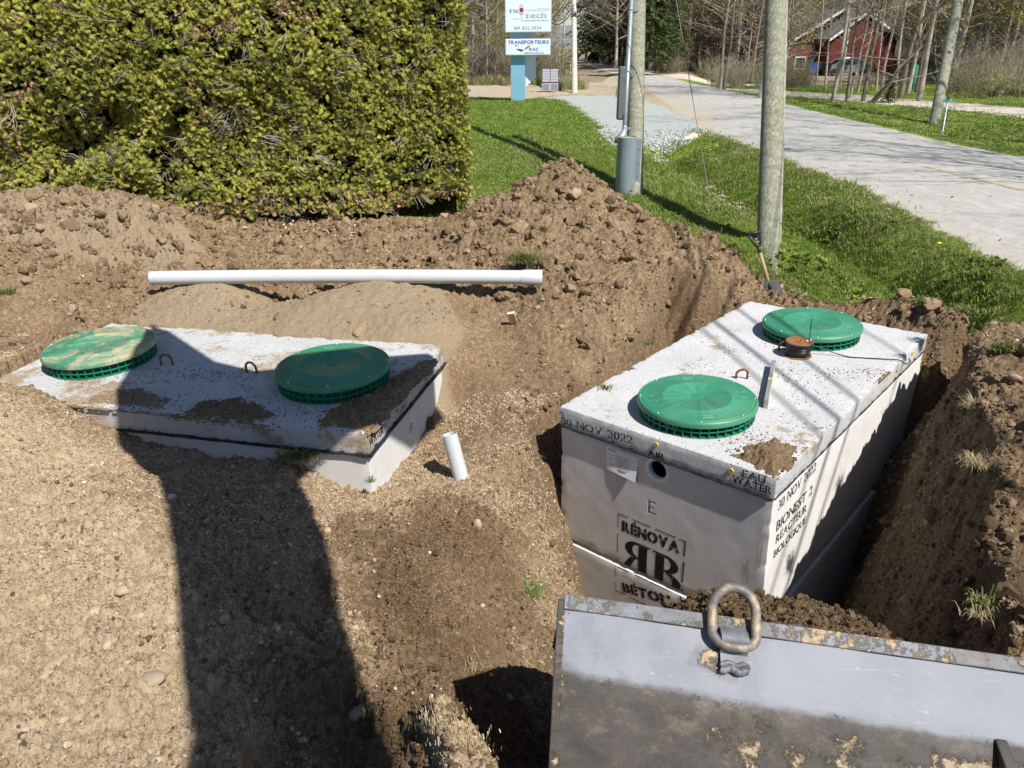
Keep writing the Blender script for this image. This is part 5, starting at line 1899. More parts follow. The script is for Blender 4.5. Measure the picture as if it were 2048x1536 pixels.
soil_patch('soil_spill', [r_uv(*p) for p in ((1475, 912), (1500, 893), (1540, 885), (1585, 895), (1592, 915), (1570, 938), (1552, 953), (1530, 944), (1500, 932))], lambda a, b, c: rp(a, b, c), .07, 'lump of brown soil on the corner of the tank top above the word EAU', .3, seed=1)
soil_patch('soil_spill', [l_uv(*p) for p in ((735, 862), (640, 850), (650, 820), (700, 800), (760, 770), (850, 716), (868, 722), (840, 755), (790, 810))], lambda a, b, c: lp(a, b, c), .022, 'strip of sandy soil along the end of the sunken tank top', .1, seed=2)
soil_patch('soil_spill', [l_uv(*p) for p in ((355, 828), (420, 838), (520, 842), (560, 838), (520, 810), (470, 795), (400, 805))], lambda a, b, c: lp(a, b, c), .016, 'dark soil on the front edge of the sunken tank top, middle patch', .3, seed=3)
soil_patch('soil_spill', [l_uv(*p) for p in ((165, 806), (240, 812), (330, 822), (345, 800), (280, 775), (200, 780))], lambda a, b, c: lp(a, b, c), .01, 'thin sand patch on the tank top in front of the sandy cover', .05, .5, seed=4)
for sc_pts, nm in (([(1660, 745), (1680, 742), (1683, 748), (1662, 750)], 'a'), ([(1726, 744), (1745, 741), (1758, 749), (1740, 753)], 'b')):
    soil_patch('soil_spill', [r_uv(*p) for p in sc_pts], lambda a, b, c: rp(a, b, c), .004, 'small crumb patch on the tank top in front of the farther cover' if nm == 'a' else 'small crumb patch on the tank top near the cable end', .3, n_=34, seed=6, rough=.004)

# ================================================================== utility pole with conduit (nearer the drive)
def pole(base, top, r0, r1, mat, parent, name='pole', n_=28):
    m = MB(); k = 14
    pts = [base + (top - base) * t for t in np.linspace(0, 1, k)]
    m.tube(pts, [r0 + (r1 - r0) * t for t in np.linspace(0, 1, k)], n_)
    return m.build(name, mat, parent, smooth=True, autosmooth=.9)


def up_from(px, py, py_top, px_top, depth):
    """point where a leaning pole passes the top of the picture"""
    return Pd(px_top, py_top, depth)


pb = Pz(1268, 394, .18)
dep = float((pb - CAM) @ _f)
P1t = Pd(1276, 0, dep + .72)
dirn = (P1t - pb) / np.linalg.norm(P1t - pb)
p1 = thing('utility_pole', pb, 'weathered pole with a grey steel duct and conduit up its side', 'utility pole', 'wooden utility poles')
pole(pb - dirn * .3, pb + dirn * 9, .112, .1, 'pole_wood', p1)
# duct at the foot
du = Pz(1249, 392, .18)
dt = np.array([0, 0, 1.0])
m = MB(du); m.lathe([(.125, -.15), (.125, .735), (.122, .738), (.112, .738), (.112, .6)], (0, 0, 0), 36)
m.build('duct', 'grey_duct', p1, smooth=True, autosmooth=.6)
m = MB(du); m.box((.135, -.06, .28), (.07, .01, .88))
m.build('duct_flange', 'grey_duct', p1, bevel=.003)
for k in range(5):
    m = MB(du); m.lathe([(0, -.074), (.007, -.073), (.008, -.065)], (.145, 0, -.08 + k * .17), 8, axis='y'); m.build('bolt', 'steel', p1)
m = MB(du); m.lathe([(.112, .728), (0, .73)], (0, 0, 0), 30); m.build('duct_fill', 'tan_gravel', p1)
cpx = [(1239, 281, -.0), (1247, 262, .0), (1250, 245, .0)]
c0 = Pd(1240, 281, dep - .02); c1 = Pd(1249, 262, dep + .05); ctop = Pd(1263, 0, dep + .62)
cdir = (ctop - c1) / np.linalg.norm(ctop - c1)
m = MB(); m.tube([c0 - np.array([0, 0, .03]), c0, c1, c1 + cdir * .06], [.075, .072, .036, .032], 20)
m.build('conduit_boot', 'galvanised', p1, smooth=True)
m = MB(); m.tube([c1, c1 + cdir * 1.2, c1 + cdir * 8], .03, 18); m.build('conduit', 'galvanised', p1, smooth=True)
for k, t in enumerate((.03, .9, 1.9)):
    m = MB(); q = c1 + cdir * t; m.tube([q, q + cdir * .03], .036, 16); m.box(q + np.array([.05, -.03, .01]), (.1, .012, .03)); m.build('conduit_strap', 'galvanised', p1)
bx0, bx1 = Pd(1236, 243, dep - .05), Pd(1250, 132, dep + .2)
cbx = (bx0 + bx1) / 2
hgt = bx1[2] - bx0[2]
m = MB(cbx); m.box((0, 0, 0), (.095, .14, hgt)); m.build('meter_box', 'grey_paint', p1, bevel=.006)
m = MB(cbx); m.box((.0, -.075, 0), (.085, .012, hgt - .03)); mo = m.build('meter_box_door', 'grey_paint', p1, bevel=.003)
m = MB(cbx); m.tube([(-.06, -.04, .05), (-.075, -.04, .05), (-.075, -.04, -.04), (-.06, -.04, -.04)], .006, 6); m.build('meter_box_handle', 'grey_paint', p1)
m = MB(cbx)
for i, s in enumerate('AL8'):
    v2, f2, w0 = text2d(s, .055, .0)
    m.add(np.stack([v2[:, 0] - w0 / 2, np.full(len(v2), -.0835), v2[:, 1] + hgt / 2 - .13 - i * .085], 1), f2)
m.build('lettering', 'print_grey', p1)

# ---- pole in the grass right above the far cover, with its ground wire moulding
pb = Pz(1536, 494, .2); dep = float((pb - CAM) @ _f)
pt_ = Pd(1552, 0, dep + .62)
dirn = (pt_ - pb) / np.linalg.norm(pt_ - pb)
p2 = thing('utility_pole', pb, 'green-tinged wooden pole with a thin grey batten, standing in grass behind the shovel', 'utility pole', 'wooden utility poles')
pole(pb - dirn * .3, pb + dirn * 9, .108, .098, 'pole_wood', p2)
off = np.array([.108, -.01, 0])
m = MB(); m.tube([pb + off - dirn * .2, pb + off + dirn * 3, pb + off + np.array([-.008, 0, 0]) + dirn * 8], .014, 6); m.build('wire_moulding', 'grey_wood', p2)
for k in range(9):
    m = MB(); q = pb + off + dirn * (.25 + k * .42) + np.array([-.003, -.006, 0]); m.box(q, (.036, .03, .01)); m.build('staple', 'steel', p2)
m = MB(); m.tube([pb + off + np.array([-.018, -.012, 0]), pb + off + np.array([-.02, -.012, 0]) + dirn * 1.2, pb + off + np.array([-.024, -.012, 0]) + dirn * 8], .004, 5); m.build('ground_wire', 'wire', p2)
POLE2 = (pb, dirn)
# ---- guy wire
g0 = Pz(1423, 420, .12); g1 = Pd(1404, 318, float((g0 - CAM) @ _f) - .25)
gy = thing('guy_wire', g0, 'thin steel guy wire slanting down to an eye in the grass between the poles', 'guy wire')
gt = Pd(1352, 0, float((g0 - CAM) @ _f) + .1)
gd = (gt - g0) / np.linalg.norm(gt - g0)
m = MB(); m.tube([g0 + gd * .1, g0 + gd * 8], .005, 6); m.build('strand', 'guy_steel', gy)
m = MB(); m.tube([g0 + gd * .1, g0 + gd * .45], .008, 6); m.build('grip_wrap', 'guy_steel', gy)
m = MB(); t = np.linspace(0, 2 * math.pi, 16)[:-1]
m.tube([g0 + gd * .06 + np.array([.028 * math.cos(a), 0, .045 * math.sin(a)]) for a in t], .007, 6, closed=True); m.tube([g0 + gd * .02, g0 - gd * .3], .009, 6); m.build('anchor_eye', 'guy_steel', gy, smooth=True)
# ---- leaning pole across the road
pb = Pz(1869, 246, .22); dep = float((pb - CAM) @ _f)
pt_ = Pd(1917, 0, dep + 1.2)
dirn = (pt_ - pb) / np.linalg.norm(pt_ - pb)
p3 = thing('utility_pole', pb, 'slim pole on the far lawn across the road, leaning behind the street name sign', 'utility pole', 'wooden utility poles')
pole(pb - dirn * .3, pb + dirn * 9, .125, .11, 'pole_wood', p3, n_=16)
# ---- pale pole by the road bend
pb = Pz(1149, 183, .25); dep = float((pb - CAM) @ _f)
pt_ = Pd(1148, 0, dep + 2.0)
dirn = (pt_ - pb) / np.linalg.norm(pt_ - pb)
p4 = thing('utility_pole', pb, 'pale bleached pole beside the community mailbox, carrying drooping cables', 'utility pole', 'wooden utility poles')
pole(pb - dirn * .3, pb + dirn * 9, .125, .1, 'pale_pole', p4, n_=16)
POLE4 = (pb, dirn, dep)
# ---- far thin pole
pb = Pz(1125, 138, .35)
p5 = thing('utility_pole', pb, 'distant thin pole rising behind the green mailbox', 'utility pole', 'wooden utility poles')
pole(pb, pb + np.array([.1, 0, 4.2]), .1, .07, 'pale_pole', p5, n_=8)

# ---- overhead wires: two crossing the tank (their shadows do), others swooping to the pale pole
def lift(P, h):
    return np.asarray(P, float) + SUN * (h / SUN[2])


def shadow_wire(a, b, h, r, name, label, y0=7.2, y1=-9):
    A, B_ = lift(on_tank(*a), h), lift(on_tank(*b), h)
    d = (B_ - A); d /= d[1]
    P0 = A + d * (y0 - A[1]); P1 = A + d * (y1 - A[1])
    P0[2] = A[2] + .25; P1[2] = A[2] + .5
    k = 16
    pts = [P0 + (P1 - P0) * t - np.array([0, 0, .5 * 4 * t * (1 - t) * .6]) for t in np.linspace(0, 1, k)]
    m = MB(); m.tube(pts, r, 6); o = m.build(name, 'wire'); tag(o, label, 'overhead wire', 'wires above the tanks')
    return o


shadow_wire((1434, 640), (1660, 818), 4.6, .018, 'overhead_wire', 'thick overhead cable whose shadow crosses the tank beside the nearer cover')
shadow_wire((1479, 613), (1690, 775), 4.6, .014, 'overhead_wire', 'overhead cable whose shadow crosses the tank between the spirit level and spool')
shadow_wire((1410, 655), (1610, 835), 5.0, .012, 'overhead_wire', 'thin overhead wire, lower of the set over the tank')
shadow_wire((1650, 610), (1800, 700), 5.2, .010, 'overhead_wire', 'thin overhead wire over the far end of the tank')
pb, dirn, dep = POLE4
def px_wire(pts, r, label, dd=None):
    P = smoothline([Pd(a, b, (dd if dd else dep + 1.3)) for a, b in pts], 6)
    m = MB(); m.tube(P, r, 5); o = m.build('overhead_wire', 'wire'); tag(o, label, 'overhead wire', 'cables drooping to the pale pole')
px_wire([(1148, 10), (1138, 24), (1125, 38), (1112, 42), (1104, 38), (1095, 25), (1085, 5), (1080, -20)], .022, 'upper black cable looping from the pale pole behind the big sign')
px_wire([(1148, 16), (1138, 32), (1124, 46), (1111, 49), (1102, 43), (1092, 28), (1082, 5), (1076, -20)], .022, 'lower black cable looping from the pale pole behind the big sign')
px_wire([(1136, -6), (1126, 12), (1108, 34), (1100, 44)], .018, 'thin cable sloping down to the left beside the pale pole')
px_wire([(1152, 6), (1164, 10), (1180, 2), (1200, -14)], .03, 'black cable sagging right from the pale pole')
m = MB(); m.lathe([(0, -.16), (.1, -.15), (.12, 0), (.1, .14), (0, .15)], Pd(1160, 12, dep + 1.2), 14, axis='x'); o = m.build('splice_case', 'wire', None, smooth=True)
tag(o, 'black splice case hanging by the pale pole', 'splice case')
px_wire([(1120, -10), (1108, 18), (1098, 26)], .012, 'faint upper wire left of the pale pole')

# ================================================================== pylon sign
sb = Pz(1036, 204, .22); dep = float((sb - CAM) @ _f)
ppm = dep / FOC
sg = thing('roadside_sign', sb, 'tall blue double-board business sign at the end of the lawn', 'sign')
def X(px):
    return (px - 1036) * ppm
hz_ = lambda py: (204 - py) * ppm / 1.1
m = MB(sb); m.box((0, 0, hz_(90) / 2 + 1.0), (28 * ppm, .32, hz_(90) + 2.0)); m.build('column', 'sign_blue', sg, bevel=.01)
m = MB(sb)
cx0, cx1 = X(1051), X(1072)
m.prism([(cx0, .05, hz_(174)), (cx1, .25, hz_(155)), (cx1, .25, hz_(-30)), (cx0, .05, hz_(-30))], (0, 0, 0), (0, .12, 0))
m.build('fin', 'sign_blue_pale', sg)
def board(px0, py0, px1, py1, name):
    m = MB(sb); x0, x1, z0, z1 = X(px0), X(px1), hz_(py1), hz_(py0)
    m.box(((x0 + x1) / 2, -.24, (z0 + z1) / 2), (x1 - x0, .2, z1 - z0)); fo = m.build(name, 'sign_frame', sg, bevel=.015)
    m = MB(sb); m.box(((x0 + x1) / 2, -.342, (z0 + z1) / 2), (x1 - x0 - .05, .008, z1 - z0 - .05)); m.build('face', 'sign_panel', fo)
    return fo
b1 = board(1012, 3, 1100, 66, 'upper_board'); b2 = board(1012, 78, 1099, 110, 'lower_board')
def sg_text(s, px0, px1, py, hpx, mat, parent, bold=.02, gap=.06):
    v2, f2, w0 = text2d(s, hpx * ppm, bold, False, gap)
    x0, x1 = X(px0), X(px1)
    v2 = v2 * [(x1 - x0) / w0, 1]
    MB().add(np.stack([sb[0] + x0 + v2[:, 0], np.full(len(v2), sb[1] - .349), sb[2] + hz_(py) + v2[:, 1]], 1), f2).build('lettering', mat, parent)
def sg_bar(px0, py0, px1, py1, mat, parent, name='rule', off=-.349):
    m = MB(sb); m.box(((X(px0) + X(px1)) / 2, off, (hz_(py0) + hz_(py1)) / 2), (abs(X(px1) - X(px0)), .003, abs(hz_(py1) - hz_(py0)))); m.build(name, mat, parent)


def serif_word(s, px0, px1, py, hpx, mat, parent):
    """a thin serif face drawn from strokes for the upper board"""
    U = {'i': (.36, [('v', .18, 0, .62, .11), ('s', .18, 0), ('sl', .14, .62), ('dot', .17, .88)]),
         's': (.5, None), 't': (.46, [('v', .2, .06, .85, .11), ('h', .04, .42, .6, .05), ('c', .3, .07)]),
         'h': (.74, [('v', .16, 0, .98, .11), ('s', .16, 0), ('sl', .11, .98), ('v', .56, 0, .45, .11), ('s', .56, 0), ('arch', .36, .45)])}
# letters: plain glyphs with slab feet read as serif at this size
sg_text('is', 1021, 1037, 29, 8.5, 'print_grey', b1, -.006, .09)
sg_text('tech', 1051, 1090, 38.5, 9.5, 'print_grey', b1, -.006, .09)
for fx, fy in ((1023.3, 29), (1053.5, 38.6), (1081.5, 38.6), (1087.5, 38.6)):
    sg_bar(fx - 1.9, fy, fx + 1.9, fy - .7, 'print_grey', b1, 'serif')
sg_bar(1016, 23.6, 1036, 22.8, 'print_pale', b1); sg_bar(1051, 24.6, 1096, 23.8, 'print_pale', b1); sg_bar(1043, 11, 1043.8, 43.5, 'print_pale', b1); sg_bar(1043, 43.6, 1096, 42.9, 'print_pale', b1)
m = MB(sb)
t = np.linspace(0, 2 * math.pi, 29)[:-1]
cx, cz = X(1043.3), hz_(23.8)
def dot(rx, rz, mat, off, name):
    m = MB(sb); m.add([(cx + rx * ppm * math.cos(a), off, cz + rz * ppm * math.sin(a)) for a in t], [tuple(range(28))[::-1]]); m.build(name, mat, b1)
dot(5.6, 8.0, 'print_grey', -.350, 'emblem'); dot(5.3, 6.4, 'sign_panel', -.352, 'emblem'); dot(3.9, 4.3, 'print_red', -.354, 'emblem')
sg_text('819 822-3934', 1029.5, 1081, 60.5, 5.6, 'print_grey', b1, .0, .1)
sg_text('isolation', 1027.5, 1041.5, 40.7, 1.9, 'print_pale', b1); sg_text('de la mécanique des bâtiments', 1044.5, 1096, 44.6, 2.2, 'print_pale', b1); [sg_bar(q, 21.6, q + 2.6, 20.5, 'print_pale', b1, 'faint_line') for q in (1074, 1078, 1083, 1087, 1092)]
sg_text('TRANSPORTEURS', 1017, 1095.5, 87.6, 6.0, 'print_blue', b2, .03)
sg_text('RAC', 1058, 1075.5, 101, 5.2, 'print_blue', b2, .035); sg_text('EN', 1030.5, 1036.5, 92.5, 2.6, 'print_grey', b2, .02); sg_text('SHERBROOKE INC.', 1048.5, 1087, 106.8, 2.8, 'print_grey', b2, .02)
m = MB(sb); m.add([(X(a), -.3495, hz_(b)) for a, b in ((1032.5, 97.5), (1040, 97), (1048, 99.8), (1042, 103))], [(0, 3, 2, 1)]); m.build('wing_mark', 'print_blue', b2)
m = MB(sb); m.add([(X(a), -.3495, hz_(b)) for a, b in ((1047.5, 99.8), (1052, 94), (1061, 89.5), (1056.5, 95.5), (1050, 99))], [(0, 4, 3, 2, 1)]); m.build('wing_mark', 'print_brown', b2)

# ================================================================== community mailbox, small things by the road
cb = Pz(1100, 181, .27); dep = float((cb - CAM) @ _f); k_ = dep / FOC
cm = thing('community_mailbox', cb, 'grey grid of locked mail compartments on a louvred base by the pale pole', 'mailbox')
w_ = 32 * k_; hh_ = 42 * k_
m = MB(cb); m.box((0, .2, hh_ * .17), (w_, .45, hh_ * .34)); m.build('base', 'box_grey', cm, bevel=.01)
for i in range(9):
    for s in (-1, 1):
        m = MB(cb); m.box((s * w_ * .25 + (i - 4) * w_ * .046, -.03, hh_ * .16), (w_ * .022, .012, hh_ * .26)); m.build('louvre', 'box_louvre', cm)
m = MB(cb); m.box((0, .2, hh_ * .365), (w_ * 1.02, .47, hh_ * .05)); m.build('skirt', 'dark_red', cm)
m = MB(cb); m.box((0, .2, hh_ * .68), (w_, .45, hh_ * .58)); m.build('cabinet', 'grey_paint', cm)
for s in (-1, 1):
    for i in range(3):
        for j in range(5):
            m = MB(cb); m.box((s * w_ * .25 + (i - 1) * w_ * .152, -.032, hh_ * (.44 + j * .115)), (w_ * .142, .014, hh_ * .104)); m.build('compartment_door', 'box_grey', cm)
m = MB(cb); m.box((0, .2, hh_ * .99), (w_ * 1.06, .5, hh_ * .04)); m.build('roof', 'dark_red', cm)

q = Pz(1124, 137, .3); dep = float((q - CAM) @ _f); k_ = dep / FOC
mg = thing('mailbox', q, 'small dark green letter box on a post at the far left roadside', 'mailbox', 'roadside letter boxes')
m = MB(q); m.box((0, 0, 9 * k_), (2.2 * k_, .1, 18 * k_)); m.build('post', 'mail_green', mg)
m = MB(q); m.lathe([(.0, -4.5 * k_), (3 * k_, -4.5 * k_), (3 * k_, 4.5 * k_), (0, 4.5 * k_)], (0, 0, 20 * k_), 14, axis='x'); m.box((0, 0, 18.4 * k_), (9 * k_, 6 * k_, 3.5 * k_)); m.build('letter_box', 'mail_green', mg)
q = Pz(1156, 133, .3); dep = float((q - CAM) @ _f); k_ = dep / FOC
mg = thing('mailbox', q, 'blue letter box with a white top beside the pale pole', 'mailbox', 'roadside letter boxes')
m = MB(q); m.box((0, 0, 9 * k_), (1.6 * k_, .1, 20 * k_)); m.build('post', 'grey_wood', mg)
m = MB(q); m.box((0, 0, 21 * k_), (7 * k_, .3, 8 * k_)); m.build('letter_box', 'mail_blue', mg, bevel=.02)
m = MB(q); m.box((0, 0, 26.5 * k_), (7.2 * k_, .34, 3.4 * k_)); m.build('top', 'white_trim', mg, bevel=.02)
q = Pz(1331, 141, .3); dep = float((q - CAM) @ _f); k_ = dep / FOC
mg = thing('mailbox', q, 'dark letter box with a white face at the lawn edge across the road', 'mailbox', 'roadside letter boxes')
m = MB(q); m.box((0, 0, 8 * k_), (1.5 * k_, .1, 16 * k_)); m.build('post', 'bark_dark', mg)
m = MB(q); m.box((0, 0, 17.5 * k_), (8 * k_, .4, 4.5 * k_)); m.build('letter_box', 'grey_paint', mg, bevel=.03)
m = MB(q); m.box((0, -.21, 17.2 * k_), (5 * k_, .01, 2.6 * k_)); m.build('number_plate', 'white_trim', mg)
# yellow marker stake
q = Pz(1141, 146, .28)
m = MB(q); m.box((0, 0, .32), (.07, .05, .66)); o = m.build('marker_stake', 'yellow_label'); tag(o, 'short yellow marker stake just left of the pale pole foot', 'stake')
# street name sign
q = Pz(1885, 272, .22); dep = float((q - CAM) @ _f); k_ = dep / FOC
tp = Pd(1895, 203, dep + .35)
ss_ = thing('street_name_sign', q, 'small blue street name blade on a thin post in the far grass', 'street sign')
m = MB(); m.tube([q - np.array([0, 0, .2]), tp], .016, 8); m.build('post', 'galvanised', ss_)
m = MB(tp); m.box((.0, 0, .02), (20 * k_, .012, .06), np.array([[.99, .1, .03], [-.1, .99, 0], [-.03, 0, 1]])); bl = m.build('blade', 'sign_blue', ss_)
m = MB(tp); m.lathe([(0, .09), (.02, .08), (.024, .05)], (0, 0, 0), 8); m.build('cap', 'wire', ss_)
# culvert mouth in the ditch bank
q = Pz(1338, 303, .05)
cv = thing('culvert_pipe', q, 'short end of concrete culvert pipe showing in the grassy ditch bank', 'culvert')
ax = np.array([-.75, -.62, -.25]); ax /= np.linalg.norm(ax)
m = MB(); m.tube([q - ax * .8, q + ax * .12], .11, 20, caps=False); m.tube([q + ax * .12, q - ax * .5], .085, 20, caps=False)
_, sd, up = frame_from(q - ax, q)
an = np.arange(20) * 2 * math.pi / 20
m.add([q + ax * .12 + r_ * (math.cos(a) * sd + math.sin(a) * up) for r_ in (.11, .085) for a in an], [(i, (i + 1) % 20, 20 + (i + 1) % 20, 20 + i) for i in range(20)])
m.build('pipe_wall', 'old_board', cv, smooth=True, autosmooth=.8)
m = MB(); m.tube([q - ax * .3, q - ax * .31], .1, 16); m.build('pipe_depth', 'black_void', cv)
# offcut of board on the bank between the tanks
q = Pz(1025, 636, .14)
m = MB(); m.box(Pd(1025, 637, float((q - CAM) @ _f) - .05), (.055, .02, .15), np.array([[.98, 0, .17], [0, .8, .6], [-.17, -.6, .8]]))
o = m.build('board_offcut', 'old_board', None, bevel=.003); tag(o, 'small pale wooden offcut stuck in the bank below the end of the pipe', 'offcut')
# faded yellow centre line: one painted sheet a hair above the asphalt
def paint_line(px, width, name, label=None):
    P = [Pz(a, b, .36) for a, b in px]; P = smoothline(P, 24); vs = []; fs = []
    for i, p in enumerate(P):
        a = P[max(0, i - 1)]; b = P[min(len(P) - 1, i + 1)]; t = b - a; t /= np.linalg.norm(t); s_ = np.array([-t[1], t[0], 0]) * width / 2
        for sgn in (-1, 0, 1):
            xy = p[:2] + s_[:2] * sgn
            vs.append((xy[0], xy[1], H(xy[0], xy[1]) + .012))
    fs = [(i * 3 + k, i * 3 + k + 1, i * 3 + k + 4, i * 3 + k + 3) for i in range(len(P) - 1) for k in range(2)]
    o = MB().add(vs, fs).build(name, 'centre_line', None); o['kind'] = 'structure'
n = NT('centre_line'); n.col((0.5, 0.4, 0.14)); n.rough(.85)
n.wear(n.ramp(n.noise(9, 6, .8), [(.4, .25), (.58, 1)]))
M['centre_line'] = n.m
paint_line([(1850, 331), (1905, 345), (1970, 361), (2046, 380), (2120, 400)], .11, 'centre_line')

# ================================================================== unseen excavator boom, added overhead and outlined to cast the band of shade
SH = [(-.80, .9), (-.9, 1.51), (-1.02, 1.75), (-1.3, 2.37), (-1.66, 3.09), (-2.1, 3.58), (-2.33, 4.05), (-2.45, 4.6), (-2.62, 5.2), (-2.44, 5.08), (-1.88, 4.47), (-1.6, 4.32), (-1.41, 4.66), (-.85, 4.8), (-.5, 4.62), (-.26, 4.25),
      (-.42, 3.85), (-.72, 3.62), (-1.0, 3.42), (-1.02, 3.26), (-.78, 2.66), (-.63, 2.25), (-.45, 1.9), (-.28, 1.6), (-.12, 1.0)]
def flat_to(px, py, z):
    P = Pz(px, py, z); Q = P - SUN * ((z - .1) / SUN[2]); return (float(Q[0]), float(Q[1]))
SH[12] = flat_to(588, 717, .235); SH[13] = flat_to(782, 697, .235); SH[14] = flat_to(866, 715, .13)
ex = thing('excavator_boom', lift((-.45, .9, .1), 3.2), 'unseen excavator boom added overhead, its plates outlined to cast the band of shade', 'excavator')
hb_ = 3.0
def plate(poly, h0, th, name, mat='excavator_yellow'):
    m = MB(); m.prism([lift((a, b, .1), h0) for a, b in poly], (0, 0, 0), (0, 0, th)); return m.build(name, mat, ex, bevel=.01)  # lifts a shadow outline toward the sun as a thick plate
plate(SH[:8] + SH[10:12] + SH[19:], hb_, .14, 'boom')
plate([SH[7], SH[8], SH[9], SH[10]], hb_ + .004, .1, 'linkage', 'grey_paint')
plate(SH[11:20], hb_ + .006, .1, 'head_shade_plate')
# added beam runs on back and down behind the camera
bt = lift((-.46, 1.0, .1), hb_)
m = MB(); m.prism([bt + np.array([dx, 0, 0]) for dx in (-.3, .3)] + [np.array([1.6 + .3, -4.2, 1.5]), np.array([1.6 - .3, -4.2, 1.5])], (0, 0, 0), (0, 0, .3)); m.build('boom_rear', 'excavator_yellow', ex)


from mathutils import noise as mnoise


# ------------------------------------------------------------------ instancing helper for things nobody could count
def scatter(name, protos, P, rot, scl, idx=None, kind='stuff', parent=None, mat=None):
    pc = bpy.data.collections.new(name + '_kinds')
    for i, p in enumerate(protos):
        p.name = '%s_%02d' % (name, i)
        for c in list(p.users_collection):
            c.objects.unlink(p)
        pc.objects.link(p)
    me = bpy.data.meshes.new(name)
    P = np.asarray(P, np.float32); n_ = len(P)
    off = origin_of(parent).astype(np.float32)
    me.vertices.add(n_); me.vertices.foreach_set('co', (P - off).ravel())
    a = me.attributes.new('rot', 'FLOAT_VECTOR', 'POINT'); a.data.foreach_set('vector', np.asarray(rot, np.float32).ravel())
    a = me.attributes.new('scl', 'FLOAT', 'POINT'); a.data.foreach_set('value', np.asarray(scl, np.float32))
    if idx is None:
        idx = rng.integers(0, len(protos), n_)
    a = me.attributes.new('idx', 'INT', 'POINT'); a.data.foreach_set('value', np.asarray(idx, np.int32))
    o = bpy.data.objects.new(name, me); COL.objects.link(o)
    if parent is not None:
        o.parent = parent
    if kind:
        o['kind'] = kind
    ng = bpy.data.node_groups.new(name, 'GeometryNodeTree')
    ng.interface.new_socket('Geometry', in_out='INPUT', socket_type='NodeSocketGeometry')
    ng.interface.new_socket('Geometry', in_out='OUTPUT', socket_type='NodeSocketGeometry')
    N = ng.nodes; L = ng.links
    gi = N.new('NodeGroupInput'); go = N.new('NodeGroupOutput')
    ci = N.new('GeometryNodeCollectionInfo'); ci.inputs['Collection'].default_value = pc
    ci.inputs['Separate Children'].default_value = True; ci.inputs['Reset Children'].default_value = True
    iop = N.new('GeometryNodeInstanceOnPoints'); iop.inputs['Pick Instance'].default_value = True
    def na(nm, ty):
        q = N.new('GeometryNodeInputNamedAttribute'); q.data_type = ty; q.inputs['Name'].default_value = nm; return q.outputs['Attribute']
    er = N.new('FunctionNodeEulerToRotation')
    L.new(na('rot', 'FLOAT_VECTOR'), er.inputs[0])
    L.new(gi.outputs[0], iop.inputs['Points']); L.new(ci.outputs[0], iop.inputs['Instance'])
    L.new(na('idx', 'INT'), iop.inputs['Instance Index']); L.new(er.outputs[0], iop.inputs['Rotation'])
    L.new(na('scl', 'FLOAT'), iop.inputs['Scale']); L.new(iop.outputs[0], go.inputs[0])
    md = o.modifiers.new('instances', 'NODES'); md.node_group = ng
    return o


def proto(mb, mat, smooth=False):
    return mb.build('kind', mat, None, smooth=smooth)


def rand_clod(seed, sub=2, amp=.35, flat=.75):
    bm = bmesh.new(); bmesh.ops.create_icosphere(bm, subdivisions=sub, radius=1.0)
    r_ = random.Random(seed); o_ = Vector((r_.uniform(0, 90), r_.uniform(0, 90), r_.uniform(0, 90)))
    for v in bm.verts:
        c = v.co.copy()
        d = amp * (1.5 * mnoise.noise(c * .9 + o_) + .9 * mnoise.noise(c * 2.2 + o_) + .45 * mnoise.noise(c * 5 + o_))
        v.co = c * (1 + d)
        v.co.z *= flat
        # broken facets
        if amp > .2:
            for k in range(3):
                pn = Vector((math.sin(seed + k * 2.1), math.cos(seed * 1.7 + k), math.sin(k * 1.3 + seed * .6))).normalized()
                e = v.co.dot(pn) - .62
                if e > 0:
                    v.co -= pn * e * .85
    vs = [tuple(v.co) for v in bm.verts]; fs = [tuple(v.index for v in f.verts) for f in bm.faces]
    bm.free()
    return MB().add(vs, fs)


def ground_pts(n_, x0, x1, y0, y1, keep):
    x = rng.uniform(x0, x1, n_); y = rng.uniform(y0, y1, n_)
    k = keep(x, y)
    x, y = x[k], y[k]
    return x, y


xs_, ys_ = None, None


def in_view(x, y, m=.06):
    s = x / np.maximum(.912 * y + .66, .1)
    return (s > -.69 - m) & (s < .70 + m)


# ------------------------------------------------------------------ clods, crumbs and pebbles over the dug soil
def dirt_keep(x, y):
    d = poly_sd(x, y, DIRT); lt2 = poly_sd(x, y, LTANK); q = np.stack([x - RO[0], y - RO[1]], -1) @ RM[:2, :2]
    rtk = (q[:, 0] < .0) & (q[:, 0] > -RW) & (q[:, 1] > 0) & (q[:, 1] < RL)
    return (d > -.1) & (lt2 < 0.0) & ~rtk & in_view(x, y)


x, y = ground_pts(430000, -5.2, 4.2, 1.0, 8.4, dirt_keep)
# nearer ground shows smaller pieces: thin out with distance
keep = rng.random(len(x)) < np.clip(1.9 / np.maximum(y, 1.2), .2, 1)
x, y = x[keep], y[keep]
sandy = sstep(-.05, .1, poly_sd(x, y, SAND))
keep = rng.random(len(x)) > sandy * .7
x, y = x[keep], y[keep]
clump = fbm(x, y, 1.6, 5, .75, seed=301)
keep = rng.random(len(x)) < np.clip(.36 + 1.2 * clump, .05, 1)
x, y = x[keep], y[keep]
z = Hs(np.stack([x, y], 1))
sz = .0032 * (1 - rng.random(len(x)) * .9994) ** (-.42)
sz = np.clip(sz, .003, .05) * (1 + .5 * sstep(4.5, 6.5, y)) * (1 + .4 * np.clip(clump[keep] if len(clump) == len(x) else 0, 0, 1))
sz = np.where((x < .6) & (y < 4), np.minimum(sz, .010 + .014 * rng.random(len(x)) ** 2), sz)
rot = rng.uniform(0, 6.28, (len(x), 3)) * [.15, .15, 1]
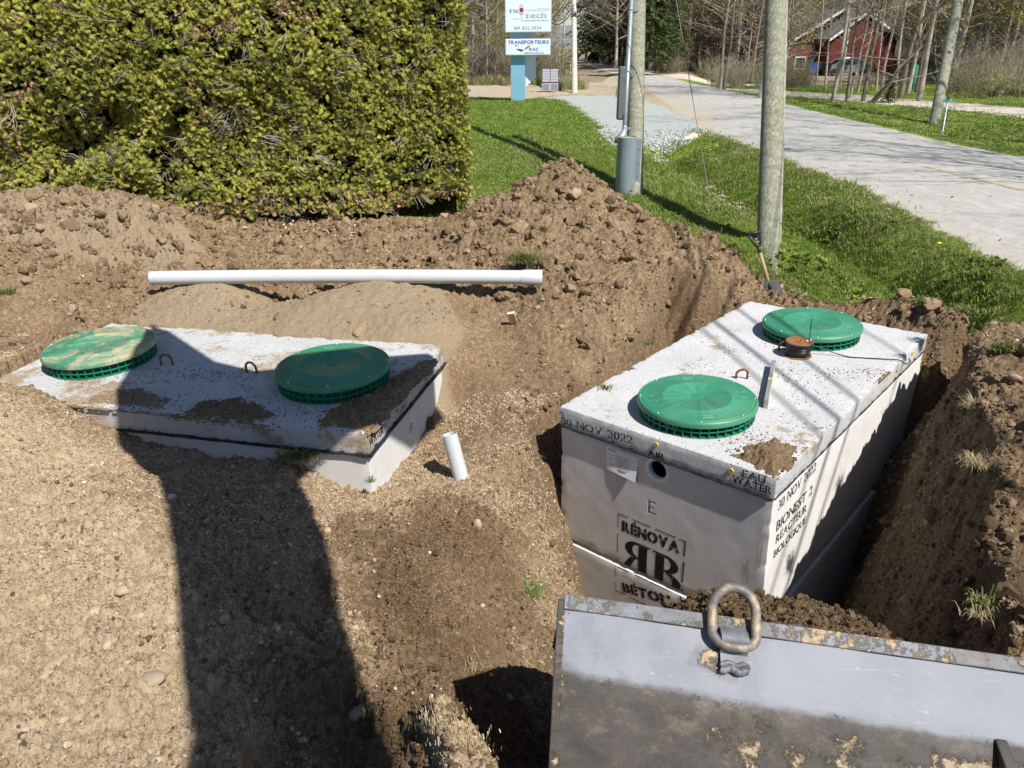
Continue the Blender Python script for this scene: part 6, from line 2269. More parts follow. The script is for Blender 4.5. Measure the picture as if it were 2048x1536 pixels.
dampm = (poly_sd(x, y, DAMP) > 0) | (poly_sd(x, y, TRENCH) > 0)
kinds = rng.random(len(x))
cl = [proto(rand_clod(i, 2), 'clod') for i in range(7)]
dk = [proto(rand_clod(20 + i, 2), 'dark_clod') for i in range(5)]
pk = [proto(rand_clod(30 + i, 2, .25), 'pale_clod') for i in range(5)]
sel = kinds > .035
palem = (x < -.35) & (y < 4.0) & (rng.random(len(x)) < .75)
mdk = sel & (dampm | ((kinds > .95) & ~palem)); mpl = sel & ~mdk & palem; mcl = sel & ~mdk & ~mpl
P = np.stack([x, y, z + sz * .22], 1)
scatter('soil_clods', cl, P[mcl], rot[mcl], sz[mcl])
scatter('dark_soil_clods', dk, P[mdk], rot[mdk], sz[mdk])
scatter('gravelly_soil_grains', pk, P[mpl], rot[mpl], np.clip(sz[mpl], 0, .018))
pbm = ~sel
scatter('pebbles', [proto(rand_clod(40 + i, 2, .1, .6), 'pebble', True) for i in range(4)], P[pbm], rot[pbm], np.clip(sz[pbm] * 1.1, .003, .012))
# fine crumbs close to the camera
x, y = ground_pts(560000, -3.6, 1.0, .95, 4.6, dirt_keep)
k = rng.random(len(x)) < np.clip(1.7 / y, .3, 1) * np.clip(.6 + 1.1 * fbm(x, y, 3, 4, seed=303), .12, 1)
x, y = x[k][:260000], y[k][:260000]
z = Hs(np.stack([x, y], 1)); sz = rng.uniform(.0013, .0040, len(x)) * (.65 + .25 * y)
wet_ = (poly_sd(x + .25 * fbm(x, y, 1.6, 4, .6, seed=401), y, DAMP) > -.05)
P = np.stack([x, y, z + sz * .3], 1); rot = rng.uniform(0, 6.28, (len(x), 3))
scatter('fine_soil_crumbs', [proto(rand_clod(200 + i, 1, .3), 'pale_clod') for i in range(4)], P[~wet_], rot[~wet_], sz[~wet_])
scatter('fine_soil_crumbs', [proto(rand_clod(205 + i, 1, .3), 'clod') for i in range(4)], P[wet_], rot[wet_], sz[wet_])
# larger clods on the spoil mounds and around the pits
x, y = ground_pts(8500, -5.2, 4.2, 1.0, 8.2, dirt_keep)
keep = (rng.random(len(x)) < np.clip(.02 + .5 * sstep(5.2, 6.2, y) + .35 * fbm(x, y, 1.1, 3, seed=305), 0, 1)) & (poly_sd(x, y, SAND) < 0) & ((poly_sd(x, y, TRENCH) < .05)) & ~((x > 1.9) & (y > 5.2)) & ~((x < .1) & (y < 4.2))
x, y = x[keep], y[keep]
z = Hs(np.stack([x, y], 1)); sz = rng.uniform(.014, .05, len(x)) * rng.uniform(.4, 1.0, len(x)) ** 1.3 * (.75 + .75 * sstep(5, 6.5, y))
def sized_clod(seed, sub, amp, rr):
    m = rand_clod(seed, sub, amp); m.v[0] = m.v[0] * rr
    return m


scatter('large_soil_clods', [proto(sized_clod(60 + i, 3, .4, .04), 'soil') for i in range(7)], np.stack([x, y, z + sz * .05], 1), rng.uniform(0, 6.28, (len(x), 3)), sz / .04)
# broken lumps of sod and subsoil, half buried, thickest on the mounds
bx_, by_ = ground_pts(5200, -5.2, 4.0, 1.4, 7.6, dirt_keep)
w_ = np.exp(-(((bx_ - .7) / 1.0) ** 2 + ((by_ - 6.9) / .55) ** 2)) + .8 * np.exp(-(((bx_ + 4.2) / 1.6) ** 2 + ((by_ - 6.5) / .5) ** 2)) + .8 * np.exp(-(((bx_ - 2.7) / .45) ** 2 + ((by_ - 3.4) / 1.6) ** 2)) + .12 * sstep(4.9, 5.6, by_) + .05
k = ~((bx_ < .3) & (by_ < 4.4)) & (rng.random(len(bx_)) < w_ * .28) & (poly_sd(bx_, by_, SAND) < -.05) & (poly_sd(bx_, by_, TRENCH) < .03) & ~((bx_ > 1.9) & (by_ > 5.2))
bx_, by_ = bx_[k], by_[k]
zz_ = Hs(np.stack([bx_, by_], 1)); rr_ = rng.uniform(.035, .11, len(bx_)) * rng.uniform(.5, 1, len(bx_))
scatter('broken_soil_lumps', [proto(sized_clod(160 + i, 4, .48, .08), 'soil') for i in range(7)], np.stack([bx_, by_, zz_ - rr_ * .1], 1), rng.uniform(0, 6.28, (len(bx_), 3)), rr_ / .08)
# lumps sticking out of the trench walls and the cut banks
x = rng.uniform(-.4, 3.6, 120000); y = rng.uniform(1.2, 6.6, 120000)
td_ = poly_sd(x, y, TRENCH); q = np.stack([x - RO[0], y - RO[1]], -1) @ RM[:2, :2]
k = (td_ > -.06) & (td_ < .5) & ~((q[:, 0] < .02) & (q[:, 0] > -RW - .02) & (q[:, 1] > -.02) & (q[:, 1] < RL)) & ((q[:, 0] > 0) | (rng.random(len(x)) < .35))
x, y = x[k][:15000], y[k][:15000]
z = Hs(np.stack([x, y], 1)); sz = np.clip(.005 * (1 - rng.random(len(x)) * .999) ** (-.38), .004, .032)
scatter('wall_clods', [proto(rand_clod(70 + i, 2, .34), 'clod') for i in range(5)], np.stack([x, y, z], 1), rng.uniform(0, 6.28, (len(x), 3)), sz)


# crumbs on the tank tops and on the heap in the bucket
def slab_crumbs(name, fn, spots, n_each, mats, smin=.002, smax=.008):
    P = []
    for (a, b, ra, rb) in spots:
        for _ in range(n_each):
            P.append(fn(a + rng.normal() * ra, b + rng.normal() * rb, .001))
    P = np.array(P); k = len(P)
    sz = rng.uniform(smin, smax, k) * rng.uniform(.4, 1, k)
    return scatter(name, [proto(rand_clod(80 + i, 1, .3), mats) for i in range(3)], P, rng.uniform(0, 6.28, (k, 3)), sz)


def clampr(a, b, c):
    return rp(min(-.01, max(-RW + .01, a)), min(RL - .01, max(.01, b)), c)


def clampl(a, b, c):
    return lp(min(-.01, max(-LL, a)), min(LD - .01, max(.01, b)), c)


sp_ = [r_uv(*p) for p in ((1500, 895), (1530, 880), (1480, 880), (1560, 890), (1600, 765), (1590, 740), (1670, 746), (1742, 748), (1560, 745), (1505, 870), (1625, 803), (1455, 700), (1410, 735), (1600, 850), (1450, 840), (1560, 690))]
slab_crumbs('soil_crumbs', clampr, [(a, b, .09, .07) for a, b in sp_], 70, 'clod')
slab_crumbs('soil_crumbs', clampr, [(-.7, 1.2, .5, .8)], 500, 'clod', .0015, .005)
slab_crumbs('soil_crumbs', clampr, [(*r_uv(1535, 912), .07, .05), (*r_uv(1550, 925), .05, .05)], 90, 'dark_clod', .004, .02)
slab_crumbs('soil_crumbs', clampl, [(*l_uv(735, 845), .05, .04), (*l_uv(790, 800), .05, .08), (*l_uv(470, 825), .15, .03)], 80, 'clod', .003, .013)
sp_ = [l_uv(*p) for p in ((700, 820), (780, 780), (840, 740), (480, 820), (400, 830), (250, 805), (330, 800), (280, 745), (390, 745), (440, 750), (530, 800), (600, 820), (200, 770), (240, 740), (650, 840), (740, 850))]
slab_crumbs('soil_crumbs', clampl, [(a, b, .12, .06) for a, b in sp_], 110, 'clod')
slab_crumbs('soil_crumbs', clampl, [(-1.3, .6, .8, .4)], 1500, 'clod', .0015, .006)
P = []
for _ in range(12000):
    s, t = rng.random() ** .8, rng.random()
    P.append(heap_pt(.1 + .9 * s, t) + [0, 0, .002])
P = np.array(P); sz = np.clip(.0026 * (1 - rng.random(len(P)) * .999) ** (-.36), .002, .018)
scatter('soil_crumbs', [proto(rand_clod(90 + i, 2, .35), 'dark_clod') for i in range(4)], P, rng.uniform(0, 6.28, (len(P), 3)), sz)

# ------------------------------------------------------------------ stones big enough to point at
STN = [(955, 1050, -.22, .028, 1.5, 'rounded tan stone lying in brown soil left of the standing tank', 1.0),
       (822, 1147, -.15, .014, 1.0, 'small pale pebble in the sunny brown soil right of the band of shade', .8),
       (722, 1430, -.02, .05, .8, 'large rounded stone half in the bottom of the band of shade', 1.2),
       (655, 1062, .0, .022, .9, 'grey stone at the right edge of the band of shade', 1.1),
       (500, 1210, .1, .022, .9, 'pale round stone in the middle of the band of shade', 1.2),
       (448, 1238, .1, .026, .8, 'rounded stone beside the pale one in the band of shade', 1.1),
       (250, 1178, .18, .034, .6, 'broad flat tan stone sunk in sunny gravelly soil, upper of three', 1.3),
       (190, 1222, .2, .030, .6, 'yellowish stone sunk in sunny soil below the broad flat one', 1.2),
       (108, 1335, .22, .045, .45, 'wide yellowish stone slab in the sunny soil near the left border', 1.5),
       (303, 1358, .18, .038, .5, 'large flat beige stone beside the left edge of the band of shade', 1.3),
       (128, 1440, .22, .018, .7, 'white stone chip at the bottom left in gravelly soil', .8),
       (362, 1032, .12, .022, .7, 'long dark stone where the shade begins, below the tank front', 1.8),
       (183, 932, .16, .020, .8, 'round tan stone on the bank in front of the sandy cover', 1.2),
       (145, 1003, .18, .014, .6, 'white flake of stone on the sunny bank', 1.8),
       (20, 1020, .24, .016, .7, 'brownish stone at the left border on the sunny bank', 1.6),
       (718, 448, .3, .05, .9, 'pale upright stone at the foot of the hedge', .8),
       (430, 808, .14, .022, .8, 'dark clod resting on the sunken tank top', 1.1),
       (1018, 1395, -.3, .02, .8, 'pale stone on the dirt slope just left of the bucket', 1.4),
       (2030, 755, .36, .03, .8, 'grey stone on the spoil at the right border', 1.5),
       (890, 985, -.25, .012, .8, 'tiny pale stone below the pipe stub', 1.0)]
for i, (px, py, z0, r, fl, lab, el) in enumerate(STN):
    p = Pz(px, py, z0)
    r *= .8
    for _ in range(3):
        hh_ = H(p[0], p[1]) if i != 16 else .135
        p = Pz(px, py, hh_ - r * .05)
    m = rand_clod(120 + i, 3, .12 if i != 16 else .3, fl)
    v = m.v[0] * [r * el, r, r]; a = rng.uniform(0, 3)
    v = v @ np.array([[math.cos(a), math.sin(a), 0], [-math.sin(a), math.cos(a), 0], [0, 0, 1]]) if i else v
    m.v[0] = v + p
    o = m.build('stone', 'stone' if i != 16 else 'dark_clod', None, smooth=True)
    tag(o, lab, 'stone' if i != 16 else 'clod', 'stones lying about the dig' if i != 16 else None)
    if i == 16:
        o.name = 'clod'


# ------------------------------------------------------------------ grass
def tuft(seed, n_=9, h=.07, w=.0035, spread=.03, lean=.5):
    r_ = random.Random(seed); m = MB()
    for _ in range(n_):
        a = r_.uniform(0, 6.28); hh = h * r_.uniform(.5, 1.15); bx, by = r_.gauss(0, spread), r_.gauss(0, spread)
        ln = r_.uniform(.1, lean); ww = w * r_.uniform(.7, 1.3)
        dx, dy = math.cos(a), math.sin(a); sx, sy = -dy * ww, dx * ww
        p0 = np.array([bx, by, -.01]); p1 = p0 + np.array([dx * ln * hh * .35, dy * ln * hh * .35, hh * .6]); p2 = p0 + np.array([dx * ln * hh, dy * ln * hh, hh * (1 - .2 * ln)])
        s_ = np.array([sx, sy, 0])
        m.add([p0 - s_, p0 + s_, p1 + s_ * .8, p1 - s_ * .8, p2], [(0, 1, 2, 3), (3, 2, 4)])
    return m


def lawn_keep(x, y):
    xr = x + .10 * fbm(x, y, 1.5, 5, .65, seed=44); yr = y + .10 * fbm(x, y, 1.5, 5, .65, seed=54)
    k = in_view(x, y) & (poly_sd(xr, yr, DIRT) < .04) & (poly_sd(xr, yr, ROAD) < .03) & (poly_sd(xr, yr, DRIVE) < .02) & (poly_sd(xr, yr, TAN) < .02) & (line_d(xr, yr, PATHC) > 1.2) & (poly_sd(xr, yr, DRIVE2) < 0)
    k &= ~((x < -.6) & (y > 8) & (y < 10.2))
    return k


def grass_band(name, n_, box, hs, ws, prot, extra=None, smin=.8, smax=1.3):
    x, y = ground_pts(n_, *box, lawn_keep)
    if extra is not None:
        k = extra(x, y); x, y = x[k], y[k]
    dit = np.exp(-(line_d(x, y, DITCH) / .3) ** 2) * sstep(7, 10.5, y)
    k = rng.random(len(x)) > .65 * dit
    x, y = x[k], y[k]
    patch = .5 + .5 * np.clip(fbm(x, y, 1.1, 4, seed=310), -1, 1)
    z = Hs(np.stack([x, y], 1))
    sc_ = rng.uniform(smin, smax, len(x)) * (.7 + .6 * patch) * .88
    rot = np.stack([rng.normal(0, .15, len(x)), rng.normal(0, .15, len(x)), rng.uniform(0, 6.28, len(x))], 1)
    scatter(name, [proto(q, 'grass_blade') for q in prot], np.stack([x, y, z], 1), rot, sc_)


near_t = [tuft(i, 14, .04, .0024, .03, 1.2) for i in range(6)]
grass_band('grass', 26000, (1.2, 5.2, 3.8, 9.2), 0, 0, near_t)
mid_t = [tuft(20 + i, 13, .04, .004, .05, 1.1) for i in range(5)]
grass_band('grass', 30000, (-1.5, 5.2, 8.0, 14.5), 0, 0, mid_t, lambda x, y: y > rng.uniform(7.6, 9.2, len(y)))
far_t = [tuft(40 + i, 12, .04, .008, .09, .9) for i in range(4)]
grass_band('grass', 26000, (-2.8, 5, 14, 31), 0, 0, far_t)
grass_band('grass', 34000, (8.3, 26, 11, 40), 0, 0, [tuft(50 + i, 12, .03, .011, .12, .9) for i in range(4)])
# dead thatch among the green
for n_t, box, pr_ in ((5200, (1.2, 5.2, 3.8, 9.2), (.05, .0022, .05)), (9000, (-1.5, 5.2, 8, 16), (.05, .004, .07)), (5000, (8.3, 22, 11, 34), (.045, .011, .12))):
    x, y = ground_pts(n_t, *box, lawn_keep)
    k = rng.random(len(x)) < np.clip(.25 + 1.1 * fbm(x, y, .9, 4, seed=312) + .8 * np.exp(-(line_d(x, y, near_e) / .35) ** 2) + .6 * np.exp(-(np.clip(-poly_sd(x, y, DIRT), 0, 9) / .3) ** 2), .03, 1)
    x, y = x[k], y[k]
    scatter('dead_thatch', [proto(tuft(70 + i, 10, pr_[0], pr_[1], pr_[2], 1.6), 'dry_grass') for i in range(3)], np.stack([x, y, Hs(np.stack([x, y], 1))], 1), np.stack([rng.normal(0, .3, len(x)), rng.normal(0, .3, len(x)), rng.uniform(0, 6.28, len(x))], 1), rng.uniform(.6, 1.3, len(x)))
# broad-leaved weeds by the pole and dandelions on the bank
m_w = []
for i in range(3):
    m = MB(); r_ = random.Random(400 + i)
    for k in range(11):
        a = r_.uniform(0, 6.28); L = r_.uniform(.05, .1); w = L * .22; el = r_.uniform(.3, 1.1)
        d = np.array([math.cos(a) * math.cos(el), math.sin(a) * math.cos(el), math.sin(el)]); s_ = np.array([-math.sin(a), math.cos(a), 0]) * w
        m.add([(0, 0, 0), d * L * .5 + s_, d * L + np.array([0, 0, -.01]), d * L * .5 - s_], [(0, 1, 2, 3)])
    m_w.append(m)
x, y = ground_pts(2600, 1.6, 4.2, 5.4, 9.0, lawn_keep)
k = fbm(x, y, 1.2, 3, seed=320) > .3
x, y = x[k], y[k]
scatter('weeds', [proto(q, 'grass_blade') for q in m_w], np.stack([x, y, Hs(np.stack([x, y], 1)) + .012], 1), np.stack([x * 0, x * 0, rng.uniform(0, 6.28, len(x))], 1), rng.uniform(.3, .7, len(x)))
DND = [(1433, 292), (1418, 318), (1424, 322), (1878, 487), (1420, 300), (1405, 330), (1432, 318), (1060, 208), (1550, 340), (1745, 500)]
dm_ = MB(); dm_.lathe([(0, .002), (.018, 0), (.02, .006), (.012, .012), (0, .014)], (0, 0, 0), 9)
for i, (px, py) in enumerate(DND):
    p = Pz(px, py, .22); p = Pz(px, py, H(p[0], p[1]) + .06)
    root = thing('dandelion', (p[0], p[1], p[2] - .06), 'yellow dandelion flower in the roadside grass', 'flower', 'dandelions in the grass')
    m = MB(p); m.lathe([(0, .002), (.018, 0), (.02, .006), (.012, .012), (0, .014)], (0, 0, 0), 9); m.build('flower_head', 'dandelion', root)
    m = MB(p); m.tube([(0, 0, -.07), (0, 0, .003)], .0025, 4); m.build('stem', 'grass_blade', root)


def clump_at(px, py, z0, r, n_, label, mat='grass_blade', h=.09, up=.7, seed=0, cat='grass tuft'):
    """one tuft of torn turf: blades on a knob of soil"""
    p = Pz(px, py, z0)
    for _ in range(4):
        zz = H(p[0], p[1]); p = Pz(px, py, zz)
    r_ = random.Random(seed + 500); m = MB()
    for _ in range(n_):
        a = r_.uniform(0, 6.28); hh = h * r_.uniform(.45, 1.2); bx, by = r_.gauss(0, r * .45), r_.gauss(0, r * .3)
        el = r_.uniform(.15, 1.3) * up; ww = (.0022 if mat == 'torn_grass' else .0013) * r_.uniform(.7, 1.4)
        d = np.array([math.cos(a) * math.cos(el), math.sin(a) * math.cos(el), math.sin(el)]); s_ = np.array([-math.sin(a), math.cos(a), 0]) * ww
        b = np.array([p[0] + bx, p[1] + by, p[2] + .004]); mid = b + d * hh * .6 + [0, 0, .01]; tip = b + d * hh + [0, 0, -.012]
        m.add([b - s_, b + s_, mid + s_ * .8, mid - s_ * .8, tip], [(0, 1, 2, 3), (3, 2, 4)])
    o = m.build('grass_tuft', mat); o['kind'] = 'stuff'
    return o


for i, a in enumerate([(1050, 522, .4, .16, 520, 'clump of torn green turf on the flank of the earth mound', 'torn_grass', .13),
                       (1062, 1185, -.4, .07, 240, 'pale dying tuft of grass on the bank left of the bucket', 'dry_grass', .07),
                       (560, 880, .0, .13, 620, 'dark turf clump lying against the front of the sunken tank', 'torn_grass', .09),
                       (600, 915, -.0, .12, 420, 'dark grass below the front of the sunken tank', 'torn_grass', .08),
                       (1945, 815, .22, .05, 140, '', 'dry_grass', .1), (1950, 930, .2, .06, 160, '', 'dry_grass', .09),
                       (1990, 755, .3, .05, 140, '', 'torn_grass', .08), (2010, 700, .34, .09, 260, '', 'torn_grass', .09), (1960, 1210, .0, .04, 60, '', 'torn_grass', .06), (1955, 1235, .0, .04, 40, '', 'dry_grass', .05),
                       (1890, 655, .2, .04, 80, '', 'torn_grass', .06), (15, 590, .3, .05, 120, '', 'torn_grass', .09),
                       (950, 1335, -.1, .08, 60, '', 'dry_grass', .04), (870, 1440, .02, .09, 220, '', 'straw', .014),
                       (1300, 690, .05, .05, 90, '', 'torn_grass', .05), (740, 965, -.2, .02, 30, '', 'torn_grass', .04), (1210, 780, -.1, .04, 60, '', 'torn_grass', .04),
                       (930, 1490, .0, .09, 180, '', 'straw', .014), (1860, 610, .2, .06, 200, '', 'dry_grass', .09), (1930, 625, .25, .08, 200, '', 'torn_grass', .08)]):
    clump_at(*a[:6], mat=a[6], h=a[7], seed=i)

# dead leaves at the foot of the hedge and in the grass
P = []; R_ = []
def leaves(px0, px1, py0, py1, n_, z0=.25):
    for _ in range(n_):
        p = Pz(rng.uniform(px0, px1), rng.uniform(py0, py1), z0); P.append((p[0], p[1], H(p[0], p[1], True) + .008)); R_.append(rng.normal(0, .5, 3) * [1, 1, 6])
leaves(400, 720, 446, 476, 420); leaves(1550, 1640, 510, 560, 46, .2); leaves(1700, 1760, 530, 556, 60, .2); leaves(1500, 1540, 480, 500, 26, .2); leaves(1740, 1760, 560, 580, 14, .2); leaves(1600, 2000, 380, 620, 40, .2)
lfm = MB(); lfm.add([(-.02, 0, 0), (0, -.014, .006), (.028, 0, 0), (0, .014, .008), (-.01, .0, .0)], [(0, 1, 2), (0, 2, 3)])
scatter('dead_leaves', [proto(lfm, 'dead_leaf')], P, R_, rng.uniform(.6, 1.4, len(P)), idx=np.zeros(len(P)))
# coarse stones at the mouth of the gravel drive and in the ditch
x, y = ground_pts(5000, 1.9, 4.2, 14.0, 17.2, lambda x, y: poly_sd(x, y, DRIVE) > -.25)
scatter('gravel_stones', [proto(rand_clod(150 + i, 1, .25), 'gravel_stone', True) for i in range(3)], np.stack([x, y, Hs(np.stack([x, y], 1)) + .01], 1), rng.uniform(0, 6.28, (len(x), 3)), rng.uniform(.012, .034, len(x)))
x, y = ground_pts(500, 2.75, 3.4, 10.2, 12.5, lambda x, y: line_d(x, y, DITCH) < .22)
scatter('gravel_stones', [proto(rand_clod(155 + i, 1, .25), 'pebble', True) for i in range(3)], np.stack([x, y, Hs(np.stack([x, y], 1)) + .01], 1), rng.uniform(0, 6.28, (len(x), 3)), rng.uniform(.015, .04, len(x)))

# ------------------------------------------------------------------ cedar hedge
def spray(seed):
    """flat scaly frond of white cedar, stem along +Y"""
    r_ = random.Random(seed); m = MB(); L = .056
    k = 6
    def leaf(p, d, l, w):
        s_ = np.array([-d[1], d[0], 0]) * w
        p = np.asarray(p); d = np.asarray(d)
        t = p + d * l + np.array([0, 0, r_.uniform(-.006, .004)])
        mid = p + d * l * .55 + np.array([0, 0, .002])
        m.add([p - s_ * .6, p + s_ * .6, mid + s_, t, mid - s_], [(0, 1, 2, 3, 4)])
    leaf((0, 0, 0), np.array([0, 1.0, 0]), L, .0022)
    for i in range(k):
        t = .12 + .8 * i / k
        for sg in (-1, 1):
            a = math.radians(r_.uniform(26, 46)); d = np.array([sg * math.sin(a), math.cos(a), 0]); l = L * (.62 - .42 * t) * r_.uniform(.75, 1.2)
            b = np.array([0, L * t, -.004 * t])
            leaf(b, d, l, .0021)
            for q in (.5,):
                a2 = a + sg * 0 + math.radians(r_.uniform(-38, -28)) * 1; a3 = a + math.radians(r_.uniform(25, 38))
                for aa in (a2, a3):
                    d2 = np.array([sg * math.sin(aa), math.cos(aa), 0]); leaf(b + d * l * q, d2, l * .42, .0019)
    return m


HR, HD = np.array([-.47, 8.62]), np.array([-.953, -.302])     # right end and direction of the hedge face
HD = HD / np.linalg.norm(HD); HNn = np.array([HD[1], -HD[0]]) * 1.0
if HNn[1] > 0:
    HNn = -HNn
HLEN, HTOP, HTH = 8.6, 3.1, 1.3
hedge = thing('cedar_hedge', (HR[0] + HD[0] * 4, HR[1] + HD[1] * 4, .25), 'tall clipped cedar hedge, yellow-green with brown patches, behind the spoil', 'hedge')


def hedge_face(s, h):
    """bulge of the hedge face"""
    s = np.asarray(s, float); h = np.asarray(h, float)
    b = .10 * fbm(s, h, .8, 3, seed=330) + .05 * fbm(s, h, 2.6, 3, seed=333)
    b -= .42 * np.exp(-((s - 3.1 + .3 * (h - .6)) / .11) ** 2) * sstep(1.55, .75, h)       # dark gap between two shrubs
    b -= .35 * np.exp(-(((s - 3.8) / .25) ** 2 + ((h - .95) / .16) ** 2)) + .25 * np.exp(-(((s - 3.45) / .22) ** 2 + ((h - 1.2) / .12) ** 2))
    return b


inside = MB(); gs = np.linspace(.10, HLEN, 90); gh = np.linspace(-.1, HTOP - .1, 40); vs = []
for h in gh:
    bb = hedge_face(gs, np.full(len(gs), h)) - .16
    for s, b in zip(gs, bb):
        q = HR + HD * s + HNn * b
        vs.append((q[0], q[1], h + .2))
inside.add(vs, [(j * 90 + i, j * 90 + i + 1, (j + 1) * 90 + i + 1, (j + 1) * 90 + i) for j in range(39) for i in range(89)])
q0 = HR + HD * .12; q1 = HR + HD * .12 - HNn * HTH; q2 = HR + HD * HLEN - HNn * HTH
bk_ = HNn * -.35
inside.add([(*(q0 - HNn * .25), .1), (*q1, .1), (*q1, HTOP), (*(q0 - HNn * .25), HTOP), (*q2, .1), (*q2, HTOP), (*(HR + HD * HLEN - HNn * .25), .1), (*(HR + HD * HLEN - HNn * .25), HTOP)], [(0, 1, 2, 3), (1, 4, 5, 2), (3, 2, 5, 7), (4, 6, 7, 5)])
o = inside.build('inner_shade_sheet', 'hedge_inside', hedge)  # dark sheet standing in for the shade inside the hedge
for s in (4.2, 3.05, 3.2, 2.3, 6.9, 1.1):
    q = HR + HD * s - HNn * .66
    m = MB(); m.tube([(q[0], q[1], .0), (q[0] + .05, q[1], .9), (q[0], q[1] - .02, 2.4)], [.045, .035, .02], 8); m.build('stem', 'bark_grey', hedge, smooth=True)
sprs = [proto(spray(i), 'cedar') for i in range(6)]
nS = 230000
s = rng.uniform(-.02, HLEN, nS); h = rng.uniform(-.05, HTOP, nS)
depth_in = rng.random(nS) ** 1.3 * .28
b = hedge_face(s, h) - depth_in + .02 + .07 * np.clip(pn[:len(s)] if False else 0, 0, 1)
# ragged lower skirt on the right-hand half
low = .16 + .1 * fbm(s, s * 0, 1.2, 3, seed=335)
k = (h > low) & ~((np.abs(s - 3.12) < .11) & (h < .85) & (rng.random(nS) < .85))
pn = .6 * fbm(s, h, 2.4, 3, .65, seed=337) + .9 * fbm(s, h * 1.4, 8, 3, .65, seed=338)
k &= rng.random(nS) < np.clip(.66 + 1.4 * pn, .05, 1)
s, h, b = s[k], h[k], b[k]
xy = HR + HD * s[:, None] + HNn * b[:, None]
P = np.stack([xy[:, 0], xy[:, 1], h + .2], 1)
n_ = len(P)
rot = np.zeros((n_, 3))
ho = math.atan2(HNn[1], HNn[0]) - math.pi / 2
nrmv = rng.normal(0, 1, n_)
# each frond's flat side turns outward and up, its tip out, up or drooping
_nb = np.array([HNn[0] * .75 + .15, HNn[1] * .75, .62])
nn3 = _nb + rng.normal(0, .55, (n_, 3)); nn3 /= np.linalg.norm(nn3, axis=1, keepdims=True)
yy3 = np.array([HNn[0] * .4, HNn[1] * .4, .35]) + rng.normal(0, .75, (n_, 3)); yy3 -= nn3 * (yy3 * nn3).sum(1, keepdims=True); yy3 /= np.linalg.norm(yy3, axis=1, keepdims=True)
xx3 = np.cross(yy3, nn3)
for i in range(n_):
    rot[i] = Matrix((tuple(xx3[i]), tuple(yy3[i]), tuple(nn3[i]))).transposed().to_euler('XYZ')
sc_ = rng.uniform(.6, 1.25, n_)
brown = ((np.exp(-(((s - 4.25) / .26) ** 2 + ((h - 1.46) / .12) ** 2)) > .45) | (fbm(s, h, 1.7, 3, seed=339) > .7) | (h < .36)) & (rng.random(n_) < .5)
brown |= rng.random(n_) < .03
scatter('foliage', sprs, P[~brown], rot[~brown], sc_[~brown], kind='stuff', parent=hedge)
scatter('brown_foliage', [proto(spray(10 + i), 'cedar_brown') for i in range(3)], P[brown], rot[brown], sc_[brown] * .9, kind='stuff', parent=hedge)
# right end and top
n_ = 4200
t = rng.uniform(0, HTH, n_); h = rng.uniform(.1, HTOP, n_)
xy = HR - HNn * t[:, None] + HD * (.04 * rng.random(n_) - .02 + .05 * fbm(t, h, 2, 3, seed=341))[:, None]
P = np.stack([xy[:, 0], xy[:, 1], h + .1], 1); rot = np.zeros((n_, 3)); ho2 = math.atan2(-HD[1], -HD[0]) - math.pi / 2
for i in range(n_):
    rot[i] = (Quaternion((0, 0, 1), ho2 + rng.normal(0, .8)) @ Quaternion((1, 0, 0), rng.normal(.35, .5)) @ Quaternion((0, 1, 0), rng.uniform(-1.5, 1.5))).to_euler('XYZ')
scatter('end_foliage', [proto(spray(20 + i), 'cedar') for i in range(3)], P, rot, rng.uniform(.6, 1.2, n_), kind='stuff', parent=hedge)
# bare grey twigs showing through
tw = []
for i in range(3):
    m = MB(); r_ = random.Random(700 + i)
    for _ in range(5):
        p = np.array([r_.uniform(-.03, .03), 0, r_.uniform(-.02, .02)]); pts = [p]
        for k in range(3):
            pts.append(pts[-1] + np.array([r_.uniform(-.03, .03), .05, r_.uniform(-.02, .03)]))
        m.tube(pts, [.0025, .002, .0015, .0008], 3)
    tw.append(proto(m, 'bark_grey'))
n_ = 1500; s = rng.uniform(0, HLEN, n_); h = rng.uniform(.1, HTOP, n_); b = hedge_face(s, h) - rng.uniform(0, .12, n_)
xy = HR + HD * s[:, None] + HNn * b[:, None]
rot = np.stack([rng.normal(.2, .8, n_), rng.normal(0, .8, n_), ho + rng.normal(0, 1, n_)], 1)
scatter('twigs', tw, np.stack([xy[:, 0], xy[:, 1], h + .2], 1), rot, rng.uniform(.7, 1.5, n_), kind='stuff', parent=hedge)


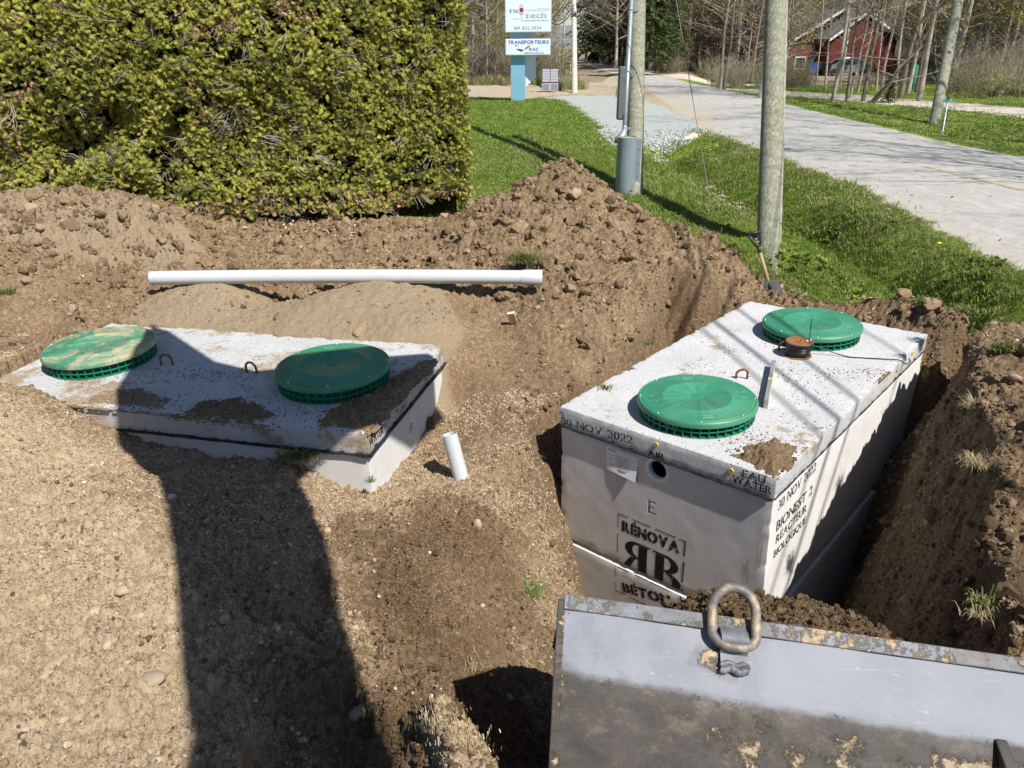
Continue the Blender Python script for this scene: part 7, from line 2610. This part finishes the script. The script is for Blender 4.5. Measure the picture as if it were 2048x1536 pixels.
# ================================================================== trees and brush
def grow(seed, H_=9.0, r0=.13, branch0=.3, nb=26, spread=.55, twig=2, buds=0, bud_size=.05, lean=0.0, up=.5, crook=.06, sides=6, bud_from=.35):
    """leafless tree: one trunk, limbs and twigs; returns (wood, buds) builders"""
    r_ = random.Random(seed); w = MB(); lf = MB() if buds else None
    k = 9; pts = [np.zeros(3)]
    az = r_.uniform(0, 6.28); cx = cy = 0
    for i in range(1, k + 1):
        cx += r_.gauss(0, crook) + lean * math.cos(az) / k; cy += r_.gauss(0, crook) + lean * math.sin(az) / k
        pts.append(np.array([cx, cy, H_ * i / k]))
    rad = [r0 * (1.25 if i == 0 else (1 - .88 * i / k)) for i in range(k + 1)]
    w.tube(pts, rad, sides, caps=False)
    def at(t):
        f = t * k; i = min(k - 1, int(f)); return pts[i] + (pts[i + 1] - pts[i]) * (f - i)
    tips = []
    def limb(p, d, L, r, lvl):
        q = [p]; dd = d.copy()
        for _ in range(3):
            dd = dd + np.array([r_.gauss(0, .16), r_.gauss(0, .16), r_.gauss(.06, .1)]); dd /= np.linalg.norm(dd)
            q.append(q[-1] + dd * L / 3)
        w.tube(q, [r, r * .7, r * .45, r * .15], 4 if lvl == 0 else 3, caps=False)
        if lvl >= twig:
            tips.append((q[1], q[3])); return
        for _ in range(4 if lvl == 0 else 3):
            t = r_.uniform(.25, .98); i = min(2, int(t * 3)); b = q[i] + (q[i + 1] - q[i]) * (t * 3 - i)
            nd = dd + np.array([r_.gauss(0, .6), r_.gauss(0, .6), r_.gauss(.1, .35)]); nd /= np.linalg.norm(nd)
            limb(b, nd, L * r_.uniform(.35, .6), r * .42, lvl + 1)
    for i in range(nb):
        t = branch0 + (1 - branch0) * (i + r_.random()) / nb; t = min(t, .99)
        a = r_.uniform(0, 6.28); e = up + r_.gauss(0, .18)
        d = np.array([math.cos(a) * math.cos(e), math.sin(a) * math.cos(e), math.sin(e)])
        L = H_ * spread * (1 - .75 * t) * r_.uniform(.5, 1.1)
        limb(at(t), d, L, r0 * (1 - .8 * t) * .38, 0)
    if buds:
        for _ in range(buds):
            a, b = r_.choice(tips); p = a + (b - a) * r_.random() + np.array([r_.gauss(0, .08) for _ in range(3)])
            s = bud_size * r_.uniform(.5, 1.3); n1 = np.array([r_.gauss(0, 1) for _ in range(3)]); n1 /= np.linalg.norm(n1); n2 = np.cross(n1, [.3, .5, .8]); n2 /= np.linalg.norm(n2)
            lf.add([p - n1 * s, p - n2 * s * .5, p + n1 * s, p + n2 * s * .5], [(0, 1, 2, 3)])
    return w, lf


def brush(seed, H_=2.2, n_=26, r=.012, buds=0, spread=.7, bs=.04):
    r_ = random.Random(seed); w = MB(); lf = MB(); tips = []
    for _ in range(n_):
        a = r_.uniform(0, 6.28); e = r_.uniform(.9, 1.5); L = H_ * r_.uniform(.5, 1.1)
        d = np.array([math.cos(a) * math.cos(e), math.sin(a) * math.cos(e), math.sin(e)]); p = np.array([r_.gauss(0, spread * .3), r_.gauss(0, spread * .3), -.1])
        q = [p]
        for _ in range(4):
            d = d + np.array([r_.gauss(0, .1), r_.gauss(0, .1), 0]); d /= np.linalg.norm(d); q.append(q[-1] + d * L / 4)
        w.tube(q, [r, r * .8, r * .6, r * .4, r * .15], 3, caps=False)
        for _ in range(4):
            i = r_.randint(1, 3); b = q[i]; nd = d + np.array([r_.gauss(0, .6), r_.gauss(0, .6), r_.gauss(0, .3)]); nd /= np.linalg.norm(nd); t = b + nd * L * r_.uniform(.15, .35)
            w.tube([b, (b + t) / 2 + np.array([0, 0, .02]), t], [r * .5, r * .4, r * .15], 3, caps=False); tips.append((b, t))
    for _ in range(buds):
        a, b = r_.choice(tips); p = a + (b - a) * r_.random() + np.array([r_.gauss(0, .05) for _ in range(3)])
        s = bs * r_.uniform(.5, 1.3); n1 = np.array([r_.gauss(0, 1) for _ in range(3)]); n1 /= np.linalg.norm(n1); n2 = np.cross(n1, [.3, .5, .8]); n2 /= np.linalg.norm(n2)
        lf.add([p - n1 * s, p - n2 * s * .5, p + n1 * s, p + n2 * s * .5], [(0, 1, 2, 3)])
    return w, lf


def conifer(seed, H_=10, r=2.1, base=.1):
    r_ = random.Random(seed); w = MB(); lf = MB()
    w.tube([(0, 0, -.2), (0, 0, H_ * .5), (0, 0, H_)], [.16, .1, .02], 6, caps=False)
    n_ = 130
    for i in range(n_):
        t = base + (1 - base) * (i / n_) ** .9; z = H_ * t; L = r * (1 - t) ** .8 * r_.uniform(.6, 1.15) + .1; a = i * 2.4 + r_.gauss(0, .3)
        d = np.array([math.cos(a), math.sin(a), 0]); drop = -.28 * L
        q = [np.array([0, 0, z]), np.array([0, 0, z]) + d * L * .5 + [0, 0, drop * .3], np.array([0, 0, z]) + d * L + [0, 0, drop]]
        w.tube(q, [.025, .016, .006], 3, caps=False)
        s_ = np.array([-d[1], d[0], 0])
        for _ in range(int(8 + 18 * L)):
            u = r_.uniform(.12, 1.02); p = q[0] + (q[2] - q[0]) * u + np.array([0, 0, .1 * L * math.sin(u * 3.14)]) + s_ * r_.gauss(0, .14 * L * (1.1 - .6 * u)) + np.array([0, 0, r_.uniform(-.18, .02)])
            l = r_.uniform(.2, .42); n1 = d * r_.uniform(.3, 1) + s_ * r_.gauss(0, .7) + np.array([0, 0, r_.uniform(-.7, .1)]); n1 /= np.linalg.norm(n1); n2 = np.cross(n1, [r_.gauss(0, 1), r_.gauss(0, 1), 1]); n2 /= np.linalg.norm(n2)
            lf.add([p - n1 * l * .5, p - n2 * l * .22, p + n1 * l * .5, p + n2 * l * .22], [(0, 1, 2, 3)])
    return w, lf


def make_tree(name, wood, leaf, wmat, lmat, label, cat, group, part='trunk', lpart='crown'):
    root = bpy.data.objects.new(name, None); COL.objects.link(root); root['off'] = [0.0, 0.0, 0.0]
    tag(root, label, cat, group)
    wood.build(part, wmat, root, smooth=True)
    if leaf is not None and leaf.n:
        lf = leaf.build(lpart, lmat, root)
        if lpart in ('crown', 'leaves'):
            lf['kind'] = 'stuff'
    return root


def place(proto_, px, base, z0, sc_=1.0, rz=None, label=None, first=set()):
    """stand a tree where its foot shows in the picture (z0 = guess of ground)"""
    if isinstance(px, tuple):
        x, y = px; p = np.array([x, y, H(x, y)])
    else:
        p = Pz(px, base, z0)
        for _ in range(2):
            p = Pz(px, base, H(p[0], p[1]))
    rz = random.uniform(0, 6.28) if rz is None else rz
    if id(proto_) not in first:
        first.add(id(proto_)); o = proto_; o.location = p; o.rotation_euler = (0, 0, rz); o.scale = (sc_,) * 3
        if label:
            o['label'] = label
    else:
        o = copy_thing(proto_, p, rz, sc_, label)
    return o


GL = 'bare spring trees across the road'
GW = 'bare trees of the far woods'
tA = make_tree('bare_tree', *grow(1, 11, .066, .22, 34, .5, buds=700), 'bark_grey', 'bud_green', 'slender grey tree', 'tree', GL)
tB = make_tree('bare_tree', *grow(2, 10, .065, .18, 34, .5, buds=600), 'bark_dark', 'bud_red', 'slim dark tree', 'tree', GL)
tC = make_tree('bare_tree', *grow(3, 9, .045, .2, 26, .45, lean=.8), 'bark_pale', 'bud_green', 'thin pale tree', 'tree', GL)
tD = make_tree('crooked_tree', *grow(4, 5, .075, .12, 30, .75, crook=.28, up=.35, lean=1.6), 'bark_dark', 'bud_green', 'low crooked dark tree', 'tree', GL)
tBi = make_tree('birch_tree', *grow(5, 10, .10, .35, 20, .4), 'bark_birch', 'bud_green', 'white birch', 'tree', GL)
near_trees = [
    (tA, 1664, 246, 1.0, 'grey bare tree at the left end of the lawn row, roots flared on the grass'),
    (tB, 1693, 243, .8, 'thin bare tree just right of the flared one'),
    (tC, 1700, 236, .7, 'thinnest pale stem near the left end of the lawn row'),
    (tB, 1726, 243, 1.0, 'dark bare tree in front of the parked car'),
    (tD, 1744, 246, 1.0, 'crooked dark tree with forked low limbs on the lawn'),
    (tA, 1762, 236, .8, 'bare tree behind the crooked one'),
    (tC, 1788, 235, 1.1, 'pale bare tree left of the double dark trunks'),
    (tB, 1800, 236, 1.25, 'thick dark trunk beside the road-side lawn row middle'),
    (tA, 1815, 228, 1.2, 'dark trunk right beside the upturned green canoe'),
    (tA, 1838, 242, 1.3, 'tall forked grey tree at the right end of the lawn row'),
    (tB, 1832, 225, 1.1, 'bare trunk just behind the green canoe'),
    (tC, 1650, 222, .9, 'pale thin stem before the black bins, behind the lawn row'),
    (tC, 1715, 226, 1.0, 'pale thin stem between the car and the crooked tree'),
    (tB, 1672, 228, .7, 'short thin dark stem before the car bonnet'),
    (tC, 1752, 224, .9, 'pale thin stem behind the crooked tree fork'),
    (tB, 1708, 216, .8, 'thin dark stem in front of the red gable middle'),
    (tBi, 1681, 224, .55, 'slim white birch stem in front of the car'),
    (tBi, 1522, 196, 1.0, 'white birch with black marks beside the near pole'),
    (tC, 1632, 170, .9, 'pale stem in front of the black bin'),
    (tA, 1440, 178, .9, 'bare tree in the brush across the road left of the near pole'),
    (tB, 1448, 180, .8, 'dark twin trunk in the brush across the road'),
    (tA, 1351, 141, 1.5, 'stout bare tree behind the dark letter box'),
    (tB, 1357, 141, 1.2, 'dark trunk next to the stout tree by the letter box'),
]
near_trees = [(a, px, base - (0 if base < 200 else 40), s, l) for a, px, base, s, l in near_trees]
for a, px, by, s, l in near_trees:
    place(a, px, by, .25, s, label=l)
# spruce and other conifers at the bend and over the road
tS = make_tree('spruce_tree', *conifer(11, 11, 2.4), 'bark_dark', 'needle', 'tall dark spruce', 'tree', 'dark conifers by the road', )
tS2 = make_tree('spruce_tree', *conifer(12, 8, 2.0, .04), 'bark_dark', 'needle', 'bushy spruce', 'tree', 'dark conifers by the road')
for k, (px, by, s) in enumerate([(1172, 127, 1.0), (1196, 126, 1.15), (1222, 128, 1.2), (1246, 130, 1.0), (1270, 131, 1.1), (1300, 132, 1.0), (1328, 133, .9), (1206, 121, 1.6), (1256, 122, 1.6), (1296, 124, 1.4)]):
    place(tS if k % 2 == 0 else tS2, px, by, .4, s, label='dark spruce in the thick stand at the road bend')
for k, (px, by, s, l) in enumerate([(1410, 134, .7, 'low green conifer over the small lawn across the road, left one'), (1392, 133, .6, 'low green conifer beside the stout bare tree'), (1425, 135, .6, 'low green conifer over the small lawn, right one'), (1776, 205, .17, 'small dark conifer between the lawn trunks')]):
    place(tS2, px, by, .4, s, label=l)
# woods: rows of bare trees on both sides
wA = make_tree('bare_tree', *grow(21, 12, .15, .15, 30, .42, twig=2, buds=900, bud_size=.09), 'bark_grey', 'bud_green', 'bare grey tree of the woods', 'tree', GW)
wB = make_tree('bare_tree', *grow(22, 12, .13, .12, 32, .45, twig=2, buds=700, bud_size=.08), 'bark_dark', 'bud_red', 'bare brown tree of the woods', 'tree', GW)
wC = make_tree('bare_tree', *grow(23, 11, .10, .15, 26, .4, twig=2, buds=260, bud_size=.08), 'bark_pale', 'bud_green', 'pale bare tree of the woods', 'tree', GW)
wD = make_tree('budding_tree', *grow(24, 9, .09, .08, 34, .5, twig=2, buds=2200, bud_size=.10), 'bark_grey', 'bud_green', 'tree of the woods in pale green bud', 'tree', GW)
cnt = 0
wl = {id(wA): 'bare grey tree in the brown woods', id(wB): 'bare brown tree in the woods', id(wC): 'pale-barked bare tree in the woods', id(wD): 'tree in pale green bud in the woods'}
R5 = random.Random(55)
spots = []
for _ in range(2200):
    y = R5.uniform(37, 78); s = R5.uniform(-.10, .76); x = s * y
    if -.03 < s < .13 and y > 37:
        # keep the road, its sides and the sky gap open
        if .02 < s < .12:
            continue
    if s < .04 and y < 39.5:
        continue
    if .10 < s < .26 and y < 62:
        continue
    if .24 < s < .37 and y < 56:
        continue
    if .34 < s < .54 and y < 80:
        continue
    if s > .3 and y < 33 + 4 * R5.random():
        continue
    if any((x - a) ** 2 + (y - b) ** 2 < 1.7 for a, b in spots):
        continue
    spots.append((x, y))
    if len(spots) >= 270:
        break
for x, y in spots:
    s = x / y
    g_ = R5.random()
    if s < .04:
        pr_ = wC if g_ < .45 else (wA if g_ < .8 else wD)
    elif s > .52:
        pr_ = wD if g_ < .6 else (wA if g_ < .85 else wB)
    else:
        pr_ = wB if g_ < .4 else (wA if g_ < .7 else (wC if g_ < .85 else wD))
    place(pr_, (x, y), 0, 0, R5.uniform(.65, 1.25), label=wl[id(pr_)])
# the same kinds further up the slopes, past counting
def loose(tree):
    me_l = []
    for ch in tree.children:
        me_l.append(ch)
    return me_l
P = []; S_ = []
for _ in range(6000):
    y = R5.uniform(62, 125); s = R5.uniform(-.16, .80); x = s * y
    if .03 < s < .125:
        continue
    if .3 < s < .56 and y < 88:
        continue
    if .1 < s < .2 and y < 84:
        continue
    P.append((x, y)); S_.append(R5.uniform(.6, 1.2))
    if len(P) >= 900:
        break
P = np.array(P); z = Hs(P)
mixes = []
for i, (wd, lf, wm, lm) in enumerate(((*grow(31, 12, .15, .1, 26, .45, buds=1200, bud_size=.14), 'bark_grey', 'bud_green'), (*grow(32, 12, .14, .1, 28, .45, buds=900, bud_size=.13), 'bark_dark', 'bud_red'), (*grow(33, 11, .12, .1, 22, .4, buds=500, bud_size=.13), 'bark_pale', 'bud_green'))):
    a = wd.build('kind', wm, None, smooth=True); b = lf.build('kind', lm, None)
    # join the two meshes into one kind with two materials
    bm = bmesh.new(); bm.from_mesh(a.data); nb_ = len(bm.faces); bm.from_mesh(b.data); bm.faces.ensure_lookup_table()
    for f_ in bm.faces[nb_:]:
        f_.material_index = 1
    me = bpy.data.meshes.new('kind'); bm.to_mesh(me); bm.free(); me.materials.append(M[wm]); me.materials.append(M[lm])
    bpy.data.objects.remove(a); bpy.data.objects.remove(b)
    o = bpy.data.objects.new('kind', me); COL.objects.link(o); mixes.append(o)
scatter('distant_woods', mixes, np.column_stack([P, z - .2]), np.column_stack([np.zeros((len(P), 2)), rng.uniform(0, 6.28, len(P))]), S_)
# brush: thickets at the roadside and under the trees
bA = make_tree('shrub', *brush(41, 2.4, 26, .012, 120), 'bark_grey', 'brush_leaf', 'thin grey leafless shrub', 'shrub', 'leafless shrubs at the wood edge', 'stems', 'leaves')
bB = make_tree('shrub', *brush(42, 1.8, 26, .010, 300), 'bark_dark', 'brush_leaf', 'brown shrub coming into leaf', 'shrub', 'leafless shrubs at the wood edge', 'stems', 'leaves')
bC = make_tree('shrub', *brush(43, 1.5, 30, .009, 700), 'bark_grey', 'brush_leaf', 'low green shrub', 'shrub', 'leafless shrubs at the wood edge', 'stems', 'leaves')
bl = {id(bA): 'thin grey leafless shrub at the wood edge', id(bB): 'brown shrub coming into leaf at the wood edge', id(bC): 'low greening shrub at the wood edge'}
bs = []
for i in range(46):      # behind the sign and the community mailbox
    y = R5.uniform(39.5, 44); bs.append((R5.uniform(-.09, .07) * y, y, R5.choice((bA, bA, bB)), R5.uniform(.8, 1.3)))
for i in range(34):      # along the road near the bend, far side
    y = R5.uniform(35, 41); bs.append((R5.uniform(.255, .345) * y, y, R5.choice((bB, bB, bC, bA)), R5.uniform(.4, .75)))
for i in range(70):
    y = R5.uniform(27.5, 36); bs.append((R5.uniform(.55, .76) * y, y, R5.choice((bA, bC, bB, bC)), R5.uniform(.45, .95)))
for i in range(56):
    y = R5.uniform(37, 47); bs.append((R5.uniform(.54, .76) * y, y, R5.choice((bA, bC, bC)), R5.uniform(.8, 1.4)))
for i in range(30):
    y = R5.uniform(56, 62); bs.append((R5.uniform(.14, .36) * y, y, R5.choice((bB, bC)), R5.uniform(.8, 1.4)))
for i in range(16):
    y = R5.uniform(36.5, 38.5); bs.append((R5.uniform(.34, .375) * y, y, R5.choice((bB, bC, bA)), R5.uniform(.4, .8)))
xs2 = np.array([b[0] for b in bs]); ys2 = np.array([b[1] for b in bs])
okb = (poly_sd(xs2, ys2, ROAD) < -.8) & (line_d(xs2, ys2, PATHC) > 1.7) & (poly_sd(xs2, ys2, DRIVE2) < -.3)
for k, (x, y, pr_, s) in enumerate(bs):
    if okb[k]:
        place(pr_, (x, y), 0, 0, s, label=bl[id(pr_)])
# undergrowth on the woodland floor
x = rng.uniform(-8, 60, 30000); y = rng.uniform(38, 100, 30000)
k = in_view(x, y, .02) & (poly_sd(x, y, ROAD) < -.6) & (line_d(x, y, PATHC) > 1.6) & (poly_sd(x, y, DRIVE2) < 0) & ~((x / y > .03) & (x / y < .12)) & ~((x / y > .33) & (x / y < .55) & (y < 82)) & ~((x / y > .03) & (x / y < .24) & (y < 66)) & ~((x / y > .24) & (x / y < .37) & (y < 57)) & ~((x / y < .04) & (y < 40))
x, y = x[k][:5200], y[k][:5200]
ug = []
for i in range(4):
    w, l = brush(60 + i, 1.6, 14, .016, 160, .9, .06)
    a = w.build('kind', 'bark_grey', None); b = l.build('kind', 'brush_leaf' if i % 2 else 'bud_red', None)
    bm = bmesh.new(); bm.from_mesh(a.data); nb_ = len(bm.faces); bm.from_mesh(b.data); bm.faces.ensure_lookup_table()
    for f_ in bm.faces[nb_:]:
        f_.material_index = 1
    me = bpy.data.meshes.new('kind'); bm.to_mesh(me); bm.free(); me.materials.append(a.data.materials[0]); me.materials.append(b.data.materials[0])
    bpy.data.objects.remove(a); bpy.data.objects.remove(b)
    o = bpy.data.objects.new('kind', me); COL.objects.link(o); ug.append(o)
scatter('undergrowth', ug, np.column_stack([x, y, Hs(np.column_stack([x, y]))]), np.column_stack([np.zeros((len(x), 2)), rng.uniform(0, 6.28, len(x))]), rng.uniform(.5, 1.4, len(x)))
# dry reeds round the mailbox and pale pole
x = rng.uniform(-4, 3.4, 3000); y = rng.uniform(35.5, 40, 3000)
k = poly_sd(x, y, ROAD) < -.5
k &= (x > 1.9) | (y > 38.6)
x, y = x[k][:800], y[k][:800]
rd = [tuft(90 + i, 14, .55, .012, .12, .6) for i in range(3)]
scatter('dry_reeds', [proto(q, 'dry_grass') for q in rd], np.column_stack([x, y, Hs(np.column_stack([x, y]))]), np.column_stack([np.zeros((len(x), 2)), rng.uniform(0, 6.28, len(x))]), rng.uniform(.4, 1.0, len(x)))
# bare trees standing right of the frame whose shadows streak the road
for k, (x, y, s) in enumerate([(10.9, 9.3, 1.0), (12.2, 12.4, 1.1), (10.5, 6.8, 1.1), (13.8, 15.6, 1.05), (15.8, 18.6, 1.1), (17.6, 21.4, 1.0), (12.5, 5.5, 1.0), (14.5, 8.0, 1.1), (13.2, 2.0, 1.0), (16.5, 11.5, 1.1), (11.5, -1.0, 1.0), (22, 16, 1.1), (24.5, 21, 1.0), (15.5, 4.5, 1.1)]):
    place(tA if k % 2 else tB, (x, y), 0, 0, s * 1.15, label='bare tree on the far roadside beyond the right edge of the view')

# ================================================================== house, car, bins, canoe
def house():
    y0 = 75.0
    def wx(px):
        d = _f + _r * (px - 1024) / FOC + _u * (768 - 90) / FOC
        return CAM[0] + d[0] * (y0 - CAM[1]) / d[1]
    def wz(py, px=1700):
        d = _f + _r * (px - 1024) / FOC + _u * (768 - py) / FOC
        return CAM[2] + d[2] * (y0 - CAM[1]) / d[1]
    zg = H(wx(1690), y0, False)
    h = thing('red_house', (wx(1690), y0 + 3, zg), 'red house with dark grey gabled roof and white trim behind the bare trees', 'house')
    # gable end facing the road
    gx0, gx1, gap = wx(1622), wx(1800), wx(1702)
    ze, za = wz(78), wz(27)
    m = MB(); D_ = 11.0
    pl_ = [(gx0 + .25, y0, zg - .5), (gx1 - .25, y0, zg - .5), (gx1 - .25, y0, ze - .05), (gap, y0, za - .12), (gx0 + .25, y0, ze - .05)]
    m.prism(pl_, (0, 0, 0), (0, D_, 0)); m.build('wall', 'red_siding', h)
    # clapboards
    for i in range(16):
        z = zg + .1 + i * .22
        if z > ze - .1:
            break
        mm = MB(); mm.box(((gx0 + gx1) / 2, y0 - .012, z), (gx1 - gx0 - .5, .03, .2), np.array([[1, 0, 0], [0, 1, .06], [0, -.06, 1]])); mm.build('clapboard', 'red_siding', h)
    def roof(a, b, y_a, y_b, th=.14):
        mm = MB(); a = np.array(a); b = np.array(b)
        mm.prism([(a[0], y_a, a[1]), (b[0], y_a, b[1]), (b[0], y_a, b[1] + th), (a[0], y_a, a[1] + th)], (0, 0, 0), (0, y_b - y_a, 0)); return mm.build('roof_slope', 'roof_shingle', h)
    roof((gx0 - .15, ze - .12), (gap, za), y0 - .35, y0 + D_); roof((gx1 + .15, ze - .12), (gap, za), y0 - .35, y0 + D_)
    for a, b in (((gx0 - .2, ze - .18), (gap, za - .04)), ((gx1 + .2, ze - .18), (gap, za - .04))):
        mm = MB(); mm.prism([(a[0], y0 - .40, a[1]), (b[0], y0 - .40, b[1]), (b[0], y0 - .40, b[1] + .2), (a[0], y0 - .40, a[1] + .2)], (0, 0, 0), (0, .045, 0)); mm.build('barge_board', 'white_trim', h)
    # the larger roof behind and to the left
    bx0, bx1 = wx(1540), wx(1672)
    zb0, zb1 = wz(92), wz(20)
    m = MB(); m.box(((bx0 + gap) / 2 + .4, y0 + 5.2, (zg + zb0) / 2 - .2), (gap - bx0 - .6, 7, zb0 - zg + .6)); m.build('wall', 'red_siding', h)
    roof((bx0 - .2, zb0 - .1), (bx1, zb1), y0 + 1.2, y0 + 12); roof((bx1 + (bx1 - bx0), zb0 - .1), (bx1, zb1), y0 + 1.2, y0 + 9)
    mm = MB(); mm.prism([(bx0 - .25, y0 + 1.15, zb0 - .16), (bx1, y0 + 1.15, zb1 - .04), (bx1, y0 + 1.15, zb1 + .18), (bx0 - .25, y0 + 1.15, zb0 + .06)], (0, 0, 0), (0, .045, 0)); mm.build('barge_board', 'white_trim', h)
    m = MB(); q = (wx(1623), y0 + 4, zb1 + .1); m.lathe([(.09, -.8), (.09, .2), (.13, .22), (.13, .3), (0, .32)], q, 10); m.build('flue', 'white_trim', h)
    for px_ in ():
        m = MB(); cx = wx(px_); m.box((cx, y0 - .03, wz(104)), (1.1, .06, .95)); w = m.build('window_frame', 'white_trim', h)
        for sx in (-.27, .27):
            m = MB(); m.box((cx + sx, y0 - .07, wz(104)), (.48, .02, .8)); m.build('pane', 'window_glass', w)
    h.rotation_euler = (0, 0, math.radians(20))
    m = MB(); m.box((wx(1590), y0 + 1.66, wz(125)), (1.2, .06, 1.1)); w = m.build('window_frame', 'white_trim', h)
    m = MB(); m.box((wx(1590), y0 + 1.62, wz(125)), (1.0, .02, .9)); m.build('pane', 'window_glass', w)


house()


def car():
    b = Pz(1688, 151, -.5)
    for _ in range(3):
        b = Pz(1688, 151, H(b[0], b[1], False))
    c = thing('parked_car', b, 'silver-blue hatchback parked in front of the red house behind thin trunks', 'car')
    L = 3.9; W = 1.65
    side = [(-1.92, .28), (-1.95, .55), (-1.88, .78), (-1.2, .9), (-.62, 1.30), (.45, 1.40), (1.15, 1.32), (1.66, .95), (1.88, .86), (1.95, .55), (1.9, .28)]
    m = MB(b)
    def sect(w, zs=1.0, sh=0):
        return [(x, w, .0 + z) for x, z in side]
    # body in four width stations, narrower above the waist
    secs = []
    for y_, tuck in ((-.82, 1), (-.70, 0), (.70, 0), (.82, 1)):
        secs.append([(x, y_ * (1 if z < .92 else .84), z) for x, z in side])
    k = len(side); vs = [q for s in secs for q in s]
    fs = []
    for s in range(3):
        for i in range(k):
            j = (i + 1) % k; fs.append((s * k + i, s * k + j, (s + 1) * k + j, (s + 1) * k + i))
    fs += [tuple(range(k)), tuple(range(3 * k, 4 * k))[::-1]]
    m.add(vs, fs); m.build('body', 'car_paint', c, smooth=True, autosmooth=.5, bevel=.03)
    for nm, poly in (('side_window', [(-.98, .93), (-.55, 1.25), (.02, 1.3), (.02, .93)]), ('side_window', [(.08, .93), (.08, 1.3), (.5, 1.31), (1.05, 1.2), (1.35, .95)])):
        m = MB(b); m.prism([(x, -.84 if z < .94 else -.72, z) for x, z in poly], (0, 0, 0), (0, -.012, 0)); m.build(nm, 'window_glass', c)
    m = MB(b); m.prism([(-1.17, -.62, .93), (-1.17, .62, .93), (-.64, .58, 1.28), (-.64, -.58, 1.28)], (0, 0, 0), (-.012, 0, .012)); m.build('windscreen', 'window_glass', c)
    for x_ in (-1.22, 1.2):
        for y_ in (-.80, .80):
            m = MB(b + np.array([x_, y_, .3])); m.lathe([(.0, -.09), (.27, -.09), (.3, -.06), (.3, .06), (.27, .09), (0, .09)], (0, 0, 0), 20, axis='y'); w = m.build('wheel', 'rubber', c, smooth=True, autosmooth=.6)
            m = MB(b + np.array([x_, y_ + (-.1 if y_ < 0 else .1), .3])); m.lathe([(0, .012), (.17, .01), (.19, -.01)], (0, 0, 0), 14, axis='y'); m.build('rim', 'steel', w)
    m = MB(b); m.box((-1.93, -.55, .66), (.06, .3, .13)); m.build('headlight', 'white_plastic', c, bevel=.01)
    m = MB(b); m.box((-1.93, .55, .66), (.06, .3, .13)); m.build('headlight', 'white_plastic', c, bevel=.01)
    m = MB(b); m.box((1.9, -.62, .84), (.06, .2, .2)); m.build('tail_light', 'print_red', c)
    m = MB(b); m.box((-.86, -.86, .98), (.14, .12, .1)); m.build('mirror', 'car_paint', c, bevel=.02)


car()


def bin_(px, py, mat, label, sc_=1.0):
    b = Pz(px, py, -.5)
    for _ in range(3):
        b = Pz(px, py, H(b[0], b[1], False))
    t = thing('wheeled_bin', b, label, 'bin', 'wheeled bins by the house')
    m = MB(b); vs = []
    for z, w, d in ((.05, .22, .26), (.98 * sc_, .29, .34)):
        vs += [(-w, -d, z), (w, -d, z), (w, d, z), (-w, d, z)]
    m.add(vs, [(0, 3, 2, 1), (4, 5, 6, 7)] + [(i, (i + 1) % 4, 4 + (i + 1) % 4, 4 + i) for i in range(4)]); m.build('tub', mat, t, bevel=.02)
    m = MB(b); m.box((0, 0, 1.01 * sc_), (.64, .76, .06)); m.build('lid', mat, t, bevel=.015)
    m = MB(b); m.tube([(-.24, .38, .96 * sc_), (.24, .38, .96 * sc_)], .02, 8); m.build('handle', mat, t)
    for s in (-1, 1):
        m = MB(b + np.array([s * .26, .26, .1])); m.lathe([(0, -.03), (.1, -.03), (.1, .03), (0, .03)], (0, 0, 0), 12, axis='x'); m.build('wheel', 'rubber', t)


bin_(1622, 152, 'bin_blue', 'bright blue wheeled bin left of the parked car')
bin_(1637, 151, 'bin_black', 'black wheeled bin between the blue one and the car')
bin_(1651, 152, 'bin_black', 'black wheeled bin right at the front of the car')


def canoe():
    b = Pz(1829, 174, .3); dep = float((b - CAM) @ _f); k_ = dep / FOC
    t = Pd(1834, 132, dep + .3)
    o = thing('canoe', b, 'green canoe standing upright on its end, leaning on trees across the road', 'canoe')
    ax = (t - b); L = float(np.linalg.norm(ax)); ax /= L
    n_ = np.array([0, -1, 0.]); n_ = n_ - ax * (n_ @ ax); n_ /= np.linalg.norm(n_); sd = np.cross(ax, n_)
    vs = []; NU, NV = 18, 11
    for i in range(NU + 1):
        u = i / NU; w = .13 * math.sin(math.pi * min(1, .12 + .8 * u)) ** .7 * (1 if u < .93 else math.sqrt(max(0, 1 - ((u - .93) / .07) ** 2)) * .6 + .4)
        for j in range(NV + 1):
            a = math.pi * j / NV
            vs.append(b + ax * L * (u * 1.25 - .2) + sd * math.cos(a) * w + n_ * math.sin(a) * w * .9)
    m = MB().add(vs, [(i * (NV + 1) + j, i * (NV + 1) + j + 1, (i + 1) * (NV + 1) + j + 1, (i + 1) * (NV + 1) + j) for i in range(NU) for j in range(NV)])
    h = m.build('hull', 'canoe_green', o, smooth=True)
    md = h.modifiers.new('thickness', 'SOLIDIFY'); md.thickness = .02
    for s in (0, NV):
        m = MB(); m.tube([vs[i * (NV + 1) + s] for i in range(NU + 1)], .014, 5); m.build('gunwale', 'grey_wood', o)
    m = MB(); m.tube([b + ax * L * .55 - sd * .2, b + ax * L * .55 + sd * .2], .02, 6); m.build('thwart', 'grey_wood', o)


canoe()
